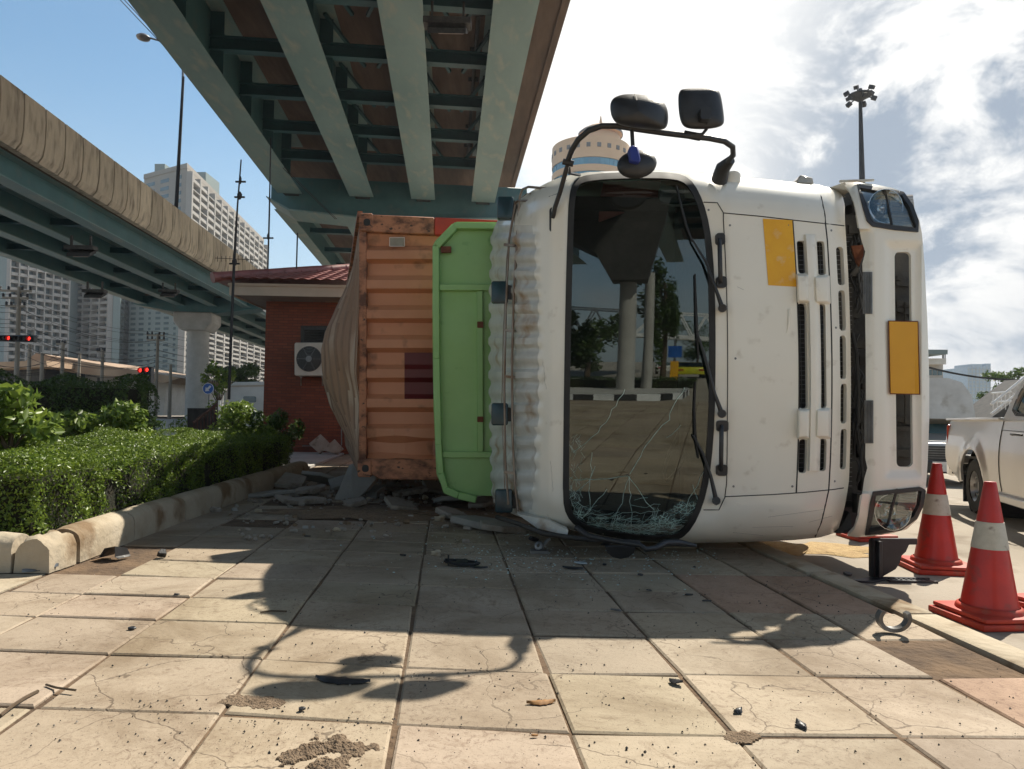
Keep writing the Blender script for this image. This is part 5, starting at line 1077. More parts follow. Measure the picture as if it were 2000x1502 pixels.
m.bar(CV(-.66, 1.5, 1.64), CV(.66, 1.5, 1.64), .08, .05); build(m, 'cab_frame', 'dark', CN)
m = MB(); m.prism([CV(-.72, -.02, .62), CV(.72, -.02, .62), CV(.70, -.02, .93), CV(-.70, -.02, .93)], ce*.05); g_ = build(m, 'grille', 'black', CN)
for k in range(5): m = MB(); m.bar(CV(-.7, -.035, .66+.055*k), CV(.7, -.035, .66+.055*k), .02, .012); build(m, 'grille_bar', 'grey', g_)
m = MB(); m.box(CV(0, -.06, .42), (1.7, .16, .22), (cf, ce, V((0, 0, 1)))); build(m, 'front_bumper', 'black', CN, bevel=.03)
m = MB(); m.box(CV(.12, -.15, .44), (.40, .01, .17), (cf, ce, V((0, 0, 1)))); npl = build(m, 'number_plate', 'paintwhite', CN)
for s in (-1, 1): m = MB(); m.box(CV(.78*s, -.03, .80), (.22, .08, .18), (cf, ce, V((0, 0, 1)))); build(m, 'headlight', 'lens', CN, bevel=.02)
for a in (-.78, .78):
    for b in (.8, 3.6): wheelp(CN, CV(a, b, .33), .33, .2, cf*(1 if a > 0 else -1))
# rounded riveted canopy
m = MB(); sec = [(-.92, 1.45), (-.93, 1.62), (-.93, 1.9), (-.80, 2.06), (-.5, 2.12), (.5, 2.12), (.74, 2.07), (.90, 1.93), (.93, 1.7), (.93, 1.45)]
m2 = MB(); rows = [[CV(a*.98, .85+(.10 if z > 1.9 else 0), z if z > 1.5 else 1.66) for a, z in sec], [CV(a, 1.0, z if z > 1.5 else 1.60) for a, z in sec], [CV(a, 1.7, z) for a, z in sec], [CV(a, 2.2, z if z > 1.5 else 1.2) for a, z in sec], [CV(a, 4.7, z if z > 1.5 else 1.1) for a, z in sec]]
m.grid(rows); m.add(rows[0], [tuple(range(10))]); build(m, 'canopy', 'steel_sheet', CN, smooth=50)
m = MB(); m.add([CV(-.90, .88, 1.66), CV(.90, .88, 1.66), CV(.85, 1.45, 1.50), CV(-.85, 1.45, 1.50)], [(0, 1, 2, 3)]); build(m, 'canopy_underside', 'cream', CN, solid=.02)
# digits of the plate that the photo shows
def text_mesh(body, size, ext=.002):
    cu = bpy.data.curves.new('writing', 'FONT'); cu.body = body; cu.size = size; cu.extrude = ext; cu.align_x = 'CENTER'; cu.align_y = 'CENTER'
    o = bpy.data.objects.new('t', cu); COL.objects.link(o); dg = bpy.context.evaluated_depsgraph_get(); me = bpy.data.meshes.new_from_object(o.evaluated_get(dg)); bpy.data.objects.remove(o); return me
def writing(body, size, c, xa, ya, mt, par, name='writing'):
    me = text_mesh(body, size); z = V(xa).cross(V(ya)); base = LOC[par.name]
    for v in me.vertices: v.co = V(c)+V(xa)*v.co.x+V(ya)*v.co.y+z*v.co.z-base
    me.materials.clear(); me.materials.append(M[mt]); o = bpy.data.objects.new(name, me); COL.objects.link(o); o.parent = par; LOC[o.name] = base; me.name = name; return o
writing('19', .11, CV(.02, -.158, .44), cf, V((0, 0, 1)), 'black', npl)
# white van behind the hedge
VN = thing('van', 'white van roof with a small dark window beyond the hedge, left of the brick wall', 'van', V((W(482, 790, 30).x, 31, 0))); Yv = 30
m = MB(); m.prism([W(a, b, Yv) for a, b in ((447, 840), (447, 760), (449, 752), (456, 746), (640, 744), (640, 840))], (0, 2, 0)); build(m, 'body', 'white', VN, bevel=.08, bseg=3)
m = MB(); m.prism([W(a, b, Yv-.02) for a, b in rrect(475, 774, 500, 786, 3)], (0, .02, 0)); build(m, 'side_window', 'tower_win', VN)
m = MB(); m.prism([W(a, b, Yv-.03) for a, b in ((450, 753), (640, 749), (640, 752), (450, 756))], (0, .03, 0)); build(m, 'gutter', 'cream', VN)
for x in (462, 600): wheelp(VN, V((W(x, 800, Yv).x, Yv+.1, .33)), .33, .22, (0, -1, 0))
# ================================================================ TOWERS
def glassblock(par, name, P, ux, w, h, mt): m = MB(); m.add([P, P+ux*w, P+ux*w+V((0, 0, h)), P+V((0, 0, h))], [(0, 1, 2, 3)]); return build(m, name, mt, par)
def face(par, A, B, z0, z1, nf, nb, wallm, balm, win_budget, kind='balcony', off=.25, dn=1):
    """one side of a tower: bays of recessed windows and slab balconies, between A and B (ground points)"""
    A = V(A); B = V(B); ux = (B-A).normalized(); L = (B-A).length; n = V((ux.y, -ux.x, 0))*dn; bw = L/nb; fh = (z1-z0)/nf
    win = MB(); bal = MB(); pier = MB(); rest = MB(); cnt = 0
    for k in range(nb+1):
        if kind == 'balcony': p = A+ux*(bw*k); pier.prism([p-ux*bw*.07, p+ux*bw*.07, p+ux*bw*.07+n*1.5, p-ux*bw*.07+n*1.5], (0, 0, z1)); 
    for f in range(nf):
        z = z0+fh*f
        for k in range(nb):
            if kind == 'balcony':
                a = A+ux*(bw*(k+.1)); wi = [a+n*.05+V((0, 0, z+.25*fh)), a+n*.05+ux*bw*.8+V((0, 0, z+.25*fh)), a+n*.05+ux*bw*.8+V((0, 0, z+.82*fh)), a+n*.05+V((0, 0, z+.82*fh))]
            else:
                if k % 3 == 2: a = A+ux*(bw*(k+.35)); w_ = .3
                else: a = A+ux*(bw*(k+.2)); w_ = .6
                wi = [a+n*.06+V((0, 0, z+.3*fh)), a+n*.06+ux*bw*w_+V((0, 0, z+.3*fh)), a+n*.06+ux*bw*w_+V((0, 0, z+.78*fh)), a+n*.06+V((0, 0, z+.78*fh))]
            if f >= nf-win_budget//nb-1 and cnt < win_budget:
                w1 = MB(); w1.add(wi, [(0, 1, 2, 3)]); build(w1, 'window', 'tower_win', par, recalc=False); cnt += 1
            else: rest.add(wi, [(0, 1, 2, 3)])
        if kind == 'balcony':
            bal.prism([A+V((0, 0, z-.12*fh)), B+V((0, 0, z-.12*fh)), B+n*1.45+V((0, 0, z-.12*fh)), A+n*1.45+V((0, 0, z-.12*fh))], (0, 0, .12*fh))
            for k in range(nb):
                if (k+f*3) % 5: a = A+ux*bw*(k+.12)+n*1.35; bal.prism([a+V((0, 0, z)), a+ux*bw*.76+V((0, 0, z)), a+ux*bw*.76+V((0, 0, z+.30*fh)), a+V((0, 0, z+.30*fh))], n*.08)
    if rest.v: o = build(rest, 'window', 'tower_win', par, recalc=False); o['kind'] = 'stuff'
    if bal.v: o = build(bal, 'balcony', balm, par); o['kind'] = 'stuff'; o = build(pier, 'party_wall', balm, par)
def gp(px, Y, py=800): p = W(px, py, Y); return V((p.x, p.y, 0))
def topz(px, py, Y): return W(px, py, Y).z
def tower(label, corners, ztop, sides, wallm='tower', caps=()):
    c = sum((V(q) for q in corners), V())/len(corners); h = thing('apartment_tower', label, 'building', c, 'apartment towers in the distance')
    m = MB(); m.prism([V((q.x, q.y, 0)) for q in corners], (0, 0, ztop)); m.prism([V((q.x, q.y, ztop))+(q-c).normalized()*.3 for q in corners], (0, 0, 1.2)); build(m, 'wall', wallm, h)
    for (i, j, nf, nb, kind, balm, bud, dn) in sides: face(h, corners[i], corners[j], 6, ztop-1, nf, nb, wallm, balm, bud, kind, dn=dn)
    for (px0, py0, px1, py1, Y, d) in caps: m = MB(); m.prism([W(px0, py1, Y), W(px1, py1, Y), W(px1, py0, Y), W(px0, py0, Y)], (0, d, 0)); build(m, 'roof_block', 'tower_grey', h)
    return h
# large tower behind the left overpass: near side face, long balcony face going back right
YA = 190
a = gp(268, YA+4); b = gp(352, YA-6); c = gp(506, YA+75)
tower('tall beige apartment tower with white balconies rising behind the left overpass', [a, b, c, a+(c-b)], topz(345, 342, YA), [(0, 1, 27, 3, 'flat', 'tower2', 40, 1), (1, 2, 27, 13, 'balcony', 'tower2', 60, 1)], 'tower', caps=((302, 320, 322, 345, YA+5, 10), (372, 336, 402, 372, YA+25, 10)))
YB = 150
a = gp(-60, YB+20); b = gp(5, YB); c = gp(122, YB+10)
tower('pale balcony tower at the left edge below the left overpass', [a, b, c, c+V((-5, 25, 0)), a+V((0, 25, 0))], topz(10, 380, YB), [(1, 2, 24, 7, 'balcony', 'tower2', 60, 1)], 'tower_grey')
a = gp(118, YB+20); b = gp(215, YB+14); c = gp(252, YB+50)
tower('white framed balcony tower second from left under the overpass', [a, b, c, c+V((-10, 20, 0)), a+V((0, 30, 0))], topz(150, 420, YB), [(0, 1, 24, 6, 'balcony', 'tower2', 60, 1), (1, 2, 24, 5, 'balcony', 'tower_grey', 30, 1)], 'tower')
a = gp(247, 170); b = gp(345, 165); c = gp(520, 235)
tower('grey green apartment block behind the round concrete pier', [a, b, c, c+V((-10, 20, 0)), a+V((0, 40, 0))], topz(300, 560, 170), [(0, 1, 18, 6, 'flat', 'tower2', 50, 1), (1, 2, 18, 11, 'balcony', 'tower2', 50, 1)], 'tower_grey')
# round tower
RTW = thing('round_tower', 'round beige office tower with blue glass bands and a domed top behind the mirrors', 'building', V((W(1148, 400, 210).x, 210, 0))); c = V((W(1152, 400, 210).x, 210, 0)); k = 210/1400
Rr = 76*k; zt = topz(1150, 293, 210-Rr*0); fh = 26*k*1.0
for i in range(16):
    z = zt-6-i*fh
    m = MB(); m.lathe(c, [(Rr, z-fh), (Rr, z-fh*.52)], 48); build(m, 'wall_band', 'bandbeige', RTW, smooth=30) if 'bandbeige' in M else None
    if 'bandbeige' not in M:
        M['bandbeige'] = mat('beige_cladding', (.60, .40, .23), (.54, .35, .20), .1, rough=.6); M['bandglass'] = mat('blue_glass_band', (.03, .17, .28), (.06, .26, .38), .25, rough=.15, spec=.8); build(m, 'wall_band', 'bandbeige', RTW, smooth=30)
    m = MB(); m.lathe(c, [(Rr-.3, z-fh*.52), (Rr-.3, z)], 48)
    for q in range(48): an = 2*math.pi*q/48; m.bar(c+V((math.cos(an)*(Rr-.25), math.sin(an)*(Rr-.25), z-fh*.52)), c+V((math.cos(an)*(Rr-.25), math.sin(an)*(Rr-.25), z)), .15, .15)
    build(m, 'window_band', 'bandglass', RTW, smooth=10)
m = MB(); m.lathe(c, [(Rr, zt-6), (Rr, zt), (Rr-1.2, zt+.2), (Rr-1.5, zt-1), (.1, zt-1)], 48); build(m, 'wall_band', 'bandbeige', RTW, smooth=30)
for q in range(24):
    an = 2*math.pi*q/24+.1
    if math.sin(an) < .3: m = MB(); m.box(c+V((math.cos(an)*Rr, math.sin(an)*Rr, zt-2.6)), (1.1, .3, 1.2), (V((-math.sin(an), math.cos(an), 0)), V((math.cos(an), math.sin(an), 0)), V((0, 0, 1)))); build(m, 'window', 'tower_dark', RTW)
c2 = V((W(1172, 400, 210).x, 212, 0)); R2 = 43*k
m = MB(); m.lathe(c2, [(R2, zt-1), (R2, zt+1.5), (R2*.97, zt+3), (R2*.9, zt+4.2), (R2*.80, zt+5.0), (R2*1.0, zt+5.1), (R2*.9, zt+6.3), (R2*.6, zt+7.4), (R2*.25, zt+8.2), (.5, zt+8.5), (.12, zt+11)], 40); build(m, 'dome', 'bandbeige', RTW, smooth=30)
m = MB(); m.lathe(c2, [(R2*1.03, zt+4.9), (R2*1.03, zt+5.6), (R2*.96, zt+5.9)], 40); build(m, 'dome_rim', 'tower_dark', RTW)
# far blue tower at right, modern grey building with flat canopy
FT = thing('office_tower', 'small bluish glass tower far away on the right above the pickup', 'building', gp(1913, 520)); m = MB(); Yf = 520
m.prism([W(1890, 830, Yf), W(1935, 830, Yf), W(1935, 715, Yf), W(1890, 717, Yf)], (0, 30, 0)); m.prism([W(1897, 716, Yf), W(1918, 716, Yf), W(1918, 711, Yf), W(1897, 711, Yf)], (0, 20, 0)); m.prism([W(1925, 716, Yf), W(1935, 716, Yf), W(1935, 710, Yf), W(1925, 710, Yf)], (0, 20, 0)); build(m, 'wall', 'fardark', FT)
m = MB()
for i in range(14): m.bar(W(1890, 722+i*7, Yf-.3), W(1935, 722+i*7, Yf-.3), .5, .6)
for i in range(7): m.bar(W(1892+i*7, 717, Yf-.2), W(1892+i*7, 830, Yf-.2), .5, .5)
build(m, 'facade_grid', 'tower_grey', FT)
GB = thing('grey_building', 'grey two storey building with a flat overhanging roof right of the truck bumper', 'building', gp(1790, 40)); Yg = 40
m = MB(); m.prism([W(1700, 820, Yg), W(1841, 820, Yg), W(1842, 712, Yg), W(1700, 712, Yg)], (0, 8, 0)); build(m, 'wall', 'conc', GB)
m = MB(); m.prism([W(1700, 711.5, Yg-.5), W(1848, 711.5, Yg-.5), W(1848, 700, Yg-.5), W(1700, 700, Yg-.5)], (0, 9, 0)); build(m, 'floor_band', 'white', GB)
m = MB(); m.prism([W(1700, 692, Yg-1), W(1851, 692, Yg-1), W(1851, 683, Yg-1), (W(1700, 682, Yg-1))], (0, 9, 0)); build(m, 'roof', 'tower_grey', GB)
m = MB(); m.tube([W(1842, 692, Yg-.4), W(1842, 702, Yg-.4)], .05, 6); m.tube([W(1846, 692, Yg-.4), W(1846, 702, Yg-.4)], .03, 6); build(m, 'post', 'grey', GB)
for i in range(3): m = MB(); m.prism([W(1812+i*10, 733, Yg-.03), W(1820+i*10, 733, Yg-.03), W(1820+i*10, 722, Yg-.03), W(1812+i*10, 722, Yg-.03)], (0, .03, 0)); build(m, 'window', 'tower_win', GB)
# high mast light
HM = thing('high_mast_light', 'tall dark high mast light with a ring of floodlights against the bright cloud', 'lamp', gp(1684, 60)); Ym = 60
m = MB(); m.tube([W(1690, 820, Ym), W(1687, 500, Ym), W(1684, 360, Ym), W(1680, 182, Ym)], [.42, .32, .24, .13], 12); build(m, 'shaft', 'wire', HM, smooth=60)
c = W(1680, 185, Ym); m = MB(); m.lathe(c, [(.15, -.6), (.5, -.35), (.95, -.1), (.95, .0), (.2, .25), (.15, .5)], 16); build(m, 'head_frame', 'wire', HM)
for i in range(10):
    an = i*math.pi*2/10+.2; R_ = 1.05; dz_ = (-.45 if i % 2 else .25); p = c+V((math.cos(an)*R_, math.sin(an)*R_, dz_)); m = MB(); m.box(p, (.42, .3, .30), (V((math.cos(an), math.sin(an), -.5)).normalized(), V((-math.sin(an), math.cos(an), 0)), V((math.cos(an)*.5, math.sin(an)*.5, 1)).normalized())); m.bar(c+V((0, 0, -.05)), p, .07, .07); build(m, 'floodlight', 'wire', HM)
# ================================================================ YARD AND STREET BEHIND THE HEDGES (left)
WB = thing('white_building', 'long white low building with a dusty sloping sheet roof below the towers', 'building', gp(200, 70)); Y1 = 70
m = MB(); m.prism([W(92, 812, Y1), W(318, 812, Y1), W(328, 730, Y1), W(92, 716, Y1)], (0, 14, 0)); build(m, 'wall', 'white', WB)
m = MB(); m.prism([W(35, 716, Y1-4), W(70, 690, Y1-4), W(352, 738, Y1-4), W(322, 748, Y1-4)], (0, 18, 0)); build(m, 'roof', 'rusty_roof', WB)
m = MB(); m.lathe(W(131, 732, Y1-.1), [(.45, 0), (.62, -.05), (.75, 0)], 20, axis=(0, 1, 0)); build(m, 'round_window', 'black', WB)
for x in (118, 146, 190, 232, 275): m = MB(); m.prism([W(x, 765, Y1-.1), W(x+5, 765, Y1-.1), W(x+5, 738, Y1-.1), W(x, 738, Y1-.1)], (0, .1, 0)); build(m, 'window', 'tower_dark', WB)
WB2 = thing('market_roof', 'lower dusty open sided shed roof by the utility poles', 'shed', gp(60, 62))
m = MB(); m.prism([W(-40, 708, 62), W(90, 704, 62), W(92, 716, 62), W(-40, 722, 62)], (0, 8, 0)); build(m, 'roof', 'rusty_roof', WB2)
m = MB(); m.prism([W(-40, 760, 64), W(88, 760, 64), W(88, 716, 64), W(-40, 722, 64)], (0, 6, 0)); build(m, 'wall', 'dark', WB2)
wires_at = []
def upole(px, top_, Y, arms, lab):
    h = thing('utility_pole', lab, 'pole', gp(px, Y), 'concrete utility poles along the street behind the hedges')
    m = MB(); p0 = gp(px, Y); p1 = W(px, top_, Y); m.tube([p0, V((p0.x, p0.y, p1.z))], [.16, .11], 8); build(m, 'shaft', 'wood', h, smooth=60)
    for (dy, w) in arms:
        c = W(px, top_+dy, Y); m = MB(); m.bar(c-V((w, 0, 0)), c+V((w, 0, 0)), .12, .12); ar = build(m, 'crossarm', 'wood', h)
        for q in (-1, -.45, .45, 1): m = MB(); m.lathe(c+V((w*q*.95, 0, .06)), [(.05, 0), (.09, .06), (.06, .12), (.09, .18), (.02, .24)], 8); build(m, 'insulator', 'black', ar); wires_at.append((Y, c+V((w*q*.95, 0, .3))))
for a_ in ((30, 560, 45, ((8, 1.0), (22, .8), (38, .6)), 'tall concrete utility pole with three crossarms at the far left'), (54, 672, 50, (), 'short pole between the left utility pole and the white building'), (119, 668, 52, ((4, .3),), 'concrete pole in front of the white building with its round window'), (197, 683, 55, ((4, .3),), 'thin pole in front of the middle of the white building'), (304, 652, 58, ((3, .7), (12, .7)), 'utility pole with two short crossarms left of the round pier'), (331, 712, 58, (), 'thin leaning pole beside the round pier'), (79, 690, 50, (), 'thin pole in front of the shed roof'), (497, 703, 60, (), 'distant pole just left of the brick wall corner'), (152, 690, 60, (), 'thin wooden pole right of the round window')): upole(*a_)
rw = random.Random(4); nW = 0
def cable(a, b, sag, r=.012, lab=None):
    a = V(a); b = V(b); m = MB(); pts = [a.lerp(b, k/14)-V((0, 0, sag*4*(k/14)*(1-k/14))) for k in range(15)]; m.tube(pts, r, 4)
    return solo(m, 'overhead_cable', 'wire', lab or 'black overhead cable sagging between the utility poles at the left', 'cable', a, group='overhead cables at the left')
for k in range(13):
    y0_ = 575+k*9+rw.uniform(-3, 3); y1_ = 650+k*6+rw.uniform(-4, 4); cable(W(-60, y0_-15, 42), W(30, y0_, 45), .2, .016); cable(W(30, y0_, 45), W(304, y1_, 58), rw.uniform(.3, 1.2), .014); cable(W(304, y1_, 58), W(560, y1_+22, 75), .6, .014)
for k in range(8): cable(W(-40, 700+k*7, 46), W(119, 690+k*9, 52), rw.uniform(.2, .9), .02); cable(W(119, 690+k*9, 52), W(304, 700+k*8, 58), rw.uniform(.2, .8), .018)
for k in range(2): cable(W(235+k*8, 0, 30), W(655+k*3, 428, 47), .15, .018, 'thin cable running beside the left edge of the high overpass')
cable(W(1815, 718, 30), W(2010, 742, 30), .15, .05, 'thick black cable crossing in front of the far blue tower')
# hanging cable on girder
# traffic lights
def signal(label, px, py, Y, n, vertical, lit, sc_=1.0):
    c = W(px, py, Y); h = thing('traffic_light', label, 'traffic light', c, 'traffic lights'); m = MB(); u = 28/1400*Y*.42
    if vertical: m.box(c, (u*1.05, .3, u*3.0))
    else: m.box(c, (u*3.0, .3, u*1.0))
    build(m, 'housing', 'black', h, bevel=.03)
    for i in range(3):
        p = c+(V((0, 0, u*(1-i)*.95)) if vertical else V((u*(i-1)*.95, 0, 0)))+V((0, -.16, 0)); m = MB(); m.lathe(p, [(.01, -.03), (u*.30, -.02), (u*.34, 0)], 16, axis=(0, 1, 0)); build(m, 'lamp', 'redlit' if i == lit else 'lampoff', h)
        m = MB(); m.lathe(p, [(u*.36, .02), (u*.38, -.14)], 12, axis=(0, 1, 0)); build(m, 'visor', 'black', h)
    return h
M['redlit'] = glow_mat('lit_red_lamp', (1, .03, .02), 2.2); M['lampoff'] = mat('unlit_lamp', (.25, .22, .20), None, rough=.3)
signal('horizontal traffic signal showing red, leftmost of the overhead pair at the left edge', 12, 661, 34, 3, False, 2); signal('horizontal traffic signal showing red, right one of the overhead pair at the left edge', 52, 662, 34, 3, False, 2)
signal('upright red traffic signal, left one of the pair above the back hedge', 279, 735, 30, 3, True, 0); signal('upright red traffic signal, right one of the pair above the back hedge', 292, 734, 30, 3, True, 0)
pole('horizontal dark gantry arm carrying the overhead signals', W(-60, 657, 34.3), W(75, 657, 34.3), .07, .06, None, name='gantry_pole', cat='pole')
pole('grey post carrying the upright pair of red signals', gp(286, 30.4), W(286, 718, 30.4), .07, .06, None, name='signal_pole', cat='pole')
SG = thing('road_sign', 'round blue sign with a white arrow pointing down left near the round pier', 'sign', gp(407, 24)); Ys2 = 24; c = W(407, 759, Ys2)
m = MB(); m.lathe(c, [(.001, -.02), (.185, -.02), (.19, 0)], 32, axis=(0, 1, 0)); dsc = build(m, 'sign_disc', 'signblue', SG)
m = MB(); m.lathe(c, [(.172, -.026), (.188, -.026)], 32, axis=(0, 1, 0)); build(m, 'white_rim', 'paintwhite', dsc)
m = MB(); d1 = V((-.707, 0, -.707)); d2 = V((.707, 0, -.707)); tip = c+d1*.13+V((0, -.03, 0)); m.prism([tip, tip-d1*.11+d2*.09, tip-d1*.11+d2*.035, tip-d1*.25+d2*.035, tip-d1*.25-d2*.035, tip-d1*.11-d2*.035, tip-d1*.11-d2*.09], (0, .006, 0)); build(m, 'arrow', 'paintwhite', dsc)
m = MB(); m.tube([gp(408, Ys2+.05), c+V((0, .05, .1))], .03, 8); build(m, 'post', 'grey', SG)
m = MB(); m.tube([gp(430, 13.2), W(429, 782, 13.2)], .028, 8); solo(m, 'white_post', 'paintwhite', 'thin white post beside the iron railing left of the yellow green shrub', 'post', gp(430, 13.2))
RL = thing('iron_railing', 'rusty brown iron railing slanting among the shrubs left of the white post', 'railing', gp(402, 13.5)); Yr = 13.5
m = MB(); m.tube([W(377, 825, Yr), W(428, 786, Yr)], .03, 6); m.tube([W(377, 852, Yr), W(428, 846, Yr)], .025, 6); build(m, 'rail', 'rail', RL)
for k in range(8): x = 379+k*6.6; m = MB(); m.tube([W(x, 823-(x-377)*.75, Yr), W(x, 856, Yr)], .014, 5); build(m, 'baluster', 'rail', RL)
m = MB(); m.prism([W(366, 870, 14.2), W(470, 870, 14.2), W(470, 798, 14.2), W(366, 797, 14.2)], (0, .2, 0)); solo(m, 'low_wall', 'dark', 'low dark wall behind the iron railing', 'wall', W(420, 830, 14.2))
# right side stairs of a footbridge
ST = thing('footbridge_stair', 'footbridge stair with pale handrails rising at the right edge behind the pickup', 'stairs', gp(1990, 22)); Yt = 22
m = MB(); m.tube([W(1936, 790, Yt), W(2040, 705, Yt)], .04, 6); m.tube([W(1936, 808, Yt), W(2040, 726, Yt)], .03, 6); m.tube([W(1936, 768, Yt), W(1975, 765, Yt)], .03, 6); m.tube([W(1937, 785, Yt), W(1975, 784, Yt)], .03, 6); build(m, 'handrail', 'paintwhite', ST)
for k in range(6): x = 1940+k*8; m = MB(); m.tube([W(x, 767, Yt), W(x, 800, Yt)], .015, 5); build(m, 'baluster', 'paintwhite', ST)
m = MB(); m.prism([W(1936, 835, Yt+.2), W(1965, 835, Yt+.2), W(2040, 775, Yt+.2), W(2040, 738, Yt+.2), W(1936, 816, Yt+.2)], (0, 1.8, 0)); build(m, 'flight', 'dark', ST)
# ================================================================ TREES
def tree(label, base, H, crown, n, size, seed=1, m_='leaf_tree', k=16, group='trees in the background', trunk=.09):
    rs = np.random.RandomState(seed); b = V(base); h = thing('tree', label, 'tree', b, group)
    cx, cy, cz = crown; cc = rs.normal(0, .5, (k, 3))*np.array(crown)*.9; cc[:, 2] = np.clip(cc[:, 2], -cz, cz)+H-cz
    i = rs.randint(0, k, n); d = rs.normal(0, 1, (n, 3)); d /= np.linalg.norm(d, axis=1)[:, None]; P = cc[i]+d*np.array(crown)*.33*rs.uniform(.4, 1.05, n)[:, None]
    leaves('crown', m_, P+np.array(b), d, size, h, loc=tuple(b))
    tm = MB(); tm.tube([b, b+V((.05, 0, H*.4)), b+V((0, .05, H*.75))], [trunk, trunk*.7, trunk*.4], 7)
    for q in cc[:10]: tm.tube([b+V((.03, 0, H*.38)), b+V(q)*.6+V((0, 0, H*.15)), b+V(q)], [trunk*.4, trunk*.25, .01], 5)
    build(tm, 'trunk', 'bark', h, smooth=60); return h
tree('slender young tree with sparse leaves beside the round pier', gp(425, 25), W(425, 692, 25).z, (.55, .4, .75), 420, .17, seed=3, m_='leaf_big', k=9, trunk=.04)
tree('pale green tree in front of the far block left of the brick wall', gp(478, 60), W(478, 708, 60).z, (2.0, 1.5, 1.2), 3500, .25, seed=4)
tree('bright green tree between the slender tree and the pale tree', gp(452, 66), W(452, 715, 66).z, (1.4, 1.2, 1.1), 2600, .25, seed=14)
tree('spreading green tree at the right edge behind the footbridge stair', gp(1975, 34), W(1975, 728, 34).z, (1.5, 1.2, .8), 3200, .17, seed=5)
tree('small tree at the left end of the tall hedge beside the traffic lights', gp(272, 20), W(272, 730, 20).z, (.45, .35, .35), 500, .10, seed=6, m_='leaf_dark', k=8, trunk=.03)
shrub('low bush with orange flowers under the blue sign', S(-6.5, 20, .1), (.7, .5, .6), 1500, .10, seed=12)
shrub('yellow flowering bush under the footbridge stair beside the canopy truck', gp(1944, 20)+V((0, 0, ZR)), (.3, .3, .55), 900, .08, seed=13)
# ================================================================ STREET BEHIND THE CAMERA (mirrored in the windscreen)
IS = MB(); isl = [V((-9, -10.4, ZR)), V((-2, -9.9, ZR)), V((.2, -10.0, ZR)), V((1.3, -10.5, ZR)), V((1.9, -11.6, ZR)), V((2.2, -14, ZR)), V((3.0, -30, ZR)), V((-9, -30, ZR))]
IS.prism(isl, (0, 0, .2)); struct(IS, 'traffic_island', 'conc')
SK = thing('striped_kerb', 'black and white painted kerb of the traffic island behind the camera', 'kerb', isl[3])
pp_ = isl[:7]; seg_ = []
for a, b in zip(pp_, pp_[1:]):
    n = max(1, int((b-a).length/.5)); seg_ += [(a.lerp(b, k/n), a.lerp(b, (k+1)/n)) for k in range(n)]
for k, (a, b) in enumerate(seg_[:60]): m = MB(); m.bar(a+V((0, 0, .12)), b+V((0, 0, .12)), .2, .26); build(m, 'kerb_stone', 'paintwhite' if k % 2 else 'paintblack', SK)
m = MB(); m.lathe((.4, -14.4, .1), [(.30, 0), (.26, 5.1)], 24); cl1 = thing('bridge_column', 'pale round concrete column on the traffic island behind the camera', 'column', (.4, -14.4, .1)); build(m, 'shaft', 'conc', cl1, smooth=40)
m = MB(); m.prism([V((-.1, -14.8, 5.0)), V((.9, -14.8, 5.0)), V((1.5, -14.8, 8.0)), V((2.4, -14.8, 15)), V((-3.8, -14.8, 15)), V((-3.6, -14.8, 9.0)), V((-2.6, -14.8, 7.6)), V((-.6, -14.8, 6.2))], (0, 1.2, 0)); build(m, 'flared_head', 'dark', cl1)
m = MB(); m.lathe((.98, -15.4, .1), [(.16, 0), (.16, 5.5)], 16); solo(m, 'slim_column', 'conc', 'slim rusty column next to the pale round column', 'column', (.98, -15.4, .1), smooth=40)
FB = thing('footbridge', 'pale steel truss footbridge crossing the street behind the camera', 'footbridge', (2, -35, 0)); m = MB()
za = lambda x: 3.75-.09*x; 
for dy in (0, 1.8):
    m.bar(V((-14, -35-dy, za(-14))), V((16, -35-dy, za(16))), .15, .35); m.bar(V((-14, -35-dy, za(-14)+2.1)), V((16, -35-dy, za(16)+2.1)), .12, .12)
    x = -14
    while x < 15: m.bar(V((x, -35-dy, za(x))), V((x+.8, -35-dy, za(x)+2.1)), .09, .09); m.bar(V((x+1.6, -35-dy, za(x)-.1)), V((x+.8, -35-dy, za(x)+2.1)), .09, .09); x += 1.6
build(m, 'truss', 'paintwhite', FB)
m = MB(); m.prism([V((-14, -35, za(-14))), V((16, -35, za(16))), V((16, -36.8, za(16))), V((-14, -36.8, za(-14)))], (0, 0, .1)); build(m, 'walkway', 'conc', FB)
def carsimple(label, name, cat, c, mt, g_=None):
    c = V(c); h = thing(name, label, cat, c, g_); pf_ = [(-2.1, .3), (-2.1, .75), (-1.6, .9), (-1.1, 1.38), (.9, 1.42), (1.6, 1.0), (2.1, .92), (2.15, .35)]
    m = MB(); m.prism([c+V((-.85, y, z)) for y, z in pf_], (1.7, 0, 0)); build(m, 'body', mt, h, bevel=.08, bseg=2)
    m = MB(); m.add([c+V(q) for q in ((-.7, 1.0, 1.39), (.7, 1.0, 1.39), (.76, 1.58, 1.02), (-.76, 1.58, 1.02))], [(0, 1, 2, 3)]); build(m, 'rear_window', 'tower_win', h)
    for x in (-.6, .6): m = MB(); m.box(c+V((x, 2.14, .75)), (.3, .03, .12)); build(m, 'tail_light', 'tail', h)
    for x in (-.8, .8):
        for y in (-1.3, 1.35): wheelp(h, c+V((x, y, .31)), .31, .2, (1 if x > 0 else -1, 0, 0))
carsimple('yellow taxi driving away on the street behind the camera', 'taxi', 'car', (3.6, -38, ZR), 'taxi')
carsimple('white car ahead of the yellow taxi behind the camera', 'parked_car', 'car', (2.6, -52, ZR), 'white')
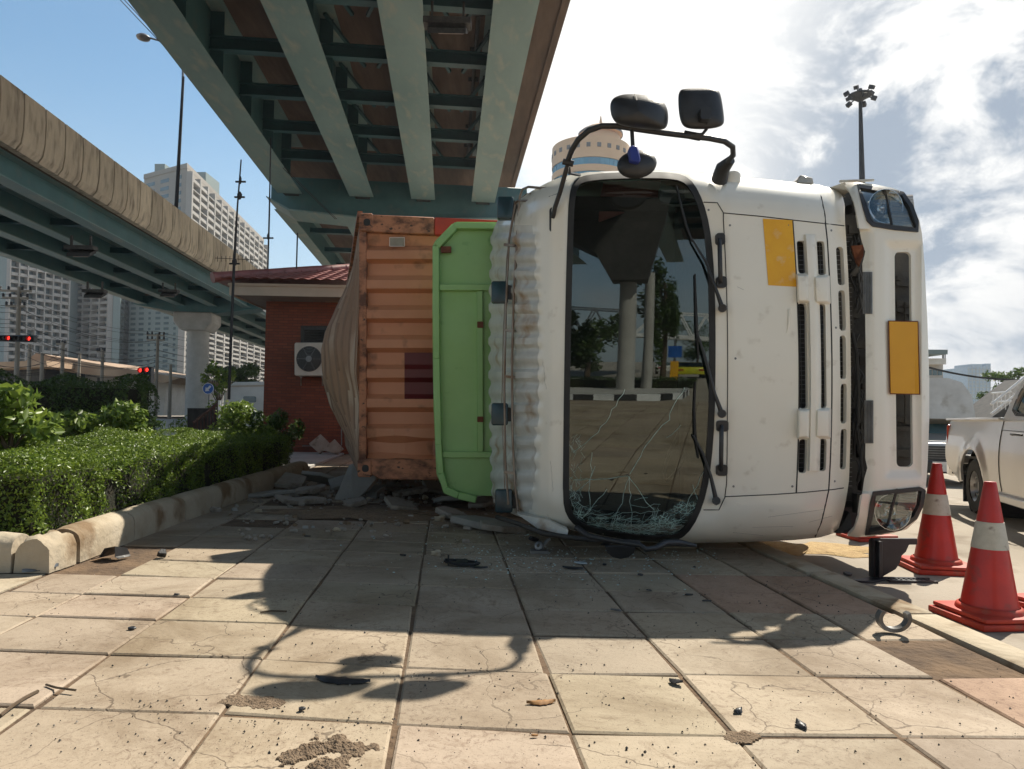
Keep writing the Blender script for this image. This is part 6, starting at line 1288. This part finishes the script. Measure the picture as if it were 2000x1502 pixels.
m = MB(); m.tube([(1.95, -18, .1), (1.95, -18, 2.6)], .04, 8); sg2 = thing('road_sign', 'blue square road sign with striped post on the island behind the camera', 'sign', (1.95, -18, .1)); build(m, 'post', 'grey', sg2)
m = MB(); m.box((1.95, -17.95, 1.9), (.5, .03, .6)); build(m, 'sign_plate', 'signblue', sg2)
m = MB(); m.box((1.95, -17.95, .9), (.3, .03, 1.0)); build(m, 'striped_board', 'yellow', sg2)
for i, (x, y, H, r) in enumerate(((1.6, -21, 8, .8), (-2.2, -17, 4.6, 1.5), (-4.5, -21, 6, 2), (5.5, -60, 7, 2.5), (-1.2, -19, 4.6, 1.3))):
    tree('dark leafy tree on the island behind the camera, ' + ('tall beside the blue sign', 'low one at the left', 'broad one farther left', 'farthest down the street', 'middle one behind the columns')[i], (x, y, 0), H, (r, r, H*.42), 2600, .24, seed=30+i, m_='leaf_dark', trunk=.14, group='trees behind the camera')
hedge('low hedge at the foot of the columns behind the camera', -3.2, 1.2, -16.6, -15.6, .55, 5000, .07, 'leaf_dark', seed=44, group=None)
# ================================================================ RUBBLE AND WRECKAGE
def flake(name, label, cat, c, L, w, rz, curl, mt, seed, group=None, pitch=0.0):
    r = random.Random(seed); c = V(c); m = MB(); rows = []; n = 14; top_ = [r.uniform(.6, 1.1) for _ in range(n+1)]
    for i in range(n+1):
        u = i/n*2-1; e = max(.04, (1-abs(u)**2.2))*top_[i]; r_ = []
        for j in range(5):
            q = (j/4-.35)*w*e; x = u*L/2; y = q+L*.10*(u*u); z = .004+curl*(1-(j/4-.5)**2*4)*.5+pitch*(u+1)*L*.5
            r_.append(c+V((x*math.cos(rz)-y*math.sin(rz), x*math.sin(rz)+y*math.cos(rz), max(z, .003))))
        rows.append(r_)
    m.grid(rows); return solo(m, name, mt, label, cat, c, group=group, smooth=50, solid=.003)
def shard(name, label, cat, c, size, th, mt, seed, rz=0, tx=0, ty=0, n=6, group=None, irr=.3, bev=.006):
    r = random.Random(seed); c = V(c); R_ = Matrix.Rotation(rz, 3, 'Z') @ Matrix.Rotation(tx, 3, 'X') @ Matrix.Rotation(ty, 3, 'Y')
    p = []
    for k in range(n):
        a = 2*math.pi*(k+r.uniform(-.3, .3))/n; q = 1+r.uniform(-irr, irr); p.append(V((math.cos(a)*size[0]/2*q, math.sin(a)*size[1]/2*q, -th/2)))
    P = [R_ @ q for q in p]; lo = min(min(q.z for q in P), min((q+R_ @ V((0, 0, th))).z for q in P)); off = V((c.x, c.y, c.z-lo))
    m = MB(); m.prism([q+off for q in P], R_ @ V((0, 0, th))); return solo(m, name, mt, label, cat, c, group=group, bevel=bev)
# the large leaning slab
m = MB(); q = [W(650, 982, 8.05), W(690, 982, 7.95), W(718, 955, 8.1), W(733, 938, 8.25), W(737, 924, 8.3), W(690, 905, 8.35), W(682, 907, 8.35)]; m.prism(q, (0.01, .07, -.02)); solo(m, 'broken_slab', 'slab', 'large grey slab leaning upright in front of the container corner', 'slab', q[0], bevel=.006, group='broken paving slabs')
LS = [(530, 972, .5, .2, .05, .04, 'pale flat slab edge lying by the far end of the kerb'), (600, 968, .5, .24, .2, .05, 'long flat slab pushed against the leaning slab'), (570, 955, .45, .35, .5, .05, 'tilted slab between the kerb and the leaning slab'), (622, 950, .42, .3, -.6, .05, 'steep dark slab propped behind the long flat slab'), (600, 985, .45, .18, .1, .06, 'chunky brown slab fragment in front of the long flat slab'), (755, 958, .42, .2, .15, .05, 'flat slab right of the leaning slab, under the container'), (735, 972, .2, .2, .3, .08, 'small blocky slab piece under the container corner'), (800, 972, .45, .2, .2, .05, 'slab piece under the green headboard edge'), (780, 1000, .4, .22, .18, .05, 'brown slab with red edge resting on loose sand'), (890, 985, .45, .25, -.3, .05, 'tilted slab below the green headboard'), (925, 978, .55, .4, .3, .05, 'broad slab between the headboard and the cab'), (940, 992, .3, .25, .2, .05, 'small slab by the lowest marker lamp'), (950, 1032, .5, .25, .08, .06, 'dark thick slab in front of the cab roof'), (882, 1015, .32, .18, .08, .05, 'grey slab in front of the headboard'), (690, 992, .3, .2, .3, .05, 'small slab at the foot of the leaning slab'), (850, 968, .3, .3, .5, .05, 'dark slab wedged under the headboard corner'), (560, 985, .25, .15, .1, .04, 'small pale slab chip near the kerb'), (980, 1040, .35, .2, .1, .05, 'slab fragment by the bent gutter'), (664, 958, .4, .3, .45, .05, 'slab partly hidden behind the leaning slab')]
for i, (x, y, a, b, t_, th, lab) in enumerate(LS):
    shard('broken_slab', lab, 'slab', G(x, y, -.005), (a*1.15, b*1.3), th, 'rubble' if i % 3 else 'slab', 50+i, rz=random.Random(i).uniform(-.5, .5), tx=t_*.8, ty=random.Random(i+7).uniform(-.25, .25), n=4+i%2, irr=.16, group='broken paving slabs')
for i, (x, y, w) in enumerate(((628, 880, .62), (655, 881, .5))):
    p = G(x, y+7, .03); shard('broken_slab', ('left', 'right')[i]+' one of two slab pieces leaning on the brick wall foot', 'slab', p, (w, .4), .05, 'rubble', 90+i, tx=1.2, n=4, group='broken paving slabs')
def rock(c, r, mt, seed, name='stone', label='small pale stone scattered by the crash', group='small stones scattered on the pavement', cat='stone', flat=.7):
    bm = bmesh.new(); bmesh.ops.create_icosphere(bm, subdivisions=2, radius=r); rr_ = random.Random(seed); ph = [rr_.uniform(0, 6) for _ in range(3)]
    for v in bm.verts: n = v.co.normalized(); k = 1+.22*math.sin(n.x*4+ph[0])+.18*math.sin(n.y*5+ph[1])+.15*math.sin(n.z*6+ph[2]); v.co = V((v.co.x*k, v.co.y*k*.8, v.co.z*k*flat))
    me = bpy.data.meshes.new(name); bm.to_mesh(me); bm.free(); me.materials.append(M[mt]); me.polygons.foreach_set('use_smooth', [True]*len(me.polygons)); me.set_sharp_from_angle(angle=math.radians(30))
    o = bpy.data.objects.new(name, me); COL.objects.link(o); o.location = V(c)+V((0, 0, r*flat*.6)); o['label'] = label; o['category'] = cat; o['group'] = group; return o
for i, (x, y, r) in enumerate(((852, 1085, .035), (680, 990, .045), (658, 1037, .028), (780, 972, .06), (830, 975, .04), (747, 972, .04), (860, 1018, .05), (770, 985, .03), (467, 1037, .015), (420, 1000, .05), (735, 952, .05), (910, 1060, .03), (1190, 1061, .03), (540, 980, .04), (720, 978, .035), (890, 1025, .04), (505, 1000, .03), (600, 1003, .025))): rock(G(x, y), r, 'rubble' if i % 2 else 'kerb', 200+i)
rk2 = random.Random(9)
for i in range(60):
    y = rk2.uniform(955, 1060); x = rk2.uniform(470, 990); rock(G(x, y), rk2.uniform(.008, .03), 'rubble', 300+i)
# plastic and metal wreckage, each piece its own object
PL = [(665, 1333, .17, .07, .012, 'curved black plastic shard lying inside the mirror shadow', .1), (900, 1103, .17, .12, .03, 'broken black lamp frame lying in front of the cab shadow', .25), (935, 1110, .10, .03, .01, 'thin black strip beside the broken lamp frame', .1), (218, 1090, .14, .14, .05, 'folded black plastic piece by the kerb end', .5), (78, 1118, .16, .06, .03, 'bent grey metal strip at the foot of the corner kerb', .3), (315, 1090, .05, .05, .04, 'small black knob lying right of the kerb', .6), (1118, 1111, .12, .05, .015, 'black curved plastic shard below the windscreen', .2), (1136, 1101, .10, .04, .01, 'shiny bluish glass piece below the windscreen', .05), (1265, 1155, .04, .035, .03, 'small dark triangular chip right of the paving joint', .6), (1318, 1336, .055, .05, .02, 'curled black plastic flake on the front paving', .3), (1443, 1395, .03, .03, .03, 'tiny black bolt standing near the front joint', .1), (1568, 1421, .05, .035, .02, 'crumpled dark flake at the front right', .3), (1058, 1376, .09, .035, .012, 'curled brown dry leaf at the front', .2), (1355, 1110, .05, .02, .02, 'black chip standing beneath the cab edge', .7), (1205, 1193, .06, .02, .008, 'flat grey chip on the second paving joint', .05), (1185, 1065, .10, .06, .04, 'dark broken bracket beneath the windscreen corner', .4), (788, 1086, .05, .03, .01, 'flat black flake left of the broken lamp frame', .1), (600, 1048, .05, .02, .008, 'thin dark splinter near the sunlit triangle', .05), (258, 1229, .04, .025, .008, 'small black flake on the left sunlit paving', .1), (345, 1162, .03, .02, .006, 'dark crumb beside the arm shadow', .1), (1040, 1060, .10, .03, .03, 'dark metal tab beside the crushed lamp socket', .5), (1655, 1125, .06, .03, .02, 'grey fragment on the kerb strip', .3), (1700, 1135, .35, .10, .012, 'flat black torn rubber strip under the step bracket', .02), (1250, 1125, .045, .02, .01, 'brownish chip below the windscreen', .2), (1180, 1105, .03, .02, .015, 'dark pebble sized piece under the cab', .3), (1840, 1322, .05, .03, .006, 'white scrap at the pink slab corner', .1), (1345, 1162, .05, .02, .006, 'thin dark strip on the third paving joint', .05), (1380, 1175, .05, .015, .008, 'dark sliver beside the third paving joint', .1), (590, 1388, .02, .02, .01, 'dark speck in the mirror shadow', .1), (1045, 1438, .03, .012, .006, 'tiny brown leaf scrap at the bottom', .1)]
for i, (x, y, a, b, th, lab, t_) in enumerate(PL):
    if i == 3: a, b, th, t_ = .13, .10, .012, .55
    mt = 'leafbrown' if 'leaf' in lab and 'flake' not in lab else 'glassbit' if 'glass' in lab or 'white' in lab else 'grey' if ('grey' in lab) else 'black'
    if mt not in M: M[mt] = mat('dry_leaf', (.35, .17, .05), (.22, .10, .03), 30, rough=.7) if mt == 'leafbrown' else mat('pale_glass_piece', (.45, .52, .55), None, rough=.15)
    if i in (9, 10, 11, 8, 13): flake('debris_piece', lab, 'debris', G(x, y, .001), a*1.15, b*1.1, i*1.3, .016 if i != 10 else .025, mt, 760+i, 'pieces of the wreck on the ground', .15); continue
    if i == 1:
        c = G(x, y, .004); m = MB(); q = [(-.10, -.04), (.0, -.065), (.09, -.05), (.12, -.01), (.085, .03), (.02, .055), (-.06, .045), (-.105, .01)]
        m.prism([c+V((p[0], p[1], .004+.12*max(0, -p[0]))) for p in q], (0, 0, .006)); m.tube([c+V((p[0]*1.02, p[1]*1.02, .016+.12*max(0, -p[0]))) for p in q+q[:1]], .008, 6); m.prism([c+V((-.03, -.02, .014)), c+V((.05, -.025, .014)), c+V((.04, .02, .03)), c+V((-.03, .02, .03))], (0, 0, .006)); m.bar(c+V((-.08, -.03, .01)), c+V((-.085, .03, .045)), .012, .03)
        solo(m, 'debris_piece', 'black', lab, 'debris', c, group='pieces of the wreck on the ground', smooth=35); continue
    if i == 3:
        c = G(x, y, .004); m = MB(); pr3 = [(-.10, .0), (-.045, .015), (-.02, .07), (.05, .085), (.062, .02), (.075, .005)]
        rows = [[c+V((px_+k*.02, (k-.5)*(.12+.02*math.sin(j*2)), pz_*(1-.35*k)+.003)) for j, (px_, pz_) in enumerate(pr3)] for k in (0, .5, 1)]
        m.grid(rows); solo(m, 'debris_piece', 'black', lab, 'debris', c, group='pieces of the wreck on the ground', solid=.004); continue
    if i in (0, 2, 6, 12, 4, 15): flake('debris_piece', lab, 'debris', G(x, y, .001), a*(1.15 if i else 1.25), b*1.2, (-.15, -.1, -.25, .2, .5, .8)[(0, 2, 6, 12, 4, 15).index(i)], .018 if i != 4 else .04, mt, 700+i, 'pieces of the wreck on the ground', .12 if i in (4, 15) else 0); continue
    shard('debris_piece', lab, 'debris', G(x, y, .002 if y < 1500 and x < 1640 else ZR), (a, b), th, mt, 400+i, rz=random.Random(i).uniform(-.6, .6), tx=t_, ty=t_*.6, n=7, group='pieces of the wreck on the ground', irr=.38, bev=.002)
m = MB(); c = G(1053, 1080); m.lathe(c+V((0, 0, .05)), [(.028, -.03), (.036, 0), (.03, .02), (.012, .025)], 16, axis=(-.3, -.8, .3)); m.tube([c+V((.02, 0, .04)), c+V((.06, .02, .09)), c+V((.08, .02, .10))], .012, 8); m.box(c+V((.0, 0, .012)), (.13, .08, .02)); solo(m, 'lamp_socket', 'grey', 'crushed round metal lamp socket lying below the windscreen corner', 'debris', c, smooth=40)
for i, (pts, r) in enumerate(([(0, 1398), (25, 1378), (50, 1362), (74, 1350)], .006), ) if 0 else enumerate([([(0, 1398), (25, 1378), (50, 1362), (74, 1350)], .006), ([(90, 1337), (110, 1343), (148, 1348)], .004), ([(508, 1196), (530, 1193), (560, 1194)], .005)]):
    m = MB(); m.tube([G(x, y, .008+.004*math.sin(k)) for k, (x, y) in enumerate(pts)], r, 6); solo(m, 'twig', 'bark', ('bent brown twig at the left edge of the paving', 'short thin twig beside the left paving joint', 'dark twig lying near the cab shadow')[i], 'twig', G(*pts[0]))
# sand spilled on the road and grit everywhere
rs = np.random.RandomState(77); gm = MB(); n = 5200
for k in range(n):
    if k < 3600:
        if k % 40 == 0: cl_ = (rs.rand()*2000, 900+600*rs.rand()**.8, rs.uniform(20, 220))
        y = cl_[1]+rs.normal(0, cl_[2]*.35); x = cl_[0]+rs.normal(0, cl_[2]); y = min(max(y, 890), 1530); p = G(x, y, .001)
    else: x = rs.normal(780, 150); y = rs.uniform(930, 1040); p = G(x, y, .001)
    if p.dot(RX) > 2.3 or p.dot(RX) < -2.3: continue
    r = (.0008+.0042*rs.rand()**4)*(1+.10*p.y); a = rs.rand(3)*6.28
    q = [p+V((math.cos(a[0]+j*2.09)*r, math.sin(a[0]+j*2.09)*r, 0)) for j in range(3)]; gm.add(q+[p+V((0, 0, r*1.1))], [(0, 1, 3), (1, 2, 3), (2, 0, 3)], 0 if rs.rand() < .75 else 1)
solo(gm, 'grit', ['rubbergrit', 'rubble'] if 0 else ['dark', 'rubble'], None, None, (0, 0, 0), kind='stuff', recalc=False)
m = MB(); c = G(1590, 1072, ZR+.004); pts = []
for k in range(24): a = 2*math.pi*k/24; pts.append(c+V((math.cos(a)*(.62+.16*math.sin(k*2.3)), math.sin(a)*(.30+.10*math.sin(k*1.7)), 0)))
m.add(pts+[q+(c-q)*.3+V((0, 0, .015)) for q in pts]+[c+V((0, 0, .02))], [(k, (k+1) % 24, 24+(k+1) % 24, 24+k) for k in range(24)]+[(24+k, 24+(k+1) % 24, 48) for k in range(24)]); M['sand'] = mat('spilled_sand', (.50, .36, .18), (.38, .26, .13), 14, rough=1, bump=.8, bscale=60)
o = solo(m, 'spilled_sand', 'sand', None, None, (0, 0, 0), kind='stuff')
m = MB(); c = G(760, 1003, .0); pts = []
for k in range(30): a = 2*math.pi*k/30; pts.append(c+V((math.cos(a)*(1.2+.25*math.sin(k*2.3)), math.sin(a)*(.5+.12*math.sin(k*1.7)), .003)))
m.add(pts+[q+(c-q)*.35+V((0, 0, .02+.015*math.sin(j*3))) for j, q in enumerate(pts)]+[c+V((0, 0, .03))], [(k, (k+1) % 30, 30+(k+1) % 30, 30+k) for k in range(30)]+[(30+k, 30+(k+1) % 30, 60) for k in range(30)])
M['sand2'] = mat('brown_loose_earth', (.26, .18, .11), (.18, .12, .075), 9, rough=1, bump=1, bscale=30); solo(m, 'loose_earth', 'sand2', None, None, (0, 0, 0), kind='stuff', smooth=60)

# windscreen crumbs, dust and mid sized rubble
rs = np.random.RandomState(5); gm = MB()
for k in range(1500):
    if k % 2: x = rs.uniform(880, 1400); y = 1068+abs(rs.normal(0, 34))
    else: x = rs.normal(1010, 140); y = rs.uniform(1000, 1120)
    p = G(x, y, .002); r = .0015+.006*rs.rand()**4; a = rs.rand()*6.28
    q = [p+V((math.cos(a+j*1.57)*r, math.sin(a+j*1.57)*r*.7, 0)) for j in range(4)]; gm.add(q+[z_+V((0, 0, r*.7)) for z_ in q], [(4, 5, 6, 7), (0, 1, 5, 4), (1, 2, 6, 5), (2, 3, 7, 6), (3, 0, 4, 7)])
M['crumb'] = mat('glass_crumb', (.55, .68, .66), (.35, .45, .43), 30, rough=.15); solo(gm, 'glass_crumbs', 'crumb', None, None, (0, 0, 0), kind='stuff', recalc=False)
gm = MB(); rq_ = random.Random(12)
for k in range(420):
    x = rq_.gauss(720, 130); y = 935+abs(rq_.gauss(0, 38)); p = G(x, y, 0)
    if abs(p.dot(RX)) > 2.25: continue
    r = rq_.uniform(.006, .030); R_ = Matrix.Rotation(rq_.uniform(0, 6), 3, 'Z') @ Matrix.Rotation(rq_.uniform(0, 1), 3, 'X'); gm.box(p+V((0, 0, r*.4)), (r*2*rq_.uniform(.6, 1.4), r*1.4, r), (R_ @ V((1, 0, 0)), R_ @ V((0, 1, 0)), R_ @ V((0, 0, 1))), rq_.choice((0, 0, 1, 2)))
solo(gm, 'rubble_bits', ['rubble', 'slab', 'sand2'], None, None, (0, 0, 0), kind='stuff', recalc=False)
from mathutils import noise as mnoise
gm = MB()
for (cx_, cy_, sx_q, sy_q, hh) in ((640, 1482, 78, 34, .018), (1450, 1440, 60, 10, .006), (500, 1372, 60, 12, .005)):
    n_i, n_j = 90, 44; rows = []; keep_ = []
    for i_ in range(n_i+1):
        r_ = []
        for j_ in range(n_j+1):
            u = i_/n_i*2-1; v = j_/n_j*2-1; p = G(cx_+u*sx_q*1.3, cy_+v*sy_q*1.3, 0); q = V((p.x*9, p.y*9, 0)); f = 1-math.hypot(u, v)+.75*mnoise.fractal(q, .8, 2.1, 5)
            z = max(0, f-.25)**.6*hh*(1+.7*mnoise.fractal(q*5, .7, 2.2, 5)) if f > .25 else -.006
            r_.append(V((p.x, p.y, z+.0015)))
        rows.append(r_)
    gm.grid(rows)
keepf = [k for k, f in enumerate(gm.f) if max(gm.v[q][2] for q in f) > 0]; gm.f = [gm.f[k] for k in keepf]; gm.m = [gm.m[k] for k in keepf]
M['mud'] = mat('dried_mud', (.25, .18, .12), (.16, .11, .07), 25, rough=1, bump=.8, bscale=120)
solo(gm, 'dried_mud', 'mud', None, None, (0, 0, 0), kind='stuff', recalc=False)

# light city haze between the camera and the far towers
hm = bpy.data.materials.new('haze_air'); hm.use_nodes = True; ht = hm.node_tree; ht.nodes.remove(ht.nodes['Principled BSDF']); pv_ = ht.nodes.new('ShaderNodeVolumePrincipled'); pv_.inputs['Density'].default_value = .00042; pv_.inputs['Color'].default_value = (.82, .88, .95, 1); pv_.inputs['Anisotropy'].default_value = .2
ht.links.new(pv_.outputs[0], ht.nodes['Material Output'].inputs['Volume']); M['haze_air'] = hm
m = MB(); m.box((0, 250, 38), (1500, 700, 82)); solo(m, 'haze', 'haze_air', None, None, (0, 0, 0), kind='stuff')
sc.cycles.volume_step_rate = 5; sc.cycles.volume_max_steps = 64; sc.cycles.volume_bounces = 0
